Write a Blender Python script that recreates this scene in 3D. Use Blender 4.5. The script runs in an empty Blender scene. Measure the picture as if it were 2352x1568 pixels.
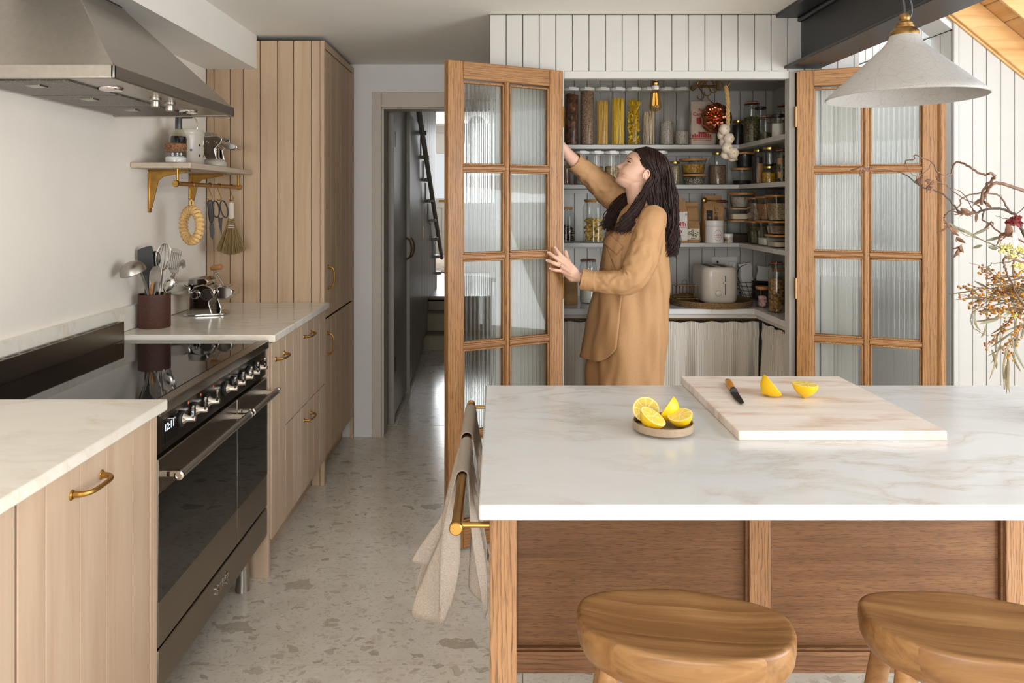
import bpy, bmesh, math, random
from math import pi, sin, cos, radians as R, sqrt, atan2, exp
from mathutils import Vector as V, Matrix, noise as mnoise
random.seed(7)
SC = bpy.context.scene
COL = SC.collection
# ---------------------------------------------------------------- camera
F, H, CX, CY = 1650.0, 1.42, 1140.0, 465.0      # shift-lens photograph: focal length in px, eye height, vanishing point
cd = bpy.data.cameras.new('camera'); cam = bpy.data.objects.new('camera', cd); COL.objects.link(cam)
cam.location = (0, 0, H); cam.rotation_euler = (pi/2, 0, 0)
cd.sensor_width = 36; cd.lens = 36*F/2352
cd.shift_x = (1176-CX)/2352; cd.shift_y = -(784-CY)/2352
cd.clip_start = .05; cd.clip_end = 200
SC.camera = cam
# ---------------------------------------------------------------- light
SC.view_settings.view_transform = 'Standard'; SC.view_settings.look = 'None'
SC.view_settings.gamma = 1; SC.view_settings.use_curve_mapping = False
SC.view_settings.exposure = -0.13
SC.cycles.max_bounces = 8; SC.cycles.diffuse_bounces = 4; SC.cycles.glossy_bounces = 3
SC.cycles.transmission_bounces = 8; SC.cycles.transparent_max_bounces = 24
SC.cycles.caustics_reflective = False; SC.cycles.sample_clamp_indirect = 6
w = bpy.data.worlds.new('sky'); SC.world = w; w.use_nodes = True
w.node_tree.nodes['Background'].inputs[0].default_value = (.93, .96, 1, 1)
w.node_tree.nodes['Background'].inputs[1].default_value = 1.0
def area(name, loc, target, sx, sy, power, col=(1, 1, 1)):
    d = bpy.data.lights.new(name, 'AREA'); d.shape = 'RECTANGLE'; d.size = sx; d.size_y = sy
    d.energy = power; d.color = col
    o = bpy.data.objects.new(name, d); COL.objects.link(o); o.location = loc
    o.rotation_euler = (V(target)-V(loc)).to_track_quat('-Z', 'Y').to_euler(); return o
area('daylight_roof_window', (2.7, 1.0, 1.9), (-1.4, 1.6, 1.25), 2.0, 1.6, 36, (.84, .94, 1))
area('added_floor_fill', (2.35, -.7, 2.4), (-.6, 1.6, 0), 1.6, 1.4, 45, (.95, .98, 1))  # added fill, an invented second roof opening that brightens the near floor
area('daylight_garden_doors', (-.3, -4.35, 1.2), (-.45, 2.5, 1.35), 2.2, 2.2, 185, (.96, .985, 1))
area('added_right_fill', (2.98, .55, 1.0), (-1.4, 1.2, 1.3), 2.2, 1.45, 125, (.93, .97, 1))  # added fill for the left wall; the wall behind it has no window
area('daylight_alcove_roof_window', (1.8, 3.85, 3.1), (1.8, 3.85, 0), .4, .8, 40, (.84, .93, 1))
area('daylight_front_door', (-.5, 13.2, 2.2), (-.5, 7, .8), 1.6, 1.6, 110, (.95, .98, 1))
# ---------------------------------------------------------------- helpers
def PX(px, Y): return (px-CX)*Y/F
def PZ(py, Y): return H-(py-CY)*Y/F
def P(px, py, Y): return V((PX(px, Y), Y, PZ(py, Y)))
def s2l(c):
    c = c/255
    return c/12.92 if c <= .04045 else ((c+.055)/1.055)**2.4
def C(r, g, b, a=1): return (s2l(r), s2l(g), s2l(b), a)
ORG = {}
class MB:
    def __init__(s): s.v = []; s.f = []
    def add(s, vs, fs, mx=None):
        n = len(s.v)
        s.v += [V(p) if mx is None else mx @ V(p) for p in vs]
        s.f += [tuple(i+n for i in f) for f in fs]; return s
    def box(s, x0, x1, y0, y1, z0, z1, mx=None):
        vs = [(x, y, z) for z in (z0, z1) for y in (y0, y1) for x in (x0, x1)]
        return s.add(vs, [(0, 2, 3, 1), (4, 5, 7, 6), (0, 1, 5, 4), (2, 6, 7, 3), (0, 4, 6, 2), (1, 3, 7, 5)], mx)
    def loft(s, rings, cap=True, closed=True, mx=None, wrap=False):
        n = len(rings[0]); vs = [p for r in rings for p in r]; fs = []
        m = len(rings)
        for i in range(m if wrap else m-1):
            for j in range(n if closed else n-1):
                a, b = i*n+j, i*n+(j+1) % n
                i2 = (i+1) % m
                fs.append((a, b, i2*n+(j+1) % n, i2*n+j))
        if cap and not wrap:
            fs.append(tuple(range(n-1, -1, -1))); fs.append(tuple(range((m-1)*n, m*n)))
        return s.add(vs, fs, mx)
    def lathe(s, prof, c=(0, 0, 0), seg=24, mx=None, cap=True):
        c = V(c)
        rings = [[c+V((r*cos(2*pi*k/seg), r*sin(2*pi*k/seg), z)) for k in range(seg)] for r, z in prof]
        return s.loft(rings, cap, True, mx)
    def tube(s, pts, r, seg=8, closed=False, cap=True, mx=None, flat=1.0):
        pts = [V(p) for p in pts]; n = len(pts)
        rr = r if isinstance(r, (list, tuple)) else [r]*n
        tg = []
        for i in range(n):
            a = pts[i-1] if (closed or i > 0) else pts[i]
            b = pts[(i+1) % n] if (closed or i < n-1) else pts[i]
            t = b-a
            tg.append(t.normalized() if t.length > 1e-9 else V((0, 0, 1)))
        up = V((0, 0, 1)) if abs(tg[0].z) < .9 else V((0, 1, 0))
        u = (up-tg[0]*up.dot(tg[0])).normalized(); rings = []
        for i in range(n):
            u = u-tg[i]*u.dot(tg[i])
            u = u.normalized() if u.length > 1e-6 else tg[i].orthogonal().normalized()
            w_ = tg[i].cross(u)
            rings.append([pts[i]+(u*cos(2*pi*k/seg)*flat+w_*sin(2*pi*k/seg))*rr[i] for k in range(seg)])
        return s.loft(rings, cap, True, mx, closed)
    def prism(s, poly, z0, z1, mx=None):            # poly in local XY, extruded along Z
        n = len(poly)
        return s.loft([[V((p[0], p[1], z0)) for p in poly], [V((p[0], p[1], z1)) for p in poly]], True, True, mx)
    def sphere(s, c, r, seg=12, rings=8, sc=(1, 1, 1), mx=None):
        c = V(c); m = []
        for i in range(1, rings):
            t = pi*i/rings
            m.append([c+V((r*sc[0]*sin(t)*cos(2*pi*k/seg), r*sc[1]*sin(t)*sin(2*pi*k/seg), -r*sc[2]*cos(t))) for k in range(seg)])
        return s.loft(m, True, True, mx)
    def grid(s, fn, nu, nv, mx=None):
        vs = [fn(i/nu, j/nv) for i in range(nu+1) for j in range(nv+1)]
        fs = [(i*(nv+1)+j, (i+1)*(nv+1)+j, (i+1)*(nv+1)+j+1, i*(nv+1)+j+1) for i in range(nu) for j in range(nv)]
        return s.add(vs, fs, mx)
    def build(s, name, mat, parent=None, bev=0, seg=2, ang=38, smooth=True, kind=None, label=None, solid=0, sub=0):
        me = bpy.data.meshes.new(name)
        if parent is not None: org = ORG[parent]
        else:
            xs = [p.x for p in s.v]; ys = [p.y for p in s.v]; zs = [p.z for p in s.v]
            org = V(((min(xs)+max(xs))/2, (min(ys)+max(ys))/2, min(zs)))
        me.from_pydata([p-org for p in s.v], [], s.f); me.update()
        bm = bmesh.new(); bm.from_mesh(me)
        bmesh.ops.recalc_face_normals(bm, faces=bm.faces)
        for f in bm.faces: f.smooth = smooth
        if smooth:
            a = R(ang)
            for e in bm.edges:
                if len(e.link_faces) == 2 and e.calc_face_angle(0) > a: e.smooth = False
        bm.to_mesh(me); bm.free()
        o = bpy.data.objects.new(name, me); COL.objects.link(o); ORG[o] = org
        if parent is not None: o.parent = parent
        else: o.location = org
        me.materials.append(mat)
        if solid:
            m = o.modifiers.new('s', 'SOLIDIFY'); m.thickness = solid; m.offset = 0
        if sub:
            m = o.modifiers.new('u', 'SUBSURF'); m.levels = m.render_levels = sub
        if bev:
            m = o.modifiers.new('b', 'BEVEL'); m.width = bev; m.segments = seg; m.limit_method = 'ANGLE'; m.angle_limit = R(50)
            m.harden_normals = False
        if kind: o['kind'] = kind
        if label: o['label'] = label
        return o
def thing(name, label, cat, loc=(0, 0, 0), group=None):
    o = bpy.data.objects.new(name, None); COL.objects.link(o); o.location = loc; o.empty_display_size = .05
    o['label'] = label; o['category'] = cat
    if group: o['group'] = group
    ORG[o] = V(loc); return o
def tag(o, label, cat, group=None):
    o['label'] = label; o['category'] = cat
    if group: o['group'] = group
    return o
def struct(o): o['kind'] = 'structure'; return o
def sempty(name, loc=(0, 0, 0)):
    o = bpy.data.objects.new(name, None); COL.objects.link(o); o.location = loc; o['kind'] = 'structure'; ORG[o] = V(loc); return o
def dup(root, loc=None, rz=None, label=None):
    def cp(o, par):
        c = o.copy(); COL.objects.link(c); ORG[c] = ORG[o]
        if par is not None: c.parent = par
        for ch in o.children: cp(ch, c)
        return c
    r = cp(root, None)
    if loc is not None: r.location = loc
    if rz is not None: r.rotation_euler = (0, 0, rz)
    if label: r['label'] = label
    return r
def text(body, size, mat, parent, loc, rot, name='lettering', ext=.0002, align='CENTER', sx=1, bold=0):
    c = bpy.data.curves.new(name, 'FONT'); c.body = body; c.size = size; c.extrude = ext; c.align_x = align; c.align_y = 'CENTER'
    c.offset = bold
    o = bpy.data.objects.new(name, c); COL.objects.link(o); c.materials.append(mat)
    bpy.context.view_layer.update()
    me = bpy.data.meshes.new_from_object(o.evaluated_get(bpy.context.evaluated_depsgraph_get())); bpy.data.objects.remove(o)
    o = bpy.data.objects.new(name, me); COL.objects.link(o); o['kind'] = 'stuff' if len(body) > 12 else 'thing'
    if o['kind'] == 'thing': del o['kind']
    o.parent = parent; o.location = V(loc)-ORG[parent]; o.rotation_euler = rot; o.scale = (sx, 1, 1); ORG[o] = V(loc); return o
def spline(pts, n=6):
    pts = [V(p) for p in pts]; out = []
    for i in range(len(pts)-1):
        p0, p1, p2, p3 = pts[max(i-1, 0)], pts[i], pts[i+1], pts[min(i+2, len(pts)-1)]
        for k in range(n):
            t = k/n
            out.append(.5*((2*p1)+(p2-p0)*t+(2*p0-5*p1+4*p2-p3)*t*t+(3*p1-p0-3*p2+p3)*t**3))
    out.append(pts[-1]); return out
def interp(tab, x):
    if x <= tab[0][0]: return tab[0][1]
    for (a, b), (c, d) in zip(tab, tab[1:]):
        if x <= c:
            t = (x-a)/(c-a); return b+(d-b)*t
    return tab[-1][1]
def rrect(w, h, r, n=5):       # rounded rectangle outline centred at 0
    o = []
    for cx, cy, a0 in ((w/2-r, h/2-r, 0), (-w/2+r, h/2-r, pi/2), (-w/2+r, -h/2+r, pi), (w/2-r, -h/2+r, 3*pi/2)):
        for k in range(n+1):
            a = a0+pi/2*k/n; o.append((cx+r*cos(a), cy+r*sin(a)))
    return o
# ---------------------------------------------------------------- materials
class NT:
    def __init__(s, name):
        m = bpy.data.materials.new(name); m.use_nodes = True; s.m = m; s.t = m.node_tree; s.n = s.t.nodes; s.l = s.t.links
        s.b = s.n['Principled BSDF']; s.out = s.n['Material Output']
    def nd(s, typ, **kw):
        n = s.n.new('ShaderNode'+typ)
        for k, v in kw.items():
            if k[0] == '_': n.inputs[int(k[1:])].default_value = v
            elif hasattr(n, k) and not k.isupper(): setattr(n, k, v)
        return n
    def link(s, a, b): s.l.new(a, b)
    def obj(s, scale=(1, 1, 1), rnd=0, rot=(0, 0, 0)):
        tc = s.nd('TexCoord'); mp = s.nd('Mapping'); mp.inputs['Scale'].default_value = scale; mp.inputs['Rotation'].default_value = rot
        s.link(tc.outputs['Object'], mp.inputs['Vector'])
        if rnd:
            oi = s.nd('ObjectInfo'); ml = s.nd('Math', operation='MULTIPLY'); ml.inputs[1].default_value = rnd
            s.link(oi.outputs['Random'], ml.inputs[0]); s.link(ml.outputs[0], mp.inputs['Location'])
        return mp.outputs[0]
    def noise(s, vec, scale, detail=4, rough=.55, dist=0):
        n = s.nd('TexNoise'); n.inputs['Scale'].default_value = scale; n.inputs['Detail'].default_value = detail
        n.inputs['Roughness'].default_value = rough; n.inputs['Distortion'].default_value = dist
        if vec is not None: s.link(vec, n.inputs['Vector'])
        return n.outputs['Fac']
    def ramp(s, fac, stops, interp='LINEAR'):
        r = s.nd('ValToRGB'); e = r.color_ramp; e.interpolation = interp
        while len(e.elements) < len(stops): e.elements.new(.5)
        for el, (p, c) in zip(e.elements, stops):
            el.position = p; el.color = c if len(c) == 4 else (*c, 1)
        s.link(fac, r.inputs[0]); return r.outputs[0]
    def mix(s, fac, a, b, blend='MIX'):
        n = s.nd('Mix', data_type='RGBA', blend_type=blend)
        for i, x in ((0, fac), (6, a), (7, b)):
            if isinstance(x, (int, float)): n.inputs[i].default_value = x
            elif isinstance(x, tuple): n.inputs[i].default_value = x
            else: s.link(x, n.inputs[i])
        return n.outputs[2]
    def bump(s, h, strength=.2, dist=.002):
        n = s.nd('Bump'); n.inputs['Strength'].default_value = strength; n.inputs['Distance'].default_value = dist
        s.link(h, n.inputs['Height']); s.link(n.outputs[0], s.b.inputs['Normal'])
    def col(s, c):
        if isinstance(c, tuple): s.b.inputs['Base Color'].default_value = c
        else: s.link(c, s.b.inputs['Base Color'])
    def set(s, rough=None, metal=None, spec=None, coat=None):
        if rough is not None: s.b.inputs['Roughness'].default_value = rough
        if metal is not None: s.b.inputs['Metallic'].default_value = metal
        if spec is not None: s.b.inputs['Specular IOR Level'].default_value = spec
        if coat is not None: s.b.inputs['Coat Weight'].default_value = coat
        return s.m
    def vary(s, c, lo=.92, hi=1.08, hue=0):       # per-object brightness
        oi = s.nd('ObjectInfo'); mr = s.nd('MapRange'); mr.inputs['To Min'].default_value = lo; mr.inputs['To Max'].default_value = hi
        s.link(oi.outputs['Random'], mr.inputs['Value'])
        h = s.nd('HueSaturation'); s.link(mr.outputs[0], h.inputs['Value'])
        if isinstance(c, tuple): h.inputs['Color'].default_value = c
        else: s.link(c, h.inputs['Color'])
        return h.outputs[0]
def plain(name, c, rough=.5, metal=0, var=.06, scale=30, bump=0, spec=None, coat=None, bscale=None):
    t = NT(name); v = t.obj()
    n = t.noise(v, scale, 4)
    d = tuple(x*(1-var) for x in c[:3])+(1,); e = tuple(min(1, x*(1+var)) for x in c[:3])+(1,)
    t.col(t.ramp(n, [(.3, d), (.7, e)]))
    if bump: t.bump(n if bscale is None else t.noise(v, bscale, 5), bump)
    return t.set(rough, metal, spec, coat)
def wood(name, base, dark, pale, axis='Z', rough=.5, lines=0., k=1., vary=.1, ring=6., bump=.15, coat=None, pores=0.):
    t = NT(name)
    a = 'XYZ'.index(axis)
    sc = [22*k]*3; sc[a] = 1.6*k
    v = t.obj(tuple(sc), rnd=37)
    n = t.noise(v, 1, 6, .6, .6)
    c = t.ramp(n, [(.25, dark), (.5, base), (.78, pale)])
    sc2 = [140*k]*3; sc2[a] = 5*k
    fine = t.noise(t.obj(tuple(sc2), rnd=11), 1, 2, .5)
    c = t.mix(.25, c, t.ramp(fine, [(.35, dark), (.6, pale)]), 'MULTIPLY')
    if lines:
        sc3 = [1*k]*3; sc3[a] = .13*k
        wv = t.nd('TexWave', wave_type='RINGS', rings_direction=axis, wave_profile='SAW')
        wv.inputs['Scale'].default_value = ring; wv.inputs['Distortion'].default_value = 7
        wv.inputs['Detail'].default_value = 3; wv.inputs['Detail Scale'].default_value = 1.1
        t.link(t.obj(tuple(x*3 for x in sc3), rnd=23), wv.inputs['Vector'])
        m = t.ramp(wv.outputs['Fac'], [(0, (0, 0, 0)), (.62, (.05,)*3), (.86, (.75,)*3), (1, (1,)*3)])
        sc4 = [260*k]*3; sc4[a] = 14*k
        pr = t.ramp(t.noise(t.obj(tuple(sc4), rnd=5), 1, 2), [(.42, (0, 0, 0)), (.55, (1, 1, 1))])
        mm = t.mix(1., m, pr, 'MULTIPLY'); mm = t.mix(.45, mm, m)
        mu = t.nd('Math', operation='MULTIPLY'); mu.inputs[1].default_value = lines
        t.link(mm, mu.inputs[0])
        c = t.mix(mu.outputs[0], c, tuple(x*.32 for x in dark[:3])+(1,))
    if pores:
        sc5 = [330*k]*3; sc5[a] = 22*k
        pm = t.ramp(t.noise(t.obj(tuple(sc5), rnd=3), 1, 3, .6), [(.53, (0, 0, 0)), (.66, (pores,)*3)])
        c = t.mix(pm, c, tuple(x*.38 for x in dark[:3])+(1,))
    t.col(t.vary(c, 1-vary, 1+vary) if vary else c)
    if bump: t.bump(fine, bump, .001)
    return t.set(rough, 0, .4, coat)
def marble(name, base, vein, rough=.22):
    t = NT(name); v = t.obj((1, 1, 1))
    ds = t.nd('VectorMath', operation='ADD')
    nz = t.nd('TexNoise'); nz.inputs['Scale'].default_value = 1.3; nz.inputs['Detail'].default_value = 5
    t.link(v, nz.inputs['Vector']); sc = t.nd('VectorMath', operation='SCALE'); sc.inputs['Scale'].default_value = .45
    t.link(nz.outputs['Color'], sc.inputs[0]); t.link(v, ds.inputs[0]); t.link(sc.outputs[0], ds.inputs[1])
    mp = t.nd('Mapping'); mp.inputs['Scale'].default_value = (1.1, 3.6, 3); mp.inputs['Rotation'].default_value = (0, 0, .22)
    t.link(ds.outputs[0], mp.inputs['Vector'])
    n = t.noise(mp.outputs[0], 1.6, 7, .6)
    ab = t.nd('Math', operation='SUBTRACT'); ab.inputs[1].default_value = .5; t.link(n, ab.inputs[0])
    ab2 = t.nd('Math', operation='ABSOLUTE'); t.link(ab.outputs[0], ab2.inputs[0])
    m = t.ramp(ab2.outputs[0], [(0, (.55,)*3), (.008, (.3,)*3), (.05, (0, 0, 0))])
    br = t.ramp(t.noise(v, 2.3, 3), [(.36, (0, 0, 0)), (.56, (1, 1, 1))])
    m = t.mix(1., m, br, 'MULTIPLY')
    cl = t.ramp(t.noise(mp.outputs[0], 2.2, 5), [(.3, tuple(.94*x for x in base[:3])), (.65, base)])
    t.col(t.mix(m, cl, vein)); return t.set(rough, 0, .5)
def metal(name, c, rough=.3, streak=None, amt=.12):
    t = NT(name); sc = streak or (8, 8, 8)
    n = t.noise(t.obj(sc), 1, 4)
    t.col(t.ramp(n, [(.3, tuple(x*(1-amt) for x in c[:3])), (.7, tuple(min(1, x*(1+amt)) for x in c[:3]))]))
    r = t.nd('MapRange'); r.inputs['To Min'].default_value = rough*.8; r.inputs['To Max'].default_value = rough*1.25
    t.link(n, r.inputs['Value']); t.link(r.outputs[0], t.b.inputs['Roughness'])
    return t.set(None, 1)
def glassy(name, tint=(.965, .975, .97, 1), refl=1.3, ior=1.5, body=None):
    t = NT(name); t.n.remove(t.b)
    tr = t.nd('BsdfTransparent'); tr.inputs[0].default_value = tint
    gl = t.nd('BsdfGlossy'); gl.inputs['Roughness'].default_value = .03
    fr = t.nd('Fresnel'); fr.inputs['IOR'].default_value = ior
    mu = t.nd('Math', operation='MULTIPLY'); mu.inputs[1].default_value = refl
    ge = t.nd('NewGeometry'); iv = t.nd('Math', operation='SUBTRACT'); iv.inputs[0].default_value = 1; t.link(ge.outputs['Backfacing'], iv.inputs[1])
    m0 = t.nd('Math', operation='MULTIPLY'); t.link(fr.outputs[0], m0.inputs[0]); t.link(iv.outputs[0], m0.inputs[1]); t.link(m0.outputs[0], mu.inputs[0])
    mx = t.nd('MixShader'); t.link(mu.outputs[0], mx.inputs[0]); t.link(tr.outputs[0], mx.inputs[1]); t.link(gl.outputs[0], mx.inputs[2])
    t.link(mx.outputs[0], t.out.inputs['Surface']); return t.m
def reeded(name):
    t = NT(name); t.n.remove(t.b)
    tr = t.nd('BsdfTransparent'); tr.inputs[0].default_value = (.95, .97, .96, 1)
    gl = t.nd('BsdfGlass'); gl.inputs['Roughness'].default_value = .02; gl.inputs['IOR'].default_value = 1.45
    gl.inputs['Color'].default_value = (.97, .985, .98, 1)
    mx = t.nd('MixShader'); mx.inputs[0].default_value = .62
    t.link(tr.outputs[0], mx.inputs[1]); t.link(gl.outputs[0], mx.inputs[2]); t.link(mx.outputs[0], t.out.inputs['Surface']); return t.m
def grains(name, cols, scale=180, rough=.7, stretch=(1, 1, 1), bump=.5):
    t = NT(name); vo = t.nd('TexVoronoi'); vo.inputs['Scale'].default_value = scale
    t.link(t.obj(stretch), vo.inputs['Vector'])
    sx = t.nd('SeparateColor'); t.link(vo.outputs['Color'], sx.inputs[0])
    n = len(cols)
    c = t.ramp(sx.outputs[0], [((i+.5)/n, x) for i, x in enumerate(cols)])
    d = t.ramp(vo.outputs['Distance'], [(0, (1, 1, 1)), (.75, (.42,)*3)])
    t.col(t.mix(1., c, d, 'MULTIPLY')); t.bump(vo.outputs['Distance'], -bump, .002)
    return t.set(rough)
def emit(name, c, s):
    t = NT(name); t.col((0, 0, 0, 1)); t.b.inputs['Emission Color'].default_value = c; t.b.inputs['Emission Strength'].default_value = s
    return t.set(.6)
def terrazzo(name):
    t = NT(name); v = t.obj((1, 1, 1), rnd=13)
    ad = v
    for ns, am in ((9, .09), (40, .022)):
        nz = t.nd('TexNoise'); nz.inputs['Scale'].default_value = ns; nz.inputs['Detail'].default_value = 3
        t.link(v, nz.inputs['Vector']); sc = t.nd('VectorMath', operation='SCALE'); sc.inputs['Scale'].default_value = am
        t.link(nz.outputs['Color'], sc.inputs[0]); a2 = t.nd('VectorMath', operation='ADD'); t.link(ad, a2.inputs[0]); t.link(sc.outputs[0], a2.inputs[1]); ad = a2.outputs[0]
    c = t.ramp(t.noise(v, 9, 5), [(.3, C(222, 212, 197)), (.7, C(235, 227, 215))])
    for scale, thr, rad, k, stops in ((7.5, .84, .30, .6, [C(150, 134, 112), C(178, 164, 142), C(124, 114, 98), C(190, 172, 146)]),
                                   (17, .74, .30, .55, [C(168, 150, 124), C(196, 184, 164), C(228, 222, 212), C(146, 132, 112)]),
                                   (42, .62, .34, .5, [C(180, 164, 138), C(232, 227, 218), C(156, 142, 122), C(205, 192, 172)]),
                                   (90, .6, .38, .4, [C(190, 175, 150), C(232, 227, 218), C(166, 152, 130), C(210, 198, 180)])):
        vo = t.nd('TexVoronoi', distance='CHEBYCHEV'); vo.inputs['Scale'].default_value = scale
        mp = t.nd('Mapping'); mp.inputs['Scale'].default_value = (1, 1.7, 1); mp.inputs['Rotation'].default_value = (0, 0, scale)
        t.link(ad, mp.inputs['Vector']); t.link(mp.outputs[0], vo.inputs['Vector'])
        sp = t.nd('SeparateColor'); t.link(vo.outputs['Color'], sp.inputs[0])
        g = t.nd('Math', operation='GREATER_THAN'); g.inputs[1].default_value = thr; t.link(sp.outputs[0], g.inputs[0])
        rv = t.nd('MapRange'); rv.inputs['To Min'].default_value = rad*.4; rv.inputs['To Max'].default_value = rad*1.5; t.link(sp.outputs[2], rv.inputs['Value'])
        lt = t.nd('Math', operation='LESS_THAN'); t.link(vo.outputs['Distance'], lt.inputs[0]); t.link(rv.outputs[0], lt.inputs[1])
        m = t.mix(1., g.outputs[0], lt.outputs[0], 'MULTIPLY')
        cc = t.ramp(sp.outputs[1], [((i+.5)/len(stops), x) for i, x in enumerate(stops)])
        sm = t.nd('Math', operation='MULTIPLY'); sm.inputs[1].default_value = k; t.link(m, sm.inputs[0])
        c = t.mix(sm.outputs[0], c, cc)
    t.col(t.vary(c, .98, 1.02)); return t.set(.16, 0, .5)
def crackle(name):
    t = NT(name); v = t.obj()
    nz = t.nd('TexNoise'); nz.inputs['Scale'].default_value = 20; t.link(v, nz.inputs['Vector'])
    sc = t.nd('VectorMath', operation='SCALE'); sc.inputs['Scale'].default_value = .02; t.link(nz.outputs['Color'], sc.inputs[0])
    ad = t.nd('VectorMath', operation='ADD'); t.link(v, ad.inputs[0]); t.link(sc.outputs[0], ad.inputs[1])
    ms = []
    for s_, w_ in ((26, .012), (62, .02)):
        vo = t.nd('TexVoronoi', feature='DISTANCE_TO_EDGE'); vo.inputs['Scale'].default_value = s_; t.link(ad.outputs[0], vo.inputs['Vector'])
        ms.append(t.ramp(vo.outputs['Distance'], [(0, (1, 1, 1)), (w_, (0, 0, 0))]))
    k = t.mix(1., ms[0], ms[1], 'LIGHTEN'); mu = t.nd('Math', operation='MULTIPLY'); mu.inputs[1].default_value = .4; t.link(k, mu.inputs[0])
    t.col(t.mix(mu.outputs[0], C(164, 161, 158), C(96, 91, 86))); return t.set(.35)
M = {}
M['plaster'] = plain('plaster', C(240, 232, 222), .75, var=.025, scale=3, bump=.06, bscale=26)
M['ceiling'] = plain('ceiling_plaster', C(238, 234, 227), .8, var=.02, scale=3, bump=.05, bscale=20)
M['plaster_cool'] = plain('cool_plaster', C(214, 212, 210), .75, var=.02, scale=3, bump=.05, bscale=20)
M['board'] = plain('painted_board', C(192, 189, 184), .55, var=.02, scale=6, bump=.03)
M['pantry'] = plain('pantry_paint', C(192, 188, 182), .5, var=.02, scale=6)
M['dark'] = plain('shadow_gap', C(60, 52, 44), .9)
M['pale'] = wood('pale_beech', C(207, 184, 161), C(194, 167, 142), C(215, 195, 173), 'Z', .5, 0, .8, .055, bump=.08)
M['sawn'] = wood('sawn_pale_wood', C(200, 175, 147), C(187, 160, 131), C(210, 187, 160), 'Z', .6, 0, .8, .05, bump=.1)
M['oak'] = wood('golden_oak', C(174, 128, 79), C(146, 101, 58), C(192, 148, 98), 'Z', .42, .8, 1, .05, 12, pores=.45)
M['oakx'] = wood('golden_oak_rail', C(170, 124, 76), C(142, 97, 56), C(188, 144, 95), 'X', .42, .8, 1, .05, 12, pores=.45)
M['oak_leg'] = wood('oak_leg', C(172, 130, 90), C(146, 105, 70), C(188, 148, 108), 'Z', .5, .9, 1.2, 0, 16, pores=.4)
M['oak_panel'] = wood('oak_veneer', C(128, 90, 57), C(106, 70, 42), C(146, 106, 70), 'X', .45, .3, 1.5, .03, 9, pores=.75)
M['oak_rail'] = wood('oak_rail', C(142, 102, 69), C(116, 80, 52), C(158, 117, 82), 'X', .5, .8, 1, 0, 12, pores=.5)
M['stool'] = wood('stool_oak', C(180, 138, 92), C(158, 114, 70), C(196, 156, 110), 'X', .4, .3, .7, .05, 8)
M['pine'] = wood('pine', C(226, 184, 128), C(206, 156, 98), C(238, 204, 154), 'X', .55, .25, .6, .06, 5)
M['piney'] = wood('pine_plank', C(224, 182, 128), C(204, 156, 98), C(236, 202, 154), 'Y', .55, .2, .6, .08, 5)
M['marble'] = marble('island_marble', C(214, 214, 214), C(180, 164, 146), .2)
M['marble2'] = marble('counter_marble', C(240, 234, 223), C(208, 188, 150), .18)
M['terrazzo'] = terrazzo('terrazzo')
M['grout'] = plain('grout', C(168, 154, 134), .8)
M['steel'] = metal('brushed_steel', C(176, 170, 162), .34, (60, 2, 60), .06)
M['steel_r'] = metal('range_steel', C(138, 128, 116), .3, (60, 2, 60), .05)
M['steel_d'] = metal('dark_steel', C(92, 86, 80), .3, (40, 2, 40))
M['chrome'] = metal('chrome', C(205, 202, 198), .08)
M['brass'] = metal('aged_brass', C(176, 136, 72), .32, (20, 20, 20), .18)
M['brassd'] = metal('antique_brass', C(136, 104, 62), .4, (20, 20, 20), .2)
M['copper'] = metal('copper', C(186, 112, 78), .22, (14, 14, 14), .2)
t = NT('black_glass'); t.col((.004, .004, .004, 1)); M['blackglass'] = t.set(.03, 0, .5)
M['black'] = plain('black_plastic', C(32, 31, 30), .45)
M['graph'] = plain('graphite_silicone', C(62, 64, 66), .6)
M['beam'] = plain('black_steel_paint', C(44, 44, 46), .4, var=.1, scale=12)
M['greige'] = plain('greige_paint', C(186, 175, 161), .5, var=.02)
M['hall'] = plain('hall_grey_paint', C(146, 138, 128), .4, var=.03, scale=5)
M['glass'] = glassy('clear_glass'); M['plastic'] = glassy('clear_plastic', (.965, .965, .96, 1), .8, 1.42)
M['bottle'] = glassy('bottle_glass', (.86, .87, .8, 1), 1.6); M['amber'] = glassy('amber_glass', (.95, .8, .5, 1), 1, 1.5)
M['reeded'] = reeded('reeded_glass')
M['white'] = plain('white_plastic', C(226, 222, 216), .4, var=.02)
M['cream'] = plain('cream_enamel', C(196, 186, 173), .35, var=.02, coat=.2)
M['crackle'] = crackle('crackle_glaze')
M['cotton'] = plain('unbleached_cloth', C(206, 190, 174), .9, var=.06, scale=60, bump=.3, bscale=300)
M['kraft'] = plain('kraft_paper', C(176, 134, 88), .8, var=.1, scale=14, bump=.3, bscale=20)
M['paper'] = plain('white_paper', C(226, 220, 214), .7, var=.04, scale=10)
M['red'] = plain('red_ink', C(176, 44, 44), .7); M['ink'] = plain('dark_ink', C(36, 34, 38), .7); M['green'] = plain('leaf_ink', C(84, 104, 66), .7)
M['cork'] = grains('cork', [C(176, 120, 76), C(150, 96, 58), C(112, 68, 40), C(190, 136, 90)], 260)
M['rope'] = plain('rope', C(196, 160, 104), .85, var=.3, scale=120, bump=.5)
M['straw'] = plain('straw', C(216, 176, 116), .8, var=.22, scale=110, bump=.4)
M['jute'] = grains('jute', [C(150, 116, 74), C(122, 92, 56), C(172, 138, 92)], 300, .9)
M['lidwood'] = wood('lid_wood', C(190, 138, 84), C(160, 108, 60), C(206, 158, 104), 'X', .5, .2, 1, .08)
M['rust'] = grains('rusty_glaze', [C(92, 48, 32), C(74, 40, 28), C(112, 62, 42), C(84, 46, 34)], 420, .6, (1, 1, 1), .3)
# ================================================================ SETTING
XW, ZC, YW, YF = -1.457, 2.256, 4.355, 3.186
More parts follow.
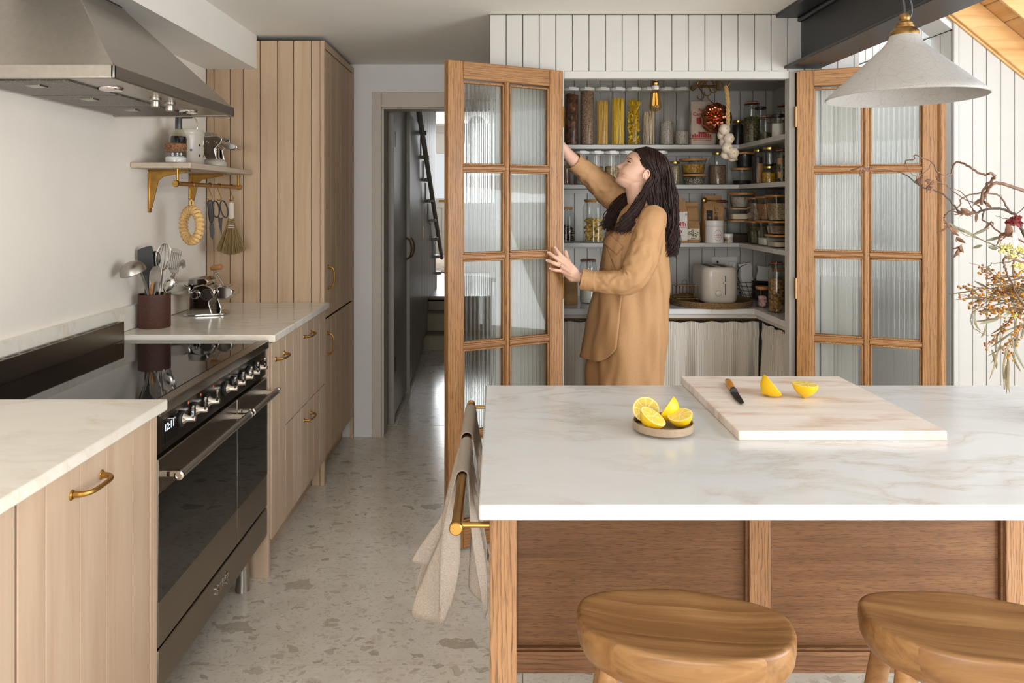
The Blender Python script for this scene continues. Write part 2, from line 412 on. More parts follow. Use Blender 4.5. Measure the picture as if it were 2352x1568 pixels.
# floor of big terrazzo tiles
fl = struct(MB().box(-1.6, 3.1, -4.6, 4.57, -.06, -.003).build('floor', M['grout']))
tile_me = None
for i in range(5):
    for j in range(8):
        x0 = -2.28+1.18*i; y0 = 4.57-1.18*(j+1)
        x1 = min(x0+1.1775, 3.1); xa = max(x0, -1.6)
        MB().box(xa, x1, y0, y0+1.1775, -.02, 0).build('tile', M['terrazzo'], fl, smooth=False)
struct(MB().box(XW-.14, XW, -4.6, 4.5, 0, 2.4).build('wall_left', M['plaster']))
struct(MB().box(XW-.14, 1.44, -4.6, 4.475, ZC, ZC+.12).build('ceiling', M['ceiling']))
b = MB(); b.box(XW, -.70, YW, YW+.12, 0, ZC); b.box(-.70, -.05, YW, YW+.12, 1.995, ZC); b.box(-.05, 2.2, YW+.02, YW+.12, 0, ZC)
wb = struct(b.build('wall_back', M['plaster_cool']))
struct(MB().box(XW-.14, -1.25, -4.6, -4.48, 0, 2.95).box(-1.25, .65, -4.6, -4.48, 2.2, 2.95).box(.65, 3.15, -4.6, -4.48, 0, 2.95).build('wall_behind', M['plaster']))
# hall door casing
tr = sempty('trim_1')
b = MB(); b.box(-.752, -.694, YW-.018, YW, 0, 1.995+.09); b.build('casing_upright', M['greige'], tr, .003)
b = MB(); b.box(-.694, -.04, YW-.018, YW, 1.995, 2.085); b.build('casing_head', M['greige'], tr, .003)
b = MB(); b.box(-.694, -.68, YW-.01, YW+.12, 0, 1.985); b.box(-.694, -.04, YW-.01, YW+.12, 1.985, 1.995); b.build('door_lining', M['greige'], tr, .002)
# bulkhead over the hood
struct(MB().box(XW, -1.201, -4.48, 3.6, 2.088, ZC).build('trim_2', M['ceiling']))
# ---- pantry box
pf = struct(MB().box(-.03, .30, YF+.012, YF+.04, 0, ZC).box(.30, 1.45, YF+.012, YF+.04, 2.0, ZC).box(1.30, 1.612, YF+.012, YF+.04, 0, 2.0).build('wall_front', M['dark']))
pit = .0735
k = 0; x = -.03
while x < 1.612:
    x1 = min(x+pit, 1.612); z0 = 0; xa, xb = x+.0012, x1-.0012
    if xa < 1.33 and xb > .27: z0 = 1.995
    if xa < 1.435:
        MB().box(xa, xb, YF, YF+.014, z0, ZC-.004).build('board', M['board'], pf, .0022, 1)
    else:
        MB().box(xa, xb, YF, YF+.014, z0, 3.0 if x > 1.43 else ZC).build('board', M['board'], pf, .0022, 1)
    x += pit
# frame of the pantry opening
tr = sempty('trim_3')
MB().box(.272, .300, YF-.008, YF+.042, 0, 2.003).build('jamb', M['board'], tr, .002)
MB().box(1.296, 1.322, YF-.008, YF+.042, 0, 2.003).build('jamb', M['board'], tr, .002)
MB().box(.3002, 1.2958, YF-.0075, YF+.042, 1.968, 2.002).build('head', M['board'], tr, .002)
struct(MB().box(-.03, 0, YF+.04, YW+.02, 0, ZC).build('wall_pantry_left', M['board']))
YB = 4.13; XR = 1.585
pbk = struct(MB().box(0, XR+.02, YB, YB+.03, 0, ZC).build('wall_pantry_back', M['dark']))
x = .008
while x < XR:
    MB().box(x+.001, min(x+.0732, XR)-.001, YB-.012, YB+.002, 0, ZC).build('board', M['pantry'], pbk, .002, 1); x += .0732
prt = struct(MB().box(XR, 1.612, YF+.04, YW+.02, 0, 3.0).build('wall_pantry_right', M['pantry']))
struct(MB().box(1.24, XR, YF+.045, YB-.012, 2.06, ZC-.002).build('trim_4', M['pantry']))
# ---- alcove to the right of the pantry
alc = struct(MB().box(2.034, 2.09, YF-.004, 4.6, 0, 3.2).build('wall_alcove_right', M['dark']))
y = YF+.012
while y < 4.5:
    MB().box(2.022, 2.036, y+.001, y+.0722, 0, 2.186).build('board', M['board'], alc, .002, 1)
    MB().box(2.022, 2.036, y+.001, y+.0722, 2.192, 3.2).build('board', M['board'], alc, .002, 1); y += .0735
ab = struct(MB().box(1.612, 2.05, 4.47, 4.55, 0, 3.2).build('wall_alcove_back', M['dark']))
for i in range(6):
    MB().box(1.613+.0735*i, min(1.613+.0735*(i+1)-.0015, 2.035), 4.458, 4.472, 0, 3.2).build('board', M['board'], ab, .002, 1)
# sloping soffit inside the mouth of the alcove
mxs = Matrix.Translation((2.022, YF+.002, 2.188)) @ Matrix.Rotation(R(39), 4, 'Y')
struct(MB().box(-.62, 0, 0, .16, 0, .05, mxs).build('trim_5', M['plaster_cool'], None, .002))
# ---- extension wall facing the camera, right of the alcove
wr = struct(MB().box(2.032, 3.1, YF, YF+.06, 0, 2.5).build('wall_right_end', M['dark']))
MB().box(2.022, 2.044, YF-.012, YF+.001, 0, 2.35).build('corner_bead', M['board'], wr, .002, 1)
x = 2.0445
for i in range(17):
    MB().box(x+.001, x+.0603, YF-.010, YF+.001, 0, min(2.5, 2.38-.8*(x+.03-1.995)+.1)).build('board', M['board'], wr, .002, 1); x += .0618
struct(MB().box(3.05, 3.15, -4.6, 3.3, 0, 1.42).build('wall_right', M['board']))
# ---- roof of the extension: wall rafter, plank deck, skylight lining
SL = .817; th = math.atan(SL)
def zr(x): return 2.25-SL*(x-1.995)
def slab(y0, y1, d0, d1, xa=1.42, xb=3.1):     # a board following the roof slope: d0..d1 vertical offsets
    return [[V((x, y, zr(x)+d)) for y, d in ((y0, d0), (y1, d0), (y1, d1), (y0, d1))] for x in (xa, xb)]
roof = thing('roof', 'sloping pine roof with a skylight above the white boarded end wall', 'roof', (2, 3, 2))
roof['kind'] = 'structure'
MB().loft(slab(3.150, YF-.011, 0, .15)).build('rafter', M['pine'], roof, .004)
MB().loft(slab(3.165, YF-.010, -.012, .0)).build('batten', M['pine'], roof, .002)
MB().loft(slab(3.0, 3.012, .11, .30)).build('skylight_lining', M['pine'], roof, .002)
for i in range(12):
    xa = 1.44+i*.088
    MB().loft(slab(3.0125, YF+.05, .151, .17, xa, xa+.085)).build('plank', M['piney'], roof, .003, 1)
MB().loft(slab(-4.6, -1.5, .151, .2, 1.44, 3.1)).build('deck', M['piney'], roof)  # deck cut back so the added floor fill can shine through
MB().loft(slab(.4, .55, .151, .2, 1.44, 3.1)).build('deck', M['piney'], roof)
MB().loft(slab(-1.5, 3.0, .151, .2, 2.95, 3.1)).build('eave', M['piney'], roof)
MB().loft(slab(3.012, YF+.4, .2, .32, 2.04, 3.1)).build('covering', M['beam'], roof)
struct(MB().box(1.40, 1.46, -4.6, 3.2, ZC+.02, 2.95).build('wall_over_beam', M['plaster']))
# ---- black steel I beam
bt = thing('steel_beam', 'black painted steel I-beam running from the pantry face above the pendant lamp', 'beam', (1.355, .3, 2.013)); bt['kind'] = 'structure'
MB().box(1.276, 1.436, -4.47, YF+.006, 2.013, 2.026).build('bottom_flange', M['beam'], bt, .003)
MB().box(1.352, 1.362, -4.47, YF+.006, 2.026, 2.24).build('web', M['beam'], bt)
MB().box(1.24, 1.436, -4.47, YF+.006, 2.238, 2.254).build('top_flange', M['beam'], bt, .003)
for s in (-1, 1):
    MB().box(1.352-.02 if s < 0 else 1.362, 1.352 if s < 0 else 1.382, -4.47, YF-.002, 2.218, 2.238).build('fillet', M['beam'], bt, .008)
# ================================================================ HALL beyond the door
hf = struct(MB().box(-1.0, .3, 4.57, 6.96, -.06, -.003).build('floor_hall', M['grout']))
for y0, y1 in ((4.573, 5.337), (5.34, 6.1), (6.103, 6.94)):
    MB().box(-1.0, -.634, y0, y1, -.02, 0).build('tile', M['terrazzo'], hf, smooth=False); MB().box(-.631, .3, y0, y1, -.02, 0).build('tile', M['terrazzo'], hf, smooth=False)
struct(MB().box(-1.1, -.702, 4.475, 8.2, 0, 2.9).build('wall_hall_left', M['hall']))
struct(MB().box(-2.6, -.72, 8.1, 8.2, 0, 2.9).build('wall_hall_far_left', M['plaster']))
struct(MB().box(-2.7, -2.6, 8.1, 14, 0, 2.9).build('wall_far_room_left', M['plaster']))
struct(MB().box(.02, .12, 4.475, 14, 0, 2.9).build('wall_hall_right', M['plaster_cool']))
struct(MB().box(-2.7, .12, 4.475, 14, 2.86, 2.95).build('ceiling_hall', M['ceiling']))
struct(MB().box(-1.1, .1, 4.475, 4.6, 2.2, 2.9).build('wall_hall_lintel', M['plaster']))
st = thing('staircase', 'short flight of stone steps climbing to the wooden hall floor', 'stairs', (-.3, 6.93, 0)); st['kind'] = 'structure'
stone = plain('step_stone', C(150, 136, 112), .6, var=.12, scale=8)
for i, (y0, zt) in enumerate(((6.93, .139), (7.18, .31), (7.43, .43))):
    MB().box(-.74, .02, y0, 8.6, zt-.17 if i else 0, zt-.014).build('riser', stone, st)
    MB().box(-.74, .02, y0-.012, 8.6, zt-.014, zt).build('tread', stone if i < 2 else M['oak'], st, .004)
struct(MB().box(-2.6, .02, 7.43, 14, .40, .452).build('floor_upper', wood('grey_floorboard', C(150, 138, 126), C(120, 108, 96), C(170, 160, 148), 'X', .3, 0, .6, 0)))
tag(MB().box(-1.7, 0, 9.9, 12.3, .452, .466).build('hall_rug', plain('rug', C(178, 164, 150), .95, var=.25, scale=18), None, .004), 'flecked beige rug on the upper hall floor', 'rug')
# front door with bright panes
fd = sempty('door_1', (-.9, 13.5, .452))
wh = M['board']
for a, b_, c, d in ((-1.75, -1.42, .452, 2.9), (-.55, .02, .452, 2.9), (-1.42, -.55, 2.72, 2.9)): MB().box(a, b_, 13.52, 13.6, c, d).build('door_frame', wh, fd, .004)
for a, b_, c, d in ((-1.42, -1.27, .452, 2.45), (-.97, -.90, 1.5, 2.45), (-.69, -.55, .452, 2.45), (-1.27, -.69, .452, .62), (-1.27, -.69, 1.32, 1.5), (-1.27, -.69, 2.34, 2.72), (-1.02, -.9, .62, 1.32)):
    MB().box(a, b_, 13.5, 13.54, c, d).build('door_rail', wh, fd, .004)
MB().box(-1.27, -.69, 13.515, 13.53, .62, 1.32).build('panel', wh, fd)
for a, b_, c, d in ((-1.27, -.97, 1.5, 2.34), (-.90, -.69, 1.5, 2.34), (-1.42, -.55, 2.5, 2.72)): MB().box(a, b_, 13.53, 13.536, c, d).build('pane', M['glass'], fd)
MB().box(-1.08, -.82, 13.485, 13.5, 1.43, 1.47).build('letter_plate', M['brass'], fd, .003)
struct(MB().box(-2.7, -1.75, 13.52, 13.62, .452, 2.9).build('wall_far', M['plaster']))
# understairs cupboards on the left of the hall
cup = thing('hall_cupboard', 'dark grey understairs cupboard on the left inside the hall doorway', 'cupboard', (-.69, 5.2, 0))
hl = M['hall']
MB().box(-.699, -.655, 4.60, 4.64, 0, 2.12).build('end_panel', hl, cup, .002)
for y0, y1, nm in ((4.645, 5.32, 'door'), (5.36, 6.25, 'door')):
    d = MB().box(-.695, -.665, y0, y1, .03, 2.1).build(nm, hl, cup, .003)
    for zz in (.32, 1.78): MB().box(-.666, -.655, y0+.01, y0+.03, zz, zz+.1).build('hinge', M['black'], d, .002)
    yh = y1-.05 if y0 < 5 else y0+.08
    MB().tube(spline([(-.665, yh, 1.0), (-.635, yh, 1.02), (-.62, yh, 1.08), (-.635, yh, 1.14), (-.665, yh, 1.16)], 5), .006).build('handle', M['brassd'], d)
MB().box(-.697, -.64, 5.325, 5.355, 0, 2.1).build('stile', hl, cup, .002)
MB().box(-.70, -.69, 4.6, 6.3, 2.101, 2.2).build('head', hl, cup)
# stair side panelling with tread ends and handrail, left wall of the hall
sp = thing('stair_side', 'grey panelled side of the upper stairs with tread ends and a handrail', 'stairs', (-.70, 7.4, .6)); sp['kind'] = 'structure'
for k in range(7):
    y0 = 6.3+k*.265; MB().box(-.70, -.682, y0, y0+.255, .14 if y0 < 6.9 else .45, 2.86).build('board', hl, sp, .003, 1)
for k in range(8):
    z = 2.02-k*.2; y = 6.3+k*.24
    MB().box(-.682, -.615, y, y+.13, z, z+.032).build('tread', hl, sp, .008)
    MB().box(-.682, -.674, y+.15, y+.156, z-.19, z-.01).build('spindle', M['board'], sp)
MB().tube([(-.63, 5.6, 2.3), (-.63, 8.3, .78)], .022, 8).build('handrail', hl, sp)
MB().box(-.685, -.678, 6.65, 6.72, 1.08, 1.2).build('switch_plate', M['brass'], sp, .002)
lo = MB().sphere((-.30, 11.0, 2.62), .13, 16, 10).build('hall_pendant', M['black'])
tag(lo, 'dark globe lamp hanging in the hall by the front door', 'lamp')
lo2 = MB().tube([(-.30, 11.0, 2.74), (-.30, 11.0, 2.862)], .006).build('cord', M['black'], lo)
# ================================================================ CABINETS
def pull(p0, p1, out, parent, r=.0052, name='handle', mat='brass', depth=.032):
    p0, p1, out = V(p0), V(p1), V(out); d = (p1-p0)
    pts = spline([p0+out*.004, p0+out*depth*.55+d*.02, p0+out*depth*.92+d*.16, p0+out*depth+d*.5, p0+out*depth*.92+d*.84, p0+out*depth*.55+d*.98, p1+out*.004], 5)
    n = len(pts); b = MB().tube(pts, [r*(1.25-.45*sin(pi*i/(n-1))) for i in range(n)], 8)
    q = out.to_track_quat('Z', 'Y').to_matrix().to_4x4()
    for p in (p0-d*.03, p1+d*.03): b.lathe([(.0001, .004), (.008, .0035), (.0105, .001), (.011, 0)], (0, 0, 0), 14, Matrix.Translation(p) @ q)
    h = b.build(name, M[mat], parent); return h
def screws(h, pts, out): 
    b = MB()
    for p in pts: b.sphere(V(p)+V(out)*.0045, .0028, 8, 6)
    b.build('screw', M['brassd'], h)
FX = -.862
# tall cupboard
tc = thing('tall_cupboard', 'tall pale wood cupboard with grooved side boards standing beside the hall doorway', 'cupboard', (-1.16, 3.98, 0))
MB().box(XW+.004, -.885, 3.618, YW-.004, .136, 2.234).build('carcass', M['dark'], tc)
ed = [472, 491, 528, 558, 597, 637, 674, 715]
xs = [XW+.004]+[PX(e, 3.6) for e in ed[1:]]+[FX-.0205]
for a, c in zip(xs, xs[1:]): MB().box(a+.0015, c-.0015, 3.6, 3.622, 0 if c > -.92 else .9, 2.232).build('board', M['sawn'], tc, .0025, 1)
def boarded_front(parent, y0, y1, z0, z1, n, mat, name='door', x=FX, ws=None):
    d = MB().box(x-.02, x-.006, y0, y1, z0, z1).build(name, M['dark'], parent)
    ys = [y0+(y1-y0)*i/n for i in range(n+1)] if ws is None else ws
    for a, c in zip(ys, ys[1:]): MB().box(x-.014, x, a+.0008, c-.0008, z0, z1).build('board', M[mat], d, .0018, 1)
    return d
d = boarded_front(tc, 3.628, 4.325, .838, 2.19, 6, 'sawn')
pull((FX, 3.68, 1.09), (FX, 3.68, .985), (1, 0, 0), d)
d = boarded_front(tc, 3.628, 4.325, .135, .828, 6, 'sawn')
pull((FX, 3.665, .752), (FX, 3.665, .648), (1, 0, 0), d)
MB().box(FX-.021, FX, 3.5995, 3.626, 0, 2.232).build('end_stile', M['sawn'], tc, .002)
MB().box(FX-.02, FX, 4.327, YW-.004, 0, 2.232).build('end_stile', M['sawn'], tc, .002)
MB().box(FX-.02, FX, 3.626, 4.327, 2.197, 2.232).build('head_rail', M['sawn'], tc, .002)
MB().box(-.95, -.93, 3.62, 4.33, 0, .135).build('plinth', M['sawn'], tc)
# base cabinet between range and tall cupboard
bc = thing('base_cabinet', 'pale wood base cabinet with two drawers between the range and the tall cupboard', 'cabinet', (-1.15, 3.16, 0))
MB().box(XW+.03, -.885, 2.735, 3.596, .12, .891).build('carcass', M['dark'], bc)
MB().box(XW+.03, FX+.001, 2.715, 2.735, 0, .891).build('gable', M['pale'], bc, .002)
d = boarded_front(bc, 2.738, 2.918, .135, .885, 2, 'pale', 'door', -.856); pull((-.856, 2.79, .812), (-.856, 2.895, .812), (1, 0, 0), d)
d = boarded_front(bc, 2.922, 3.592, .518, .885, 6, 'pale', 'drawer', -.856); pull((-.856, 3.2, .822), (-.856, 3.31, .822), (1, 0, 0), d)
d = boarded_front(bc, 2.922, 3.592, .135, .514, 6, 'pale', 'drawer', -.856); pull((-.856, 3.2, .45), (-.856, 3.31, .45), (1, 0, 0), d)
MB().box(-.95, -.93, 2.735, 3.598, 0, .13).build('plinth', M['sawn'], bc)
# near base cabinet
nc = thing('base_cabinet', 'pale wood base cabinet with brass pull in the near left corner', 'cabinet', (-1.15, .6, 0))
MB().box(XW+.03, -.885, -.9, 1.805, .1, .891).build('carcass', M['dark'], nc)
MB().box(XW+.03, FX, 1.806, 1.825, 0, .891).build('gable', M['pale'], nc, .0015)
MB().box(FX-.02, FX, 1.791, 1.8045, .03, .891).build('filler', M['pale'], nc, .0015)
d = boarded_front(nc, 1.29, 1.789, .1, .885, 6, 'pale', 'door', FX, [1.293, 1.374, 1.487, 1.587, 1.703, 1.789])
h = pull((FX, 1.462, .826), (FX, 1.566, .826), (1, 0, 0), d, .0062, depth=.034)
boarded_front(nc, .70, 1.288, .1, .885, 6, 'pale', 'door')
boarded_front(nc, .1, .697, .1, .885, 6, 'pale', 'door')
MB().box(-.95, -.93, -.9, 1.8, 0, .1).build('plinth', M['sawn'], nc)
# worktops and upstand
tag(MB().box(XW+.002, -.836, -.9, 1.829, .892, .92).build('worktop', M['marble2'], None, .004, 3), 'cream marble worktop slab on the near left cabinet', 'worktop')
tag(MB().box(XW+.002, -.836, 2.712, 3.599, .892, .92).build('worktop', M['marble2'], None, .004, 3), 'cream marble worktop slab below the brass bracketed wall shelf', 'worktop')
struct(MB().box(XW, XW+.02, -.9, 3.599, .921, 1.015).build('trim_6', M['marble2'], None, .002))
# ================================================================ RANGE
rg = thing('range_cooker', 'wide steel range cooker with black glass doors and a row of knobs', 'cooker', (-1.14, 2.27, 0))
Y0, Y1 = 1.833, 2.708; S = M['steel_r']
MB().box(-1.43, -.885, Y0+.004, Y1-.004, .165, .885).build('body', M['steel_d'], rg)
MB().box(-1.40, -.893, Y0+.012, Y1-.012, .896, .9035).build('hob_glass', M['blackglass'], rg, .001)
b = MB(); b.box(-.897, -.857, Y0, Y1, .872, .902); b.box(-1.42, -.897, Y0, Y0+.014, .872, .9025); b.box(-1.42, -.897, Y1-.014, Y1, .872, .9025)
b.box(-1.42, -.895, Y0+.01, Y1-.01, .872, .897); b.build('hob_frame', S, rg, .003)
gd = MB().box(-1.432, -1.402, Y0+.002, Y1, .898, .972).build('splash_guard', S, rg, .002)
b = MB()
for k in range(12):
    y = Y0+.03+k*.07; b.prism(rrect(.012, .054, .0055, 4), 0, .0012, Matrix.Translation((-1.417, y+.027, .9715)))
b.build('vent_slot', M['black'], gd)
# control panel
pn = MB().box(-.89, -.868, Y0+.003, Y1-.003, .772, .871).build('control_panel', metal('panel_steel', C(96, 88, 80), .22, (60, 2, 60), .04), rg, .002)
ds = MB().box(-.869, -.8665, 1.868, 1.957, .788, .852).build('display', M['blackglass'], pn, .001)
text('12:11', .027, emit('clock_digits', (.75, .87, 1, 1), 3), ds, (-.8662, 1.905, .829), (pi/2, 0, pi/2), 'digits')
knob_y = [1.976, 2.06, 2.148, 2.296, 2.368, 2.447, 2.513, 2.588]
ry = Matrix.Rotation(pi/2, 4, 'Y')
kn = None
for i, y in enumerate(knob_y):
    mt = Matrix.Translation((-.868, y, .826)) @ ry
    kb = MB().lathe([(.0225, 0), (.0225, .006), (.019, .009), (.012, .009)], (0, 0, 0), 20, mt).build('knob_collar', M['black'], pn)
    b = MB().lathe([(.014, .007), (.0155, .010), (.0085, .022), (.0078, .040), (.0062, .042), (.0001, .042)], (0, 0, 0), 20, mt)
    b.loft([[V((-.835+dx, y+w_*cos(a), z+.0)) if True else None for a in (0, pi)] + [V((-.835+dx+.006, y+w_*cos(a), z)) for a in (pi, 0)] for z, w_, dx in ((.828, .0075, 0), (.85, .0065, 0), (.858, .0055, 0), (.862, .003, 0))])
    b.build('knob', M['chrome'], kb)
for y in (2.025, 2.11, 2.205): MB().lathe([(.0042, 0), (.003, .001), (.0001, .001)], (0, 0, 0), 10, Matrix.Translation((-.868, y, .856)) @ ry).build('indicator_light', emit('red_led', (1, .16, .03, 1), .7), pn)
for y0, y1, lb in ((Y0+.003, 2.392, 0), (2.398, Y1-.003, 1)):
    d = MB().box(-.89, -.864, y0, y1, .279, .762).build('oven_door', S, rg, .003)
    MB().box(-.866, -.8625, y0+.0015, y1-.0015, .397, .672).build('door_glass', M['blackglass'], d, .001)
    b = MB(); ya, yb = (y0+.022, y1-.012) if not lb else (y0+.016, y1-.022)
    b.tube([(-.818, ya, .717), (-.818, yb, .717)], .0108, 16)
    hd = b.build('handle', M['steel'], d)
    for y in (ya+.012, yb-.012): MB().box(-.866, -.819, y-.009, y+.009, .7085, .7255).build('handle_bracket', M['chrome'], d, .002)
    for y, s in ((ya, -1), (yb, 1)): MB().lathe([(.0125, .0), (.0125, .008), (.0085, .0095), (.008, .007), (.0001, .007)], (0, 0, 0), 16, Matrix.Translation((-.818, y, .717)) @ Matrix.Rotation(pi/2*-s, 4, 'X')).build('handle_cap', M['chrome'], d)
dr = MB().box(-.89, -.864, Y0+.003, Y1-.003, .166, .272).build('storage_drawer', S, rg, .003)
text('smeg', .05, M['chrome'], dr, (-.8635, 2.26, .226), (pi/2, 0, pi/2), 'emblem', .002, bold=.0006)
for y in (Y0+.06, Y1-.075):
    MB().lathe([(.026, 0), (.024, .02), (.02, .1), (.02, .166)], (-.93, y, 0), 16).build('foot', M['steel'], rg)
# ================================================================ HOOD
hd = thing('cooker_hood', 'brushed steel chimney hood on the left wall above the range', 'hood', (-1.2, 2.31, 1.745))
hy0, hy1, hx, hz = 1.88, 2.741, -1.0, 1.745
b = MB()
for a in ((XW+.002, hx, hy0, hy0+.012), (XW+.002, hx, hy1-.012, hy1), (hx-.012, hx, hy0, hy1)): b.box(a[0], a[1], a[2], a[3], hz, hz+.038)
b.build('rim', M['steel'], hd, .004, 3)
c0 = [V((XW+.002, hy0+.004, hz+.036)), V((hx-.004, hy0+.004, hz+.036)), V((hx-.004, hy1-.004, hz+.036)), V((XW+.002, hy1-.004, hz+.036))]
c1 = [V((XW+.002, 2.17, 2.09)), V((-1.284, 2.17, 2.09)), V((-1.284, 2.45, 2.09)), V((XW+.002, 2.45, 2.09))]
b = MB(); b.loft([c0, c1]); b.build('canopy', M['steel'], hd, .002)
MB().box(XW+.002, -1.278, 2.164, 2.456, 2.072, 2.094).build('collar', M['steel_d'], hd, .002)
MB().box(XW+.002, hx-.01, hy0+.01, hy1-.01, hz+.006, hz+.02).build('underside', M['steel'], hd)
filt = grains('filter_mesh', [C(120, 112, 102), C(90, 84, 76), C(140, 132, 120)], 220, .4, (1, 1, 1), .8)
for i in range(3):
    y0 = hy0+.05+i*.262; f_ = MB().box(-1.42, -1.15, y0, y0+.252, hz+.001, hz+.007).build('grease_filter', filt, hd, .001)
    MB().box(-1.3, -1.26, y0+.05, y0+.09, hz-.003, hz+.002).build('latch', M['steel'], f_, .001)
for y in (2.08, 2.6):
    MB().lathe([(.03, 0), (.034, .006), (.034, .008)], (-1.115, y, hz-.001), 20).build('lamp', M['chrome'], hd)
for y in (2.27, 2.37):
    MB().lathe([(.0001, -.024), (.012, -.024), (.0135, -.02), (.0135, -.006), (.018, -.003), (.018, .006)], (-1.077, y, hz), 18).build('knob', M['steel'], hd, .0008)
# ================================================================ LEFT SIDE PROPS
# wall shelf with brass brackets and rail
ws = thing('wall_shelf', 'pale wooden wall shelf on brass brackets with a brass hanging rail', 'shelf', (-1.34, 3.2, 1.557))
MB().box(XW+.001, -1.216, 2.855, 3.575, 1.557, 1.580).build('shelf_board', wood('shelf_wood', C(196, 180, 162), C(176, 158, 138), C(208, 194, 178), 'Y', .5, 0, .8, 0), ws, .004, 3)
for y in (3.01, 3.41):
    b = MB(); b.box(XW+.001, XW+.008, y-.011, y+.011, 1.378, 1.557); b.box(XW+.001, -1.285, y-.011, y+.011, 1.550, 1.5565)
    mx = Matrix(((1, 0, 0, 0), (0, 0, 1, y), (0, 1, 0, 0), (0, 0, 0, 1)))
    b.prism([(XW+.006, 1.392), (XW+.016, 1.40), (XW+.042, 1.51), (XW+.062, 1.528), (-1.30, 1.546), (-1.29, 1.552), (XW+.006, 1.552)], -.003, .003, mx)
    b.build('bracket', M['brass'], ws, .0015)
RX, RZ = -1.28, 1.496
rl = MB().tube([(RX, 2.872, RZ), (RX, 3.575, RZ)], .0092, 14).build('hanging_rail', M['brass'], ws)
for y in (2.885, 3.56): MB().tube([(RX, y, RZ), (RX, y, 1.557)], .0052, 10).build('rail_post', M['brass'], rl)
for y in (2.869, 3.57): MB().lathe([(.0001, -.007), (.0125, -.007), (.0142, -.003), (.0142, .003), (.0125, .007), (.0001, .007)], (0, 0, 0), 18, Matrix.Translation((RX, y, RZ)) @ Matrix.Rotation(pi/2, 4, 'X')).build('rail_end', M['brass'], rl)
def s_hook(x, y, z, lab, drop=.066, grp='brass S hooks on the wall rail', r1=.0125, wire=.0021, d=V((.96, -.28, 0)), rr=.0092):
    pts = []
    c = V((x, y, z+rr+wire-r1))
    for k in range(13):
        a = R(-25+k*205/12); pts.append(c+d*(cos(a)*r1)+V((0, 0, sin(a)*r1)))
    c2 = V((x, y, z-drop+r1*.9))
    for k in range(13):
        a = R(20-(k*215/12)); pts.append(c2+d*(cos(a)*r1*.95)*1+V((0, 0, sin(a)*r1*.95)))
    pts = [pts[0]]+pts[1:]
    h = MB().tube(spline(pts, 2), wire, 7).build('s_hook', M['brass'])
    tag(h, lab, 'hook', grp); return c2-V((0, 0, r1*.95))
hp = s_hook(RX, 3.017, RZ, 'brass S hook that holds the straw ring trivet')
hk = s_hook(RX, 3.21, RZ, 'brass S hook that holds the black pruning knife')
hs = s_hook(RX, 3.316, RZ, 'brass S hook that holds the black scissors')
hb = s_hook(RX, 3.468, RZ, 'brass S hook that holds the small hand broom')
# straw ring
n = 96; rings = []; cc = hp+V((0, 0, -.105)); dx, dy = cos(R(-38)), sin(R(-38))
for i in range(n):
    a = 2*pi*i/n; q = i % 4
    rr = .0185*(1+.17*(1 if q in (1, 2) else -1)*.6)
    R0 = .0655
    rings.append([cc+V((dx*cos(a), dy*cos(a), sin(a)))*(R0+rr*cos(2*pi*k/10+.35*(q-1.5)))+V((-dy, dx, 0))*rr*.85*sin(2*pi*k/10)*(1+.12*((k+q) % 2)) for k in range(10)])
t = thing('straw_trivet', 'braided straw ring trivet hanging from the wall rail', 'trivet', cc)
MB().loft(rings, wrap=True).build('ring', M['straw'], t, ang=70)
MB().tube(spline([hp+V((.004, 0, -.028)), hp+V((.006, .002, -.008)), hp+V((0, 0, .0015)), hp+V((-.006, -.002, -.008)), hp+V((-.004, 0, -.028))], 4), .004, 7).build('loop', M['straw'], t)
# pruning knife and scissors
t = thing('pruning_knife', 'black pruning knife hanging between straw ring and scissors', 'knife', hk)
u = V((.94, .34, 0)).normalized(); zz = V((0, 0, 1))
def flat_poly(pts, o, th=.004, rot=0, nrm=None, uu=None):
    uu = uu or u; nn = uu.cross(zz)
    f = [V(o)+uu*(p[0]*cos(rot)-p[1]*sin(rot))+zz*(p[0]*sin(rot)+p[1]*cos(rot)) for p in pts]
    return MB().loft([[p-nn*th/2 for p in f], [p+nn*th/2 for p in f]])
flat_poly([(-.008, 0), (.01, 0), (.013, -.03), (.012, -.08), (.006, -.1), (-.008, -.098), (-.012, -.05), (-.012, -.01)], hk, .016, .06).build('grip', M['black'], t, .004)
flat_poly([(-.007, -.095), (.006, -.098), (.012, -.12), (.011, -.15), (.001, -.178), (-.008, -.16), (-.01, -.13)], hk, .005, .06).build('blade', M['graph'], t, .001)
MB().sphere(hk+V((0, -.004, -.122)), .004, 8, 6).build('rivet', M['brass'], t)
t = thing('scissors', 'black iron scissors with open loop handles hanging on the rail', 'scissors', hs)
def loop(cx, cz, a, b_, rot): return [hs+u*(cx+a*cos(k*pi/10)*cos(rot)-b_*sin(k*pi/10)*sin(rot))+zz*(cz+a*cos(k*pi/10)*sin(rot)+b_*sin(k*pi/10)*cos(rot)) for k in range(20)]
MB().tube(loop(-.014, -.04, .015, .038, .12), .0032, 7, True).build('handle', M['black'], t)
MB().tube(loop(.022, -.04, .015, .04, .22), .0032, 7, True).build('handle', M['black'], t)
flat_poly([(-.006, -.075), (.008, -.08), (.013, -.11), (.012, -.16), (.009, -.16), (.0, -.115)], hs, .003).build('blade', M['graph'], t)
flat_poly([(.016, -.075), (.004, -.085), (.001, -.11), (.008, -.158), (.011, -.158), (.012, -.115)], hs+V((0, .003, 0)), .003).build('blade', M['graph'], t)
MB().sphere(hs+u*.007+zz*-.092, .004, 8, 6).build('pivot', M['brassd'], t)
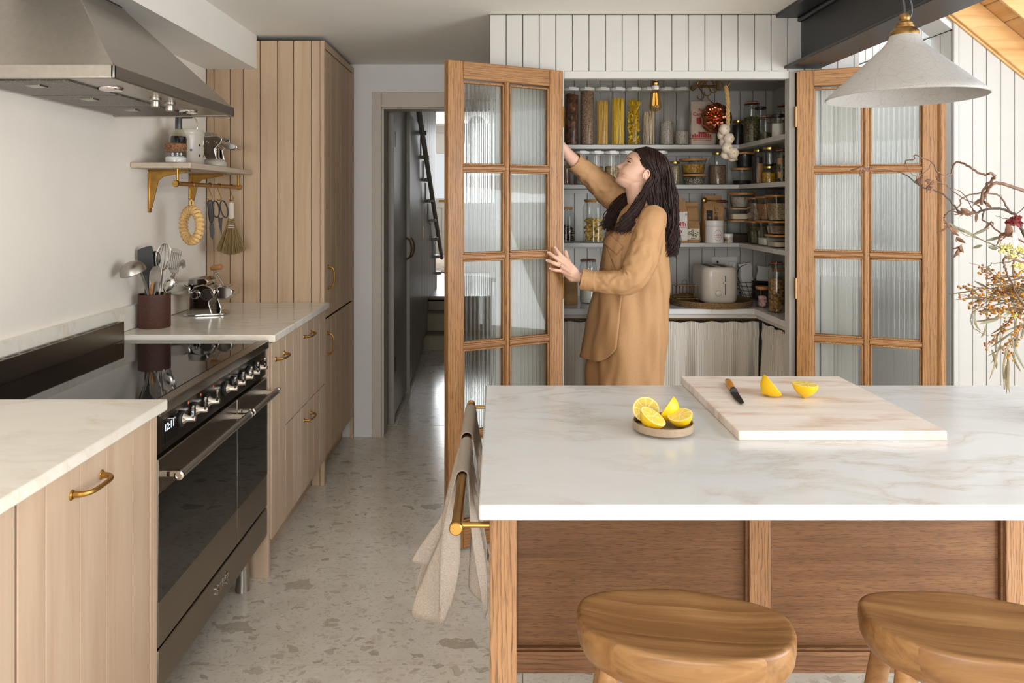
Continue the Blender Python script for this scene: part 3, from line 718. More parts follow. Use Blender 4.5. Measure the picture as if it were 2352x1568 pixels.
# hand broom
t = thing('hand_broom', 'small hand broom with white bound handle hanging by the tall cupboard', 'broom', hb)
br = plain('broom_bristle', C(142, 116, 74), .85, var=.35, scale=200)
hb2 = hb+V((0, 0, -.008))
MB().lathe([(.004, .004), (.0125, -.002), (.0135, -.03), (.0135, -.078), (.014, -.08)], hb2, 16).build('handle', plain('white_cord', C(226, 214, 196), .8, var=.1, scale=400, bump=.6, bscale=500), t)
b = MB(); rng = random.Random(3)
for i in range(260):
    a, q = rng.uniform(-1, 1), rng.uniform(-1, 1)
    w0 = .0125; x1 = a*.066; zb = -.255+.022*a*a+rng.uniform(0, .01)
    p0 = hb2+u*(a*w0)+V((-u.y, u.x, 0))*(q*.01)+zz*-.076; p1 = hb2+u*(a*.026)+V((-u.y, u.x, 0))*(q*.012)+zz*-.125
    b.tube([p0, p1, hb2+u*(x1+rng.uniform(-.003, .003))+V((-u.y, u.x, 0))*(q*.018)+zz*zb], [.0014, .0013, .0009], 4, cap=False)
b.build('bristles', br, t, kind='stuff')
for z in (-.104, -.113, -.122): 
    rr = interp([(-.125, .024), (-.076, .015)], z)
    MB().tube([hb2+u*(rr*cos(k*pi/9))+V((-u.y, u.x, 0))*(.013*sin(k*pi/9))+zz*z for k in range(18)], .0016, 6, True).build('binding', M['white'], t)
# ---- things on the wall shelf
def jar_thing(name, lab, cat, x, y, z, group=None): return thing(name, lab, cat, (x, y, z), group)
t = jar_thing('salt_jar', 'small glass jar of white salt with a cork lid on the wall shelf', 'jar', -1.309, 2.935, 1.58)
MB().lathe([(.0001, .0005), (.038, .0005), (.042, .005), (.042, .048), (.040, .054), (.0395, .054), (.0405, .046), (.0405, .006), (.037, .002)], (-1.309, 2.935, 1.58), 28).build('jar', M['glass'], t)
MB().lathe([(.0001, .003), (.038, .003), (.0398, .007), (.0398, .024), (.03, .03), (.0001, .027)], (-1.309, 2.935, 1.58), 24).build('salt', plain('salt', C(232, 228, 224), .9, bump=.4, bscale=300), t)
MB().lathe([(.0001, .046), (.0385, .046), (.041, .056), (.043, .057), (.043, .077), (.041, .08), (.0001, .08)], (-1.309, 2.935, 1.58), 28).build('cork_lid', M['cork'], t)
t = jar_thing('bottle', 'clear bottle of dark syrup with silver neck behind the salt jar', 'bottle', -1.338, 3.025, 1.58)
c0 = (-1.338, 3.025, 1.58)
MB().lathe([(.0001, .0005), (.032, .0005), (.034, .004), (.034, .105), (.030, .125), (.016, .15), (.0125, .165), (.0125, .195), (.0115, .195)], c0, 24).build('glass_body', M['bottle'], t)
MB().lathe([(.0001, .003), (.0325, .004), (.0325, .11), (.0305, .118), (.0001, .118)], c0, 24).build('syrup', plain('syrup', C(28, 22, 22), .15), t)
MB().lathe([(.0138, .150), (.0138, .196), (.0125, .198), (.0001, .198)], c0, 20).build('neck_foil', metal('foil', C(120, 124, 132), .35), t)
MB().lathe([(.0125, .198), (.0125, .207), (.0001, .208)], c0, 16).build('stopper', M['cork'], t)
t = jar_thing('canister', 'cream enamel canister with black carrying grip and round air holes on the shelf', 'canister', -1.352, 3.135, 1.58)
c0 = V((-1.352, 3.135, 1.58))
MB().lathe([(.0001, 0), (.069, 0), (.071, .003), (.071, .136), (.0001, .136)], c0, 36).build('body', M['cream'], t)
ld = MB().lathe([(.0725, .133), (.0735, .135), (.0735, .15), (.071, .155), (.05, .158), (.0001, .158)], c0, 36).build('lid', M['cream'], t)
hp_ = [c0+V((.05*k, -.01*k, .158+dz)) for k, dz in ((-1, 0), (-.98, .03), (-.7, .052), (0, .056), (.7, .052), (.98, .03), (1, 0))]
MB().tube(spline(hp_, 4), .0028, 7).build('wire', M['chrome'], ld)
MB().tube([c0+V((-.03, .006, .215)), c0+V((-.025, .005, .2155)), c0+V((.025, -.005, .2155)), c0+V((.03, -.006, .215))], [.006, .0095, .0095, .006], 12).build('grip', M['black'], ld)
for a, z in ((-52, .065), (-20, .087), (-20, .043), (10, .087), (10, .043)):
    n_ = V((cos(R(a)), sin(R(a)), 0)); MB().lathe([(.0055, 0), (.0055, .0006), (.0001, .0006)], (0, 0, 0), 12, Matrix.Translation(c0+n_*.0707+V((0, 0, z))) @ n_.to_track_quat('Z', 'Y').to_matrix().to_4x4()).build('air_hole', M['black'], t)
def octo(w, h, k=.35): return [(w/2, -h/2+h*k), (w/2, h/2-h*k), (w/2-w*k, h/2), (-w/2+w*k, h/2), (-w/2, h/2-h*k), (-w/2, -h/2+h*k), (-w/2+w*k, -h/2), (w/2-w*k, -h/2)]
MXZ = Matrix(((1, 0, 0, 0), (0, 0, 1, 0), (0, 1, 0, 0), (0, 0, 0, 1)))     # local XY -> world XZ, extrude along Y
def xz(x, y, z, rot=0): return Matrix.Translation((x, y, z)) @ MXZ @ Matrix.Rotation(rot, 4, 'Z')
Ch = M['chrome']
t = jar_thing('hand_mill', 'chrome hand mill on a round cream suction base on the wall shelf', 'mill', -1.318, 3.36, 1.58)
c0 = V((-1.318, 3.36, 1.58))
MB().lathe([(.0001, 0), (.048, 0), (.055, .012), (.053, .028), (.04, .042), (.02, .046), (.0001, .046)], c0, 30).build('suction_base', M['cream'], t)
MB().lathe([(.03, .04), (.022, .055), (.022, .09), (.03, .1)], c0, 24).build('neck', Ch, t)
b = MB(); b.prism(octo(.085, .055), -.045, .045, xz(c0.x+.005, c0.y, c0.z+.115, .1)); b.build('housing', Ch, t, .004)
for yy in (-.052, .044): 
    b = MB(); b.prism([(-.05, -.03), (-.015, -.075), (.03, -.075), (.02, -.03), (.05, 0), (.055, .022), (.03, .035), (-.035, .03), (-.055, .01)], 0, .007, xz(c0.x, c0.y+yy, c0.z+.115)); b.build('side_plate', Ch, t, .003)
b = MB(); b.prism(octo(.07, .03, .3), -.04, .04, xz(c0.x+.085, c0.y, c0.z+.10, -.12)); b.build('tray', Ch, t, .004)
b = MB(); b.prism([(-.04, 0), (.03, 0), (.018, .02), (-.02, .02)], -.04, .04, xz(c0.x-.02, c0.y, c0.z+.145)); b.build('top_cover', M['steel'], t, .003)
for dx_ in (-.012, .022): MB().lathe([(.006, 0), (.006, .005), (.0001, .006)], (0, 0, 0), 12, Matrix.Translation(c0+V((dx_, -.052, .118))) @ Matrix.Rotation(pi/2, 4, 'X')).build('bolt', Ch, t)
# ---- pasta machine on the worktop
PC = V((-1.30, 3.22, .92))
t = thing('pasta_machine', 'chrome pasta machine with wooden crank grip on the marble worktop', 'pasta machine', PC)
MB().prism(rrect(.185, .125, .03, 5), 0, .011, Matrix.Translation(PC) @ Matrix.Rotation(.25, 4, 'Z')).build('foot_plate', Ch, t, .004, 3)
for yy in (-.062, .05):
    b = MB(); b.prism([(-.055, .008), (.05, .008), (.035, .06), (.062, .1), (.05, .125), (.01, .14), (-.03, .13), (-.052, .10)], 0, .012, xz(PC.x, PC.y+yy, PC.z)); b.build('side_frame', Ch, t, .004)
b = MB(); b.prism(octo(.095, .06), -.05, .05, xz(PC.x+.005, PC.y, PC.z+.105)); b.build('roller_housing', Ch, t, .005)
b = MB(); b.prism(octo(.055, .048, .3), 0, .014, xz(PC.x+.03, PC.y-.076, PC.z+.095)); b.build('cutter_cover', M['steel_d'], t, .004)
b = MB(); b.lathe([(.019, 0), (.019, .012), (.014, .02), (.0001, .021)], (0, 0, 0), 20, Matrix.Translation(PC+V((-.022, -.06, .095))) @ Matrix.Rotation(pi/2, 4, 'X')); b.build('adjusting_knob', Ch, t)
b = MB(); b.prism([(-.035, -.018), (.045, -.024), (.05, .012), (.02, .024), (-.05, .026), (-.055, .0)], -.06, .055, xz(PC.x-.095, PC.y, PC.z+.115)); b.build('dough_tray', Ch, t, .006)
b = MB(); b.prism([(-.045, -.014), (.04, -.014), (.052, .004), (.03, .02), (-.04, .018)], -.05, .05, xz(PC.x-.02, PC.y, PC.z+.148)); b.build('top_cover', Ch, t, .005)
b = MB(); b.prism(octo(.085, .06, .3), -.045, .045, xz(PC.x+.088, PC.y+.01, PC.z+.1)); b.build('cutter_attachment', Ch, t, .005)
MB().tube([PC+V((.06, .07, .11)), PC+V((.0, .085, .195))], .0042, 8).build('crank', M['steel'], t)
MB().tube([PC+V((-.012, .085, .196)), PC+V((-.004, .083, .199)), PC+V((.035, .076, .205)), PC+V((.042, .074, .206))], [.009, .0115, .0125, .009], 14).build('crank_grip', M['lidwood'], t)
# ---- pot of utensils
PT = V((-1.374, 2.888, .92))
pt = thing('utensil_pot', 'rusty brown stoneware pot holding the cooking utensils', 'pot', PT)
MB().lathe([(.0001, 0), (.0585, 0), (.0605, .004), (.0605, .134), (.0575, .134), (.057, .012), (.0001, .012)], PT, 36).build('pot', M['rust'], pt)
def at(px, py, dy=0): return P(px, py, PT.y+dy)
t = thing('ladle', 'steel ladle leaning left out of the brown pot', 'ladle', PT)
g = P(303, 617, 2.72)
MB().tube([PT+V((-.005, .01, .02)), P(343, 680, 2.84), P(325, 632, 2.75), P(321, 622, 2.735)], [.004, .0055, .005, .004], 8).build('handle', M['steel'], t)
m = Matrix.Translation(g) @ Matrix.Rotation(R(-14), 4, 'Y') @ Matrix.Rotation(R(18), 4, 'X')
MB().lathe([(.047, -.016), (.048, -.014), (.043, .006), (.03, .02), (.014, .026), (.0001, .028), (.0001, .026), (.014, .0245), (.029, .0185), (.0415, .005), (.0465, -.016)], (0, 0, 0), 26, m, cap=False).build('bowl', M['steel'], t)
def blade(nm, lab, cat, pts, mat, th, base, top, hr, dy=0, hm=None, slots=None):
    t = thing(nm, lab, cat, PT)
    f = [P(a, b_, PT.y+dy) for a, b_ in pts]; o = V((.3, .95, 0)).normalized()*th
    MB().loft([[p-o/2 for p in f], [p+o/2 for p in f]]).build('blade', mat, t, .001)
    MB().tube([base, top], hr, 8).build('handle', hm or mat, t)
    if slots:
        b = MB()
        for s_ in slots:
            q = [P(a, b_, PT.y+dy) for a, b_ in s_]; b.loft([[p-o*.56 for p in q], [p+o*.56 for p in q]])
        b.build('slot', M['plaster'], t)
    return t
blade('spatula', 'wide graphite silicone spatula at the back of the brown pot', 'spatula', [(317, 574), (325, 570), (345, 564), (349, 566), (352, 590), (353, 615), (346, 638), (333, 640), (321, 612), (317, 598)], M['graph'], .006, PT+V((-.02, -.02, .02)), at(337, 632), .009)
t = thing('slotted_turner', 'steel slotted turner at the right of the brown pot', 'turner', PT)
bars = [[(393, 571), (396, 571), (391, 612), (388, 612)]]
b = MB(); o = V((.2, .97, 0)).normalized()*.002
def quad(pts, bb, dy=.0): f = [P(a, c, PT.y+dy) for a, c in pts]; bb.loft([[p-o/2 for p in f], [p+o/2 for p in f]])
quad([(393, 578), (394, 571), (398, 569), (408, 572), (416, 577), (417, 582), (416, 587)], b); quad([(387, 615), (411, 619), (408, 628), (391, 626)], b)
for k in range(6):
    x0, x1 = 393+k*4.1, 388+k*4.1; quad([(x0, 577+k*1.6), (x0+1.9, 577+k*1.6), (x1+1.9, 618), (x1, 617)], b)
b.build('blade', M['steel'], t)
MB().tube([PT+V((.01, .0, .03)), at(392, 640, 0), at(400, 626, 0)], [.003, .005, .005], 8).build('handle', M['steel'], t)
blade('wooden_spatula', 'small wooden spatula in the middle of the brown pot', 'spatula', [(345, 655), (351, 646), (353, 650), (349, 676), (342, 678)], M['lidwood'], .005, PT+V((0, -.03, .04)), at(347, 668, -.04), .004, -.045)
blade('fish_slice', 'flat steel fish slice with a hooked edge in front of the spatula', 'turner', [(342, 640), (344, 624), (352, 612), (364, 610), (372, 618), (370, 640), (362, 662), (356, 678), (350, 678), (350, 655)], M['steel'], .002, PT+V((0, -.02, .03)), at(355, 672, -.03), .004, -.03)
t = thing('serving_spoon', 'shiny steel serving spoon lowest at the right of the brown pot', 'spoon', PT)
m = Matrix.Translation(at(388, 655, -.03)) @ Matrix.Rotation(R(28), 4, 'Y')
MB().sphere((0, 0, 0), .026, 14, 10, (.85, .3, 1.25), m).build('bowl', Ch, t)
MB().tube([PT+V((.01, -.02, .03)), at(378, 672, -.03)], .0035, 8).build('handle', Ch, t)
t = thing('whisk', 'steel wire whisk behind the slotted turner in the pot', 'whisk', PT)
g = at(375, 590, .03); dd = (g-(PT+V((0, .02, .02)))).normalized()
for k in range(7):
    a = pi*k/7; s1 = V((cos(a), sin(a), 0)); pts = [g-dd*.05]+[g+dd*(.02-.055*cos(q))+s1*.026*sin(q) for q in [pi*j/8*1.0 for j in range(1, 8)]]+[g-dd*.05+V((.001, 0, 0))]
    pts = [g-dd*.055+dd*(.055-.055*cos(2*pi*j/20))+s1*.03*sin(2*pi*j/20) for j in range(21)]
    MB().tube(pts, .0012, 5).build('wire', M['steel'], t)
MB().tube([PT+V((0, .02, .02)), g-dd*.05], .006, 8).build('handle', M['steel'], t)
t = thing('cooking_spoon', 'grey oval cooking spoon behind the graphite spatula', 'spoon', PT)
MB().sphere(at(357, 594, .04), .03, 14, 10, (.75, .18, 1.1), None).build('bowl', M['steel_d'], t)
MB().tube([PT+V((0, .03, .03)), at(356, 610, .04)], .005, 8).build('handle', M['steel_d'], t)
t = thing('masher', 'steel potato masher sticking out right behind the turner', 'masher', PT)
for k in range(4): MB().tube(spline([at(404+k*2, 612, .03), at(418+k*2, 598+3*k, .03), at(425, 600+4*k, .03), at(418, 606+3*k, .03)], 4), .0022, 6).build('wire', M['steel'], t)
MB().tube([PT+V((.02, .02, .03)), at(405, 612, .03)], .005, 8).build('handle', M['steel'], t)
# ================================================================ PANTRY DOORS
def glazed_door(name, label, hinge, phi, L=.546, top=1.996, bead=False):
    root = thing(name, label, 'door', (0, 0, 0))
    T = .02; O, OX = M['oak'], M['oakx']
    st_w, mun = .068, .026
    def bev(b, n, mat, par=root, w=.003): return b.build(n, mat, par, w, 2)
    bev(MB().box(0, st_w, -T, T, .012, top), 'stile', O); bev(MB().box(L-st_w, L, -T, T, .012, top), 'stile', O)
    bev(MB().box(st_w, L-st_w, -T, T, top-.072, top), 'top_rail', OX); bev(MB().box(st_w, L-st_w, -T, T, .012, .117), 'bottom_rail', OX)
    zt = top-.08; ph, gap = .341, .025; xm = L/2
    zb = [(zt-i*(ph+gap)-ph, zt-i*(ph+gap)) for i in range(5)]
    def moulded(horizontal, a0, a1, c, par=root, n='muntin'):        # profiled glazing bar
        pr = [(-.013, -.009), (-.0105, -.0125), (-.007, -.0135), (-.005, -.0175), (.005, -.0175), (.007, -.0135), (.0105, -.0125), (.013, -.009),
              (.013, .009), (.0105, .0125), (.007, .0135), (.005, .0175), (-.005, .0175), (-.007, .0135), (-.0105, .0125), (-.013, .009)]
        if horizontal: r = [[V((x, p[1], c+p[0])) for p in pr] for x in (a0, a1)]
        else: r = [[V((c+p[0], p[1], z)) for p in pr] for z in (a0, a1)]
        return MB().loft(r).build(n, OX if horizontal else O, par, 0)
    moulded(False, .117, top-.072, xm)
    for (z0, z1), nz in zip(zb, zb[1:]):
        for a, c in ((st_w, xm-.012), (xm+.012, L-st_w)): moulded(True, a, c, (z0+nz[1])/2)
    for i, (z0, z1) in enumerate(zb):
        z0 = max(z0, .117)
        for a, c in ((st_w, xm-.013), (xm+.013, L-st_w)):
            # reeded pane: flat back, rounded ribs in front
            n = int((c-a)/.0185); prof = []
            for k in range(n*6+1):
                x = a+(c-a)*k/(n*6); prof.append((x, -.0014-.0026*abs(sin(pi*k/6))))
            poly = prof+[(c, .0026), (a, .0026)]
            MB().loft([[V((p[0], p[1], z)) for p in poly] for z in (z0, z1)]).build('pane', M['reeded'], root, ang=60)
            # stepped bead round the pane
            b = MB()
            for (xa, xb, za, zb_) in ((a, a+.007, z0, z1), (c-.007, c, z0, z1), (a, c, z0, z0+.007), (a, c, z1-.007, z1)):
                for yy in (-.013, .005): b.box(xa, xb, yy, yy+.008, za, zb_)
            b.build('glazing_bead', O, root, .002, 1)
    if bead:
        MB().tube([(L+.001, -.012, .012), (L+.001, -.012, top-.004)], .017, 12).build('meeting_bead', O, root)
    for z in (.25, 1.0, 1.75):
        MB().tube([(-.004, -.016 if bead else .016, z), (-.004, -.016 if bead else .016, z+.09)], .006, 8).build('hinge', M['brassd'], root)
    root.location = (hinge[0], hinge[1], 0); root.rotation_euler = (0, 0, phi); return root
glazed_door('pantry_door', 'left golden oak pantry door with reeded glass panes that the woman holds', (.283, 3.158), atan2(-.246, -.485))
glazed_door('pantry_door', 'right golden oak pantry door with reeded glass panes behind the pendant lamp', (1.320, 3.158), atan2(-.20, .508), bead=True)
# ================================================================ PANTRY FITTINGS
SY, SX = 3.85, 1.30                      # front edges of the back run and of the right run
S1, S2, S3, CT = 1.730, 1.516, 1.203, .885
for z, lab in ((S1, 'highest white pantry shelf holding the tall plastic canisters'), (S2, 'middle white pantry shelf level with the head of the woman'), (S3, 'lowest white pantry shelf above the toaster')):
    b = MB(); mxp = None
    b.prism([(.001, SY), (SX, SY), (SX, YF+.045), (XR-.001, YF+.045), (XR-.001, YB-.013), (.001, YB-.013)], z-.022, z)
    o = b.build('pantry_shelf', M['board'], None, .002); tag(o, lab, 'shelf')
    MB().box(.001, SX-.02, YB-.03, YB-.0125, z-.045, z-.0225).build('batten', M['board'], o, .001)
b = MB(); b.prism([(.001, 3.617), (SX, 3.617), (SX, YF+.045), (XR-.001, YF+.045), (XR-.001, YB-.013), (.001, YB-.013)], CT-.028, CT)
o = tag(b.build('pantry_worktop', M['marble'], None, .003), 'white marble worktop inside the pantry under the toaster', 'worktop')
b = MB(); b.prism([(.001, 3.64), (SX+.02, 3.64), (SX+.02, YF+.045), (SX+.04, YF+.045), (SX+.04, 3.66), (.001, 3.66)], CT-.052, CT-.0285); b.build('under_rail', M['board'], o, .001)
# curtain below
ct_m = NT('ticking_stripe'); v_ = ct_m.obj((1, 1, 1)); wv = ct_m.nd('TexWave', wave_type='BANDS', bands_direction='X'); wv.inputs['Scale'].default_value = 1.0
at_ = ct_m.nd('Attribute', attribute_name='fold'); mu_ = ct_m.nd('Math', operation='MULTIPLY'); mu_.inputs[1].default_value = 900
ct_m.link(at_.outputs['Fac'], mu_.inputs[0]); sn = ct_m.nd('Math', operation='SINE'); ct_m.link(mu_.outputs[0], sn.inputs[0])
ct_m.col(ct_m.ramp(sn.outputs[0], [(.35, C(226, 221, 212)), (.75, C(190, 180, 165))])); ct_m.set(.9)
def curtain(lab, p0, p1, nrm, seed, ztop=CT-.078, zbot=.03):
    p0, p1, nrm = V(p0), V(p1), V(nrm); L = (p1-p0).length; rng = random.Random(seed)
    ph = [rng.uniform(0, 6.28) for _ in range(6)]
    nu, nv = int(L*240), 26; fold = []
    def fn(u, v):
        s = u*L; z = ztop-(ztop-zbot)*v
        g = .25+.75*min(1, max(0, (v-.06)/.25))
        w_ = sin(s*36+ph[0]+1.8*sin(s*8+ph[1]))*.6+.35*sin(s*71+ph[2]+.8*v)+.3*sin(s*23+ph[3])
        gather = .0025*sin(s*260+ph[4])*max(0, 1-v/.14)+(.006 if abs(v-.085) < .03 else 0)
        fold.append(s+.012*sin(s*37+ph[5]))
        p = p0.lerp(p1, u)+nrm*(w_*.026*g+gather); p.z = z+(.004*sin(s*60+ph[2]) if v == 0 else 0); return p
    o = MB().grid(fn, nu, nv).build('curtain', ct_m.m, None, ang=80)
    a = o.data.attributes.new('fold', 'FLOAT', 'POINT'); a.data.foreach_set('value', fold)
    return tag(o, lab, 'curtain', 'striped curtains below the pantry worktop')
curtain('gathered striped curtain below the back run of the pantry worktop', (.01, 3.69, 0), (SX+.05, 3.69, 0), (0, -1, 0), 1)
curtain('gathered striped curtain below the right hand pantry worktop', (SX+.055, 3.66, 0), (SX+.055, YF+.05, 0), (-1, 0, 0), 2)
cr = thing('curtain_rod', 'thin brass rod with rings carrying the pantry curtain', 'rod', (.65, 3.69, CT-.062))
MB().tube([(.002, 3.69, CT-.064), (SX+.06, 3.69, CT-.064)], .0045, 8).build('rod', M['brassd'], cr)
for k in range(17): MB().tube([(.04+k*.08, 3.69+.009*cos(a), CT-.064+.009*sin(a)) for a in [2*pi*j/10 for j in range(10)]], .0014, 5, True).build('ring', M['brassd'], cr)
# socket
so = thing('socket', 'white double socket on the boarded wall behind the toaster', 'socket', (1.24, YB-.013, 1.1))
def pbx(a, b_, c, d, Y, Yt, nm, mat, par, bv=.002): return MB().box(PX(a, Y), PX(b_, Y), Y-Yt, Y, PZ(d, Y), PZ(c, Y)).build(nm, mat, par, bv)
pbx(1634, 1692, 589, 622, YB-.012, .008, 'face_plate', M['white'], so)
pbx(1673, 1690, 600, 621, YB-.020, .012, 'plug', M['white'], so, .004)
pbx(1646, 1650, 599, 604, YB-.0202, .004, 'rocker', M['black'], so, .0005)
# hanging bulb
bu = thing('pendant_bulb', 'bare filament bulb in a brass holder hanging in the pantry', 'bulb', (PX(1505, 3.5), 3.5, 2.0))
bx, bY = PX(1505, 3.5), 3.5
def zz_(y): return PZ(y, 3.5)
MB().tube([(bx, bY, ZC-.001), (bx, bY, zz_(183))], .0035, 8).build('flex', M['brassd'], bu)
hb_ = MB().lathe([(.0001, zz_(178)), (.012, zz_(179)), (.017, zz_(183)), (.017, zz_(186)), (.0155, zz_(187)), (.0172, zz_(189)), (.0172, zz_(192)), (.0155, zz_(193.5)), (.016, zz_(197)), (.0001, zz_(197))], (bx, bY, 0), 24).build('holder', M['brass'], bu)
MB().lathe([(.0001, zz_(197)), (.0165, zz_(197)), (.018, zz_(199)), (.018, zz_(204)), (.016, zz_(206)), (.0001, zz_(206))], (bx, bY, 0), 20).build('cap', M['white'], hb_)
gb = MB().lathe([(.015, zz_(205)), (.0165, zz_(210)), (.022, zz_(225)), (.029, zz_(238)), (.0315, zz_(245)), (.029, zz_(250)), (.021, zz_(254)), (.008, zz_(256)), (.0001, zz_(257))], (bx, bY, 0), 28).build('bulb_glass', M['amber'], bu)
fm = emit('filament', (1, .5, .16, 1), 1.6)
for k in range(6):
    a = 2*pi*k/6; MB().tube([(bx+.008*cos(a), bY+.008*sin(a), zz_(213)), (bx+.0125*cos(a), bY+.0125*sin(a), zz_(242))], .0014, 5).build('filament', fm, gb)
MB().tube([(bx, bY, zz_(206)), (bx, bY, zz_(240))], .0035, 6).build('stem', M['glass'], gb)
# utensil rail with hooks, garlic and copper mould
QX, QZ = 1.118, 2.075
ur = thing('hook_rail', 'brass rail with hooks fixed to the boxed soffit in the pantry', 'rail', (QX, 3.8, QZ))
MB().tube([(QX, 4.09, QZ-.005), (QX, 3.32, QZ-.005)], .011, 12).build('rail', M['brass'], ur)
MB().sphere((QX, 4.09, QZ-.005), .0155, 12, 8).build('finial', M['brass'], ur)
for y in (4.02, 3.40):
    MB().tube([(QX, y, QZ-.005), (1.238, y, QZ-.005)], .007, 8).build('arm', M['brass'], ur)
    MB().box(1.232, 1.239, y-.02, y+.02, QZ-.014, QZ+.05).build('wall_plate', M['brass'], ur, .002)
hk_pos = []
for i, (y, lab) in enumerate(((3.93, 'empty brass S hook furthest in on the pantry rail'), (3.80, 'brass S hook holding the copper mould on the pantry rail'), (3.70, 'empty brass S hook between the copper mould and the garlic'), (3.60, 'brass S hook nearest the garlic string, left of it'), (3.50, 'brass S hook holding the garlic string'))):
    hk_pos.append(s_hook(QX, y, QZ-.005, lab, .085, 'brass S hooks on the pantry rail', .019, .0026, V((.8, -.6, 0)), .011))
# garlic string
g0 = hk_pos[4]; GY = 3.50
gt = thing('garlic_string', 'plaited string of garlic bulbs hanging from the pantry rail', 'garlic', g0)
pl = [P(1668, 206, GY), P(1671, 225, GY), P(1672, 250, GY), P(1672, 275, GY), P(1671, 300, GY), P(1670, 330, GY)]
pl[0] = g0+V((0, 0, .004))
b = MB(); sp_ = spline(pl, 10); 
for k in range(3):
    b.tube([p+V((.0055*cos(i*.55+2.1*k), .0055*sin(i*.55+2.1*k), 0)) for i, p in enumerate(sp_)], .0058, 6)
b.build('plait', M['rope'], gt, kind='stuff')
gm = plain('garlic_skin', C(204, 188, 170), .6, var=.12, scale=60)
for px, py, r in ((1664, 297, 13), (1657, 310, 11), (1674, 318, 13), (1662, 325, 11), (1670, 339, 13), (1666, 356, 11), (1684, 351, 13.5), (1683, 361, 11)):
    c = P(px, py, GY-.02 if r > 12 else GY+.01); rr = r*GY/F; rn = random.Random(px)
    d_ = V((rn.uniform(-.5, .5), -1, rn.uniform(-.4, .2))).normalized() if r > 12 else V((rn.uniform(-1, 1), -.4, rn.uniform(-.6, .6))).normalized()
    q = Matrix.Translation(c) @ d_.to_track_quat('Z', 'Y').to_matrix().to_4x4()
    rings = []
    for i in range(1, 12):
        tt = pi*i/12; z = -cos(tt)*.82
        if z > 0: z = z+.25*z**4
        rings.append([V(((1+.06*cos(6*2*pi*k/24))*rr*sin(tt)*cos(2*pi*k/24), (1+.06*cos(6*2*pi*k/24))*rr*sin(tt)*sin(2*pi*k/24), rr*z)) for k in range(24)])
    o = MB().loft(rings, mx=q).build('garlic_bulb', gm, gt)
    MB().lathe([(.0045, .8*rr), (.0042, 1.12*rr), (.0001, 1.13*rr)], (0, 0, 0), 10, q).build('root_end', M['straw'], o)
# copper mould
cm = thing('copper_mould', 'fluted copper jelly mould hanging in front of the rice sack', 'mould', P(1642, 272, 3.79))
d_ = V((-.35, -.9, .15)).normalized(); q = Matrix.Translation(P(1644, 270, 3.80)) @ d_.to_track_quat('Z', 'Y').to_matrix().to_4x4() @ Matrix.Rotation(.5, 4, 'Z')
rings = []
for r, z, f in ((.080, -.02, 0), (.0815, -.018, 0), (.0805, -.014, .0), (.076, -.01, .02), (.074, .012, .05), (.068, .032, .09), (.056, .046, .13), (.042, .05, .14), (.03, .042, .12), (.02, .03, .05), (.012, .036, 0), (.004, .04, 0)):
    rings.append([V((r*(1+f*cos(8*a))*cos(a+.25*z/.05), r*(1+f*cos(8*a))*sin(a+.25*z/.05), z)) for a in [2*pi*k/96 for k in range(96)]])
MB().loft(rings, mx=q).build('mould', M['copper'], cm, ang=60)
MB().tube(spline([hk_pos[1]+V((0, 0, -.002)), hk_pos[1]+V((.005, -.005, -.02)), P(1650, 246, 3.83)], 4), .002, 6).build('loop', M['copper'], cm)
# ================================================================ PANTRY GOODS
G, PLs, WD = M['glass'], M['plastic'], M['lidwood']
flake = grains('bran_flakes', [C(112, 66, 34), C(84, 46, 24), C(146, 94, 52), C(64, 36, 20)], 75, .8, (1, 1, .7), 1)
buck = grains('buckwheat', [C(152, 116, 88), C(176, 140, 112), C(124, 90, 66), C(190, 160, 132)], 260, .8)
rice = grains('rice_grains', [C(206, 196, 178), C(222, 214, 200), C(186, 174, 154)], 260, .7)
oats = grains('oats', [C(196, 170, 124), C(214, 192, 150), C(168, 138, 94)], 170, .8)
herb = grains('dried_herbs', [C(112, 104, 58), C(84, 80, 44), C(146, 134, 82), C(66, 58, 34)], 150, .9, (1, 1, 1), 1)
darkg = grains('dark_beans', [C(42, 32, 28), C(62, 46, 38), C(28, 22, 20)], 120, .6)
corn = grains('popcorn', [C(214, 160, 50), C(190, 126, 34), C(232, 188, 90)], 170, .5)
seeds = grains('mixed_seeds', [C(226, 220, 206), C(40, 34, 32), C(196, 180, 150), C(80, 64, 52)], 200, .7)
brownr = grains('brown_lentils', [C(150, 116, 92), C(126, 92, 72), C(172, 138, 112)], 260, .8)
gran = grains('granola', [C(176, 128, 62), C(120, 80, 40), C(206, 166, 96), C(150, 122, 70), C(90, 60, 34)], 110, .8, (1, 1, 1), 1)
flour = plain('flour', C(226, 220, 208), .95); sugar = plain('sugar', C(214, 196, 164), .9)
turm = grains('turmeric', [C(222, 160, 24), C(240, 182, 40), C(196, 134, 20)], 200, .8)
dates = plain('dates', C(52, 28, 22), .35, var=.5, scale=60, bump=.8, bscale=50)
past = plain('dry_pasta', C(206, 168, 84), .55, var=.12, scale=40); spag = plain('spaghetti', C(216, 170, 60), .5, var=.1, scale=100); yel = plain('egg_spaghetti', C(220, 178, 22), .5, var=.1, scale=100); nood = plain('rice_noodles', C(198, 176, 144), .7, var=.15, scale=100)
pink = plain('marshmallow', C(226, 178, 176), .8)
orange = plain('rubber_seal', C(196, 96, 44), .6)
gold = metal('gold_lid', C(206, 166, 84), .28); blk = M['black']
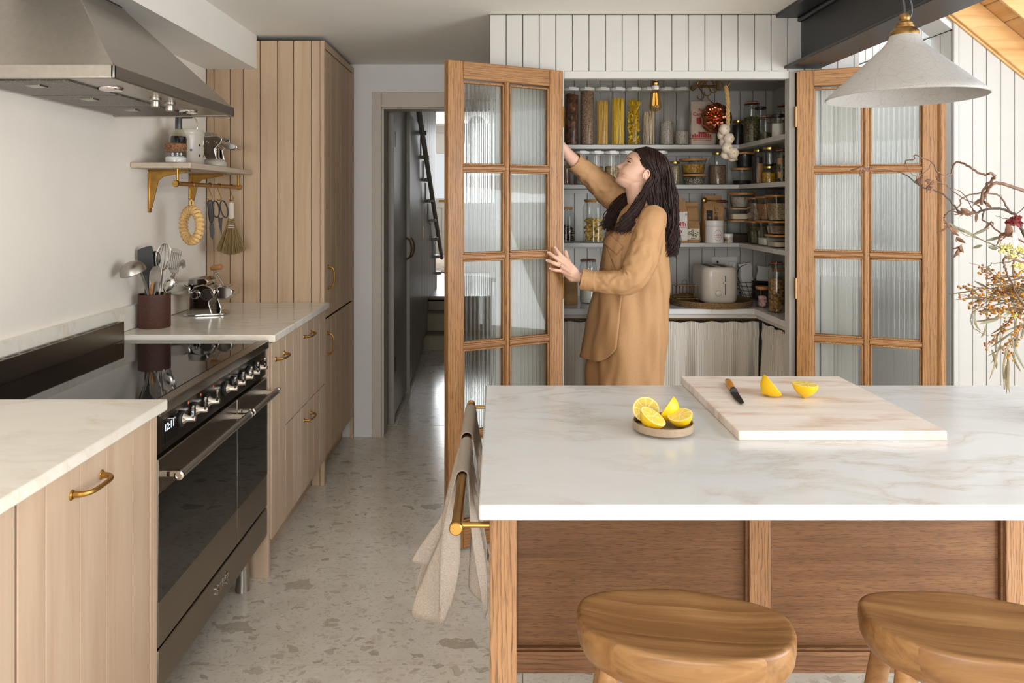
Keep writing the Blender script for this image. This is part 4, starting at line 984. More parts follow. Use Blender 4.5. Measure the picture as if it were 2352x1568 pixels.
def fill(t, c, r, z0, z1, mat, wav=.004, seed=0):
    N = 24
    prof = [(.0001, z0), (r*.96, z0), (r, z0+.003), (r, z1-.003)]
    b = MB(); c = V(c)
    rings = [[c+V((q*cos(2*pi*k/N), q*sin(2*pi*k/N), z)) for k in range(N)] for q, z in prof]
    for q in (.92, .55, .2, .01): rings.append([c+V((r*q*cos(2*pi*k/N), r*q*sin(2*pi*k/N), z1+wav*sin(2*pi*k/N*2+seed)*q+wav*.6*(1-q))) for k in range(N)])
    b.loft(rings); return b.build('contents', mat, t, kind='stuff')
def sticks(t, c, r, z0, z1, mat, n, rad, seed=1, lean=0):
    rg = random.Random(seed); b = MB()
    for _ in range(n):
        a, q = rg.uniform(0, 6.28), r*sqrt(rg.random()); a2 = a+rg.gauss(0, .3)
        b.tube([V(c)+V((q*cos(a), q*sin(a), z0)), V(c)+V((min(r, q*1.0+.003)*cos(a2)+lean, q*sin(a2), z1-rg.random()**2*.03))], rad, 5)
    b.build('contents', mat, t, kind='stuff')
def pos(px, Y=None, X=None):
    if X is not None: Y = F*X/(px-CX)
    return PX(px, Y), Y
def shell(h, r, neck=None, th=.0022, sh=.015):
    if neck is None: pr = [(.0001, .001), (r-.004, .001), (r, .005), (r, h)]
    else: pr = [(.0001, .001), (r-.004, .001), (r, .006), (r, h-sh-.012), (r*.96, h-sh-.004), (neck, h-.010), (neck, h)]
    inn = [(max(.0001, a-th), b+(.003 if i < 2 else 0)) for i, (a, b) in enumerate(pr)][::-1]
    return pr+inn
def vessel(nm, lab, cat, px, w, ytop, z, Y=None, X=None, grp=None, kind='screw', lid=None, mat=None, level=.7, fillmat=None, glass=None, sh=.015, neckf=.8, stk=None, extra=None):
    x, Y = pos(px, Y, X); r = w*Y/F/2; h = PZ(ytop, Y)-z
    t = thing(nm, lab, cat, (x, Y, z), grp); c = (x, Y, z); g = glass or G
    if kind == 'canister':
        MB().lathe(shell(h-.014, r, None), c, 28, cap=False).build('body', g, t)
        l = MB().lathe([(.0001, h-.016), (r*.93, h-.016), (r*.93, h-.013), (r*1.04, h-.013), (r*1.05, h-.011), (r*1.05, h-.002), (r*1.03, h), (.0001, h)], c, 28).build('lid', M['white'], t)
        MB().box(x-r*.45, x+r*.45, Y-r*1.09, Y-r*.7, z+h-.009, z+h+.0018).build('flip_tab', M['white'], l, .001)
    elif kind == 'screw':
        MB().lathe(shell(h-.004, r, r*neckf, sh=sh), c, 28, cap=False).build('body', g, t)
        q = r*neckf+.002
        MB().lathe([(.0001, h-.0105), (q*.9, h-.0105), (q, h-.012), (q+.0006, h-.003), (q-.0015, h), (.0001, h-.0008)], c, 28).build('lid', lid or gold, t)
    elif kind == 'clip':
        MB().lathe(shell(h-.012, r, r*neckf, sh=sh), c, 28, cap=False).build('body', g, t); q = r*neckf
        l = MB().lathe([(.0001, h-.003), (q*.8, h-.001), (q+.003, h-.006), (q+.003, h-.010), (.0001, h-.0095)], c, 28).build('lid', g if lid is None else lid, t)
        MB().lathe([(q+.0025, h-.0135), (q+.0035, h-.012), (q+.0025, h-.0102), (q-.001, h-.0102), (q-.001, h-.0135)], c, 28).build('seal', orange, t)
        cc = V(c); MB().tube([cc+V(((q+.003)*cos(k*pi/10), (q+.003)*sin(k*pi/10), h-.018)) for k in range(20)], .0012, 5, True).build('wire', M['steel_d'], t)
        MB().tube([cc+V((-.4*q, -q-.003, h-.018)), cc+V((-.42*q, -q-.008, h-.03)), cc+V((-.3*q, -q-.010, h-.045)), cc+V((.3*q, -q-.010, h-.045)), cc+V((.42*q, -q-.008, h-.03)), cc+V((.4*q, -q-.003, h-.018)), cc+V((.35*q, -q-.006, h-.004)), cc+V((-.35*q, -q-.006, h-.004))], .0013, 5, True).build('clasp', M['steel_d'], t)
    elif kind == 'wood':
        MB().lathe(shell(h-.012, r, r*neckf if neckf < .99 else None, sh=sh), c, 30, cap=False).build('body', g, t); q = (r*neckf if neckf < .99 else r)
        MB().lathe([(.0001, h-.016), (q*.9, h-.016), (q*.92, h-.0115), (q*1.02, h-.0115), (q*1.03, h-.003), (q*.98, h), (.0001, h)], c, 30).build('lid', lid or WD, t)
    hz = (h-.014)*level
    if stk: sticks(t, c, r*.8 if stk[1] else r*.72, .004, hz, fillmat, stk[0], stk[2] if len(stk) > 2 else .0013, seed=px)
    elif fillmat: fill(t, c, r-.0035 if kind == 'canister' else r-.003, .005, hz, fillmat, seed=px)
    return t, V(c), r, h
def paper_label(t, c, r, z0, z1, a0, a1, mat=None, name='label'):
    b = MB(); n = 8; rr = r+.0006
    b.loft([[c+V((rr*cos(a0+(a1-a0)*k/n), rr*sin(a0+(a1-a0)*k/n), z)) for k in range(n+1)]+[c+V(((rr-.0005)*cos(a0+(a1-a0)*k/n), (rr-.0005)*sin(a0+(a1-a0)*k/n), z)) for k in range(n, -1, -1)] for z in (z0, z1)])
    return b.build(name, mat or M['paper'], t)
# --- highest shelf: tall canisters
g1 = 'tall plastic canisters on the highest pantry shelf'
row = [(1279.3, 'tall canister half hidden by the oak door on the highest shelf', flake, .4, None), (1313, 'tall canister full of dark brown bran flakes', flake, .93, None), (1348.5, 'tall canister full of buckwheat grains', buck, .985, None), (1383.5, 'tall canister of pale spaghetti, leaning bundle', spag, .82, (210, 0)), (1419, 'tall canister of bright yellow spaghetti', yel, .86, (330, 1)),
       (1455.5, 'tall canister of broken yellow tagliatelle behind the filament bulb, left of it', yel, .83, 'tag'), (1490, 'tall canister of beige rice noodles behind the filament bulb', nood, .62, (90, 0, .0022)), (1531, 'tall canister less than half full of rice', rice, .43, None), (1565.5, 'tall canister a quarter full of rice next to the rice sack', rice, .26, None)]
for px, lab, m, lv, sk in row:
    if sk == 'tag':
        t, c, r, h = vessel('storage_canister', lab, 'canister', px, 33, 203, S1, Y=3.90, grp=g1, kind='canister', glass=PLs)
        rg = random.Random(4); b = MB()
        for _ in range(520):
            z = .006+rg.random()*.235; a = rg.uniform(0, 6.28); q = .03*sqrt(rg.random()); p = c+V((q*cos(a), q*sin(a), z)); d = V((rg.uniform(-1, 1), rg.uniform(-1, 1), rg.uniform(-.5, 1.2))).normalized()*.02
            e = p+d; f = V((e.x-c.x, e.y-c.y, 0)); 
            if f.length > .034: e -= f*(1-.034/f.length)
            e.z = max(c.z+.005, min(e.z, c.z+.25)); b.tube([p, e], .0034, 4, flat=.4)
        b.build('contents', m, t, kind='stuff')
    else: vessel('storage_canister', lab, 'canister', px, 33, 203, S1, Y=3.90, grp=g1, kind='canister', glass=PLs, fillmat=m, level=lv, stk=sk)
def soft_bag(nm, lab, x0, x1, ytop, z, Y, mat, dep=.07, taper=.9, top='flat', lean=0):
    xa, xb = PX(x0, Y), PX(x1, Y); h = PZ(ytop, Y)-z; cx, w = (xa+xb)/2, (xb-xa)
    t = thing(nm, lab, 'bag', (cx, Y, z)); rg = random.Random(int(x0)); N = 40; rings = []
    for i in range(15):
        k = i/14; d = dep*(1-.15*k) if k < .72 else dep*(.85-.8*((k-.72)/.28)); ww = w*(.97+.03*sin(k*7)) * (1 if k < .75 else 1-(1-taper)*(k-.75)/.25)
        o = rrect(ww, max(d, .006), min(.012, max(d, .006)*.45), 9)
        rings.append([V((cx+p[0]+.0015*sin(p[1]*60+i), Y+p[1]+.0025*sin(p[0]*70+i*1.3)+lean*k, z+h*k)) for p in o])
    MB().loft(rings).build('sack', mat, t, ang=60); return t, cx, w, h
# rice sack with red print
cl = plain('calico', C(196, 178, 160), .9, var=.06, scale=40, bump=.3, bscale=260)
t, cx, w, h = soft_bag('rice_sack', 'calico rice sack with red print standing beside the tall canisters', 1583, 1641, 233, S1, 3.93, cl, .075)
fy = 3.93-.041; red = M['red']; tr0 = (pi/2, 0, 0)
def Tx(s, size, px, py, Y, mat, par, rot=tr0, **k): return text(s, size, mat, par, (PX(px, Y), Y, PZ(py, Y)), rot, **k)
Tx('Riso', .023, 1613, 253, fy, red, t, bold=.0004); Tx('Carnaroli', .026, 1613, 262, fy-.001, red, t, bold=.0006)
b = MB()
for a in (((1600, 270), (1600, 282), (1606, 286), (1612, 282), (1612, 270)),): b.loft([[P(x, y, fy+dy) for x, y in a] for dy in (-.0006, .0015)])
for k in range(9): b.box(PX(1590+k*5, fy), PX(1593.5+k*5, fy), fy-.0006, fy+.002, PZ(316, fy), PZ(309-(4 if 2 < k < 7 else 0)-2*(k % 2), fy))
b.box(PX(1587, fy), PX(1636, fy), fy-.0006, fy+.002, PZ(318, fy), PZ(317, fy)); b.box(PX(1604, fy), PX(1628, fy), fy-.0006, fy+.002, PZ(304.5, fy), PZ(303, fy))
b.build('print', red, t, kind='stuff')
Tx('PRINCIPATO DI LUCEDIO', .0085, 1612, 322, fy, red, t)
# --- highest shelf, right
vessel('spice_jar', 'dark filled jar with a gold lid under the garlic string', 'jar', 1695, 26, 277, S1, Y=3.95, level=.93, fillmat=darkg, neckf=.92)
vessel('spice_jar', 'olive herb jar half hidden behind the garlic string on the highest shelf', 'jar', 1653, 22, 292, S1, Y=4.03, level=.8, fillmat=herb, lid=blk, neckf=.92)
vessel('clip_jar', 'large glass clip jar of dried herbs on the highest right shelf', 'jar', 1727, 37, 233, S1, X=1.345, kind='clip', level=.66, fillmat=herb, neckf=.85)
t, c, r, h = vessel('spice_jar', 'tall glass jar with dark lid behind the big herb clip jar', 'jar', 1747, 26, 246, S1, X=1.45, level=.4, fillmat=brownr, lid=blk, neckf=.9)
paper_label(t, c, r, .06, .085, R(200), R(270))
vessel('clip_jar', 'glass jar of green herbs with glass lid left of the black lidded salt jar', 'jar', 1759, 27, 264, S1, X=1.36, kind='clip', level=.36, fillmat=herb, neckf=.9)
vessel('salt_canister', 'short glass jar of white salt with black lid at the shelf end', 'jar', 1787, 30, 263, S1, X=1.352, level=.7, fillmat=flour, lid=blk, neckf=.95)
vessel('clip_jar', 'glass clip jar with orange seal at the back of the highest right shelf', 'jar', 1797, 24, 238, S1, X=1.46, kind='clip', level=.6, fillmat=darkg, neckf=.85)
# --- middle shelf
g2 = 'short plastic canisters on the middle pantry shelf'
vessel('clip_jar', 'dark brown clip jar beside the oak door on the middle shelf', 'jar', 1298, 26, 361, S2, Y=3.9, kind='clip', level=.75, fillmat=plain('cocoa', C(110, 74, 48), .9), neckf=.75)
for px, lab, m, lv in ((1337, 'short canister a third full of rice behind the raised forearm', rice, .35), (1370.5, 'short canister of pasta hoops left of her face', grains('pasta_hoops', [C(214, 176, 110), C(190, 146, 80), C(160, 116, 60)], 90, .7, (1, 1, 1), 1), .58), (1405, 'short canister of chickpeas right in front of her face', grains('chickpeas', [C(212, 182, 132), C(192, 158, 106), C(226, 202, 158)], 120, .7, (1, 1, 1), 1), .6), (1440.5, 'short canister above her forehead, mostly empty', rice, .2), (1516, 'short canister almost hidden behind her head', rice, .3)):
    vessel('storage_canister', lab, 'canister', px, 33, 348, S2, Y=3.90, grp=g2, kind='canister', glass=PLs, fillmat=m, level=lv)
vessel('oat_jar', 'gold lidded jar of oats right behind her head', 'jar', 1550, 25, 371, S2, Y=3.91, level=.86, fillmat=oats, neckf=.82)
def bowl_box(nm, lab, px, w, ytop, z, Y, m, lv, h=None):
    x = PX(px, Y); r = w*Y/F/2; h = h or PZ(ytop, Y)-z
    t = thing(nm, lab, 'container', (x, Y, z)); c = V((x, Y, z))
    MB().lathe([(.0001, .001), (r*.74, .001), (r*.78, .004), (r*.94, h-.012), (r*.92, h-.012), (r*.75, .005), (.0001, .004)], c, 32, cap=False).build('body', G, t)
    b = MB(); hz = .005+(h-.018)*lv; k = .74+.18*lv
    b.lathe([(.0001, .005), (r*.73, .0055), (r*k, hz), (r*k*.6, hz+.002), (.0001, hz+.001)], c, 28); b.build('contents', m, t, kind='stuff')
    MB().lathe([(.0001, h-.012), (r*.99, h-.012), (r, h-.01), (r, h-.001), (r*.98, h), (.0001, h)], c, 32).build('lid', WD, t)
    return z+h
zt_ = bowl_box('food_container', 'low round glass container of mixed seeds with wooden lid, under another', 1594, 56, 400, S2, 3.92, seeds, .7)
bowl_box('food_container', 'round glass container of popping corn stacked on the seed container', 1592, 62, 365, zt_+.0005, 3.92, corn, .72)
vessel('lentil_jar', 'big shouldered glass jar of brown lentils with gold lid', 'jar', 1648, 41, 350, S2, Y=3.92, level=.64, fillmat=brownr, neckf=.55, sh=.03)
zt_ = bowl_box('food_container', 'clear glass container with wooden lid below the black filled container', 1704, 50, 386, S2, 3.925, darkg, .25)
bowl_box('food_container', 'black filled round container with wooden lid under the garlic', 1711, 48, 350, zt_+.0005, 3.925, plain('black_beans', C(22, 20, 20), .5), .95)
t, c, r, h = vessel('spice_bottle', 'tall dark bottle with a brown kraft label on the middle right shelf', 'bottle', 1741, 27, 343, S2, X=1.35, level=.85, fillmat=darkg, lid=gold, neckf=.6, sh=.03)
paper_label(t, c, r, .005, .105, R(250), R(310), M['kraft'])
t, c, r, h = vessel('turmeric_jar', 'short jar of yellow turmeric with gold lid under a clear jar', 'jar', 1767, 34, 381, S2, X=1.36, level=.72, fillmat=turm, neckf=.7)
vessel('spice_jar', 'clear empty jar with gold lid stacked on the turmeric jar', 'jar', 1768, 32, 338, S2+h+.0005, X=1.36, level=.1, fillmat=darkg, neckf=.85)
t, c, r, h = vessel('clip_jar', 'tall clip jar with orange seal and kraft labels at the middle shelf end', 'jar', 1797, 26, 340, S2, X=1.36, kind='clip', level=.85, fillmat=herb, neckf=.9)
for z in (.02, .085): paper_label(t, c, r, z, z+.03, R(200), R(240), M['kraft'])
# --- lowest shelf
t, c, r, h = vessel('date_jar', 'wood lidded glass jar of dark dates beside the oak door', 'jar', 1299, 46, 475, S3, Y=3.93, kind='wood', level=.5, neckf=.72, sh=.03)
rg = random.Random(2)
b = MB()
for k in range(46):
    a, q = rg.uniform(0, 6.28), (r-.016)*sqrt(rg.random()); b.sphere(c+V((q*cos(a), q*sin(a), .013+.075*rg.random())), .0125, 8, 6, (1.15, .85, .8))
b.build('contents', dates, t, kind='stuff')
t, c, r, h = vessel('pasta_jar', 'large wood lidded glass jar of pasta tubes behind her chest', 'jar', 1364, 52, 458, S3, Y=3.93, kind='wood', neckf=.84, sh=.022)
b = MB()
for k in range(110):
    a, q = rg.uniform(0, 6.28), (r-.018)*sqrt(rg.random()); z = .01+.115*rg.random(); p = c+V((q*cos(a), q*sin(a), z)); d = V((rg.uniform(-1, 1), rg.uniform(-1, 1), rg.uniform(-.5, .5))).normalized()*.018
    pts = []
    for e in (p-d, p+d):
        f = V((e.x-c.x, e.y-c.y, 0)); 
        if f.length > r-.011: e = e-f*(1-(r-.011)/f.length)
        e.z = max(e.z, c.z+.010); pts.append(e)
    b.tube(pts, .0068, 8)
b.build('contents', past, t, kind='stuff')
# bags
kraft = M['kraft']
Yb = 3.93
t, cx, w, h = soft_bag('coffee_bag', 'kraft bag with a white panel and red script right behind her hair', 1543, 1579, 462, S3, Yb, kraft, .07, .8)
f_ = Yb-.040; pbx(1545, 1578.5, 486, 552, f_, .002, 'label', M['paper'], t, .0005)
f_ -= .0026
Tx('Mfh', .034, 1565, 515, f_, red, t, bold=.0007); Tx('to', .034, 1560, 531, f_, red, t, bold=.001); Tx('TOKYO', .0105, 1561, 541, f_, red, t)
pbx(1548, 1578, 521, 522.5, f_+.0008, .0012, 'rule', red, t, 0); Tx('M', .016, 1576, 493, f_, red, t)
MB().tube(spline([P(1553, 466, Yb), P(1551, 453, Yb), P(1557, 451, Yb), P(1564, 460, Yb), P(1568, 470, Yb)], 4), .006, 6, flat=.3).build('folded_top', kraft, t)
t, cx, w, h = soft_bag('kraft_bag', 'plain brown kraft bag folded over, behind the small botanical bag', 1574, 1604, 464, S3, Yb+.07, kraft, .06, .92)
MB().box(PX(1573, Yb+.02), PX(1605, Yb+.02), Yb+.028, Yb+.036, PZ(474, Yb), PZ(465, Yb)).build('folded_top', kraft, t, .002)
t, cx, w, h = soft_bag('tea_bag_packet', 'small kraft packet with a botanical leaf label', 1578, 1607, 507, S3, Yb-.005, kraft, .055, .95)
f_ = Yb-.0345; pbx(1578.5, 1606.5, 525, 550, f_, .002, 'label', plain('cream_paper', C(216, 206, 190), .8), t, .0005)
b = MB()
for k, (x, y, a) in enumerate(((1583, 533, 30), (1587, 537, -20), (1582, 537, 10), (1588, 531, 60), (1597, 536, 150), (1601, 539, 200), (1603, 534, 130), (1597, 541, 220), (1592, 541, 260), (1599, 543, 240))):
    p = P(x, y, f_-.0022); u_ = V((cos(R(a)), 0, sin(R(a)))); v__ = V((-u_.z, 0, u_.x)); b.loft([[p+u_*.008+V((0, dy, 0)), p+v__*.003+V((0, dy, 0)), p-u_*.008+V((0, dy, 0)), p-v__*.003+V((0, dy, 0))] for dy in (-.0004, .001)])
b.build('leaf_print', M['green'], t, kind='stuff'); Tx('春', .018, 1591, 531, f_-.0025, M['ink'], t); Tx('番', .018, 1591, 537.5, f_-.0025, M['ink'], t)
pbx(1587, 1597, 546.5, 547.8, f_-.0018, .001, 'caption', M['ink'], t, 0)
t, cx, w, h = soft_bag('tea_bag_packet', 'tall kraft tea bag with dark vertical writing behind the white tin', 1612, 1661, 449, S3, Yb+.05, kraft, .075, .8)
f_ = Yb+.05-.041; pbx(1623, 1637, 483, 520, f_, .002, 'label', M['ink'], t, .0005); 
for k, ch in enumerate('いり番茶'): Tx(ch, .026, 1645, 481+k*10.5, f_-.001, M['ink'], t)
for k, ch in enumerate('一保堂'): Tx(ch, .016, 1630, 492+k*8, f_-.003, M['kraft'], t)
sc = thing('coffee_scoop', 'brass coffee scoop with a dark wooden handle clipping the tall tea bag', 'scoop', P(1640, 462, Yb-.01))
MB().sphere(P(1618, 460, Yb-.02), .0155, 16, 10, (1, .55, 1)).build('bowl', M['brass'], sc)
MB().tube([P(1624, 460, Yb-.02), P(1650, 462, Yb-.02)], .0032, 8).build('shank', M['brassd'], sc); MB().tube([P(1645, 461.5, Yb-.02), P(1655, 462, Yb-.02), P(1667, 462.5, Yb-.02), P(1671, 463, Yb-.02)], [.005, .0075, .009, .005], 10).build('handle', plain('rosewood', C(82, 40, 32), .4), sc)
# white tin
x, Y = PX(1640.5, 3.89), 3.89; r = 20.6*Y/F; h = PZ(506, Y)-S3
t = thing('tea_tin', 'white round tea tin with a red emblem on the lowest shelf', 'tin', (x, Y, S3)); c = V((x, Y, S3))
MB().lathe([(.0001, 0), (r-.001, 0), (r, .001), (r, h-.032), (.0001, h-.032)], c, 36).build('body', M['white'], t)
MB().lathe([(r+.0006, h-.031), (r+.0008, h-.03), (r+.0008, h-.001), (r, h), (.0001, h)], c, 36).build('lid', M['white'], t)
def on_tin(s, size, ang, z, **k): 
    a = R(ang); n_ = V((sin(a), -cos(a), 0)); return text(s, size, red, t, c+n_*(r+.0007)+V((0, 0, z)), (pi/2, 0, a), **k)
for ang, z, s in ((-5, .042, 'A'), (8, .042, 'R'), (21, .042, 'O'), (8, .031, 'T E A')): on_tin(s, .012 if len(s) < 2 else .008, ang, z, bold=.0003)
b = MB()
for k in range(16):
    a2 = 2*pi*k/16; aa = R(8)+.42*cos(a2); z = .042+.026*sin(a2)*1.1; n_ = V((sin(aa), -cos(aa), 0)); s_ = V((cos(aa), sin(aa), 0))
    p = c+n_*(r+.0002)+V((0, 0, z)); tdir = s_*(-sin(a2))+V((0, 0, cos(a2))); w2 = n_.cross(tdir)
    b.loft([[p+tdir*.0035+n_*d, p+w2*.0015+n_*d, p-tdir*.0035+n_*d, p-w2*.0015+n_*d] for d in (0, .0008)])
b.build('emblem', red, t, kind='stuff')
x, Y = PX(1673, 3.89), 3.89; r = 10.8*Y/F; h = PZ(536, Y)-S3; t = thing('small_pot', 'tiny white pot with printed sides right of the white tin', 'pot', (x, Y, S3)); c = V((x, Y, S3))
MB().lathe([(.0001, 0), (r*.95, 0), (r*.95, h*.66), (.0001, h*.66)], c, 28).build('body', M['cream'], t); MB().lathe([(.0001, h*.66), (r, h*.66), (r, h-.002), (r-.002, h), (.0001, h)], c, 28).build('lid', M['white'], t)
b = MB()
for k in range(10): b.box(PX(1664.5+k*1.9, Y-r), PX(1665.5+k*1.9, Y-r), Y-r*.95*sqrt(max(.05, 1-((k-4.3)/5)**2))-.0006, Y, S3+h*.15, S3+h*(.4+.08*(k % 3)))
b.build('print', M['brassd'], t, kind='stuff')
# food boxes with wooden lids
def food_box(lab, x0, x1, y0, y1, z, h, m, lv, taper=.86, grp='glass food boxes with wooden lids'):
    cx, cy = (x0+x1)/2, (y0+y1)/2; t = thing('food_box', lab, 'container', (cx, cy, z), grp); w, d = x1-x0, y1-y0
    def ring(k, zz, ins=0): return [V((cx+p[0], cy+p[1], z+zz)) for p in rrect(w*k-2*ins, d*k-2*ins, .016, 4)]
    hb = h-.009; kk = lambda zz: taper+(1-taper)*zz/hb
    MB().loft([ring(taper, .001), ring(1, hb), ring(1, hb, .0025), ring(taper, .004, .0025)], cap=True).build('body', G, t)
    hz = .005+(hb-.01)*lv; MB().loft([ring(kk(.005), .005, .003), ring(kk(hz), hz, .003)]).build('contents', m, t, kind='stuff')
    MB().loft([ring(1.02, hb), ring(1.02, h-.0015), ring(1.0, h)]).build('lid', WD, t); return z+h+.0005
za = food_box('low food box holding dark grounds at the shelf corner, bottom of its stack', 1.27, 1.40, 3.87, 4.005, S3, .122, plain('grounds', C(58, 38, 28), .9), .4)
zb_ = food_box('shallow food box of ginger coloured flour in the middle of the corner stack', 1.27, 1.40, 3.87, 4.005, za, .066, sugar, .6)
bowl_box('food_container', 'round glass container of pale grains on top of the corner stack', 1704, 60, 447, zb_, 3.94, rice, .8, .082)
za = food_box('food box of green dried herbs, lower of its stack on the right shelf', 1.325, 1.47, 3.70, 3.835, S3, .121, herb, .85)
food_box('food box of speckled beans stacked on the green herb box', 1.325, 1.47, 3.70, 3.835, za, .122, grains('beans', [C(172, 140, 124), C(190, 170, 156), C(120, 86, 76), C(206, 190, 176)], 110, .5), .85)
za = food_box('clear half empty food box beside the green herb box', 1.325, 1.47, 3.57, 3.69, S3, .128, flour, .3)
food_box('food box of red lentils above the half empty box', 1.325, 1.47, 3.565, 3.69, za, .12, grains('red_lentils', [C(190, 130, 80), C(168, 108, 62), C(206, 150, 100)], 260, .7), .75)
za = food_box('smallest food box with sugar at the end of the right shelf', 1.325, 1.46, 3.42, 3.555, S3, .062, sugar, .5)
zb_ = food_box('food box of brown grains on the smallest sugar box', 1.325, 1.46, 3.42, 3.555, za, .066, brownr, .8)
food_box('tall food box of oats at the top of the end stack', 1.325, 1.46, 3.425, 3.555, zb_, .125, oats, .75)
# --- worktop
x, Y = PX(1304, 3.80), 3.80; r = 23*Y/F; t = thing('bread_bin', 'turned wooden canister beside the oak door on the pantry worktop', 'canister', (x, Y, CT)); h = PZ(632, Y)-CT
MB().lathe([(.0001, 0), (r*.94, 0), (r, .004), (r, h-.026), (.0001, h-.026)], (x, Y, CT), 36).build('body', wood('canister_wood', C(168, 128, 82), C(146, 106, 62), C(184, 146, 100), 'X', .5, .25, .8, 0), t); MB().lathe([(.0001, h-.0255), (r*1.01, h-.0255), (r*1.01, h-.003), (r*.98, h), (.0001, h)], (x, Y, CT), 36).build('lid', WD, t)
vessel('flour_jar', 'wire clip jar of white flour behind her forearm', 'jar', 1351, 40, 592, CT, Y=3.84, kind='clip', level=.4, fillmat=flour, neckf=.84, sh=.02)
TXc, TYc = PX(1631, 3.80), 3.80
ty = thing('woven_tray', 'round woven jute tray under the toaster', 'tray', (TXc, TYc, CT)); rT = .212
MB().lathe([(.0001, .001), (rT-.012, .001), (rT-.012, .007), (.0001, .007)], (TXc, TYc, CT), 64).build('base', M['jute'], ty)
for k, (rr_, z) in enumerate(((rT-.006, .0065), (rT-.005, .016), (rT-.004, .0255))): MB().tube([(TXc+rr_*cos(2*pi*j/72), TYc+rr_*sin(2*pi*j/72), CT+z) for j in range(72)], .006, 8, True).build('coil', M['jute'], ty)
# toaster
tx, tY, tz = PX(1646, 3.76), 3.80, CT+.0072
ta = thing('toaster', 'cream two slot toaster standing on the woven tray', 'toaster', (tx, tY, tz))
tw, td, thh = .185, .25, .185; tb0 = tz+.010
rings = []
for z, k in ((0, .84), (.006, .93), (.02, .985), (.045, 1), (.135, 1), (.165, .985), (.18, .94), (.185, .86)):
    rings.append([V((tx+p[0], tY+p[1], tb0+z)) for p in rrect(tw*k, td*(.5+.5*k), .05*k, 8)])
MB().loft(rings).build('housing', M['cream'], ta, ang=60)
for dx_ in (-.032, .032): MB().box(tx+dx_-.016, tx+dx_+.016, tY-.09, tY+.09, tb0+.1835, tb0+.1858).build('slot', blk, ta, .0005)
for dx_ in (-.05, .05):
    for dy_ in (-.085, .085): MB().lathe([(.008, 0), (.008, .016)], (tx+dx_, tY+dy_, tz), 12).build('foot', M['white'], ta)
fr = tY-td/2
MB().box(tx+.017, tx+.0225, fr-.0008, fr+.006, tb0+.045, tb0+.143).build('lever_slot', blk, ta)
MB().prism(rrect(.032, .0085, .004, 4), 0, .017, Matrix.Translation((tx+.022, fr+.002, tb0+.108)) @ Matrix.Rotation(pi/2, 4, 'X')).build('lever', M['cream'], ta)
MB().lathe([(.0165, 0), (.0165, .006), (.0125, .009), (.0001, .009)], (0, 0, 0), 24, Matrix.Translation((tx-.016, fr+.002, tb0+.053)) @ Matrix.Rotation(pi/2, 4, 'X')).build('dial', M['cream'], ta, .001)
text('lolo', .018, M['greige'], ta, (tx-.013, fr-.0005, tb0+.09), (pi/2, -pi/2, 0), 'lettering', .0004)
MB().tube(spline([(tx+.08, tY+.06, tb0+.03), (tx+.125, tY+.03, tb0+.045), (tx+.12, tY+.07, tb0+.035), (tx+.06, tY+.15, tb0+.01), (PX(1680, 4.1), 4.09, 1.06), (PX(1682, 4.1), 4.105, 1.085)], 5), .0028, 6).build('power_cord', M['white'], ta)
# wire rack
rk = thing('toast_rack', 'wire toast rack with a ring handle left of the toaster', 'rack', (PX(1577, 3.74), 3.74, CT+.0072)); rx, rY, rz0 = PX(1577, 3.74), 3.76, CT+.0085
for k in range(7):
    xx = rx-.058+k*.0185; y0, y1 = rY-.045, rY+.045; f0 = 0 if k in (0, 6) else .03
    MB().tube([(xx, y0, rz0+f0), (xx, y0, rz0+.084), (xx, y0+.003, rz0+.0905), (xx, y0+.01, rz0+.094), (xx, y1-.01, rz0+.094), (xx, y1-.003, rz0+.0905), (xx, y1, rz0+.084), (xx, y1, rz0+f0)], .0014, 6).build('wire', M['brassd'], rk)
for yy in (-.035, .035): MB().tube([(rx-.058, rY+yy, rz0+.0955), (rx+.053, rY+yy, rz0+.0955)], .0014, 6).build('cross_wire', M['brassd'], rk)
for yy in (-.045, .045): MB().tube([(rx-.058, rY+yy, rz0+.03), (rx+.053, rY+yy, rz0+.03)], .0012, 6).build('cross_wire', M['brassd'], rk)
MB().tube([(rx-.005+.013*cos(a), rY, rz0+.109+.013*sin(a)) for a in [2*pi*j/16 for j in range(16)]], .0014, 6, True).build('ring_handle', M['brassd'], rk)
# wire basket with packets
wx, wY = 1.452, 4.0; wb_ = thing('wire_basket', 'dark wire basket in the far right corner of the pantry worktop', 'basket', (wx, wY, CT))
for k in range(5): 
    s_ = .072+.012*k; MB().tube([(wx+p[0], wY+p[1], CT+.003+.024*k) for p in rrect(2*s_, 1.5*s_, .02, 3)], .0016, 5, True).build('hoop', M['black'], wb_)
for k in range(16):
    a = 2*pi*k/16; MB().tube([(wx+.066*cos(a), wY+.05*sin(a), CT+.003), (wx+.118*cos(a), wY+.087*sin(a), CT+.1)], .0013, 5).build('wire', M['black'], wb_)
MB().tube(spline([(wx-.12, wY, CT+.1), (wx-.1, wY, CT+.17), (wx-.06, wY, CT+.19)], 5), .002, 5).build('bail', M['black'], wb_)
def packet(lab, c, w, h, d, mat, rz=0, tilt=0):
    rings = []; rg = random.Random(int(w*1e4))
    for i in range(9):
        k = i/8; dd = d*(1-.9*abs(2*k-1)**3)
        rings.append([V((p[0]+.004*sin(i*2.1), p[1]+.003*sin(p[0]*80+i), h*k)) for p in rrect(w*(1-.08*sin(pi*k)), max(.004, dd), .002, 4)])
    o = MB().loft(rings, mx=Matrix.Translation(c) @ Matrix.Rotation(rz, 4, 'Z') @ Matrix.Rotation(tilt, 4, 'Y')).build('snack_packet', mat, None, ang=60); return tag(o, lab, 'packet', 'packets in the wire basket')
packet('speckled white paper packet standing at the left of the wire basket', (wx-.045, wY+.02, CT+.006), .075, .19, .03, M['paper'], .2, -.1)
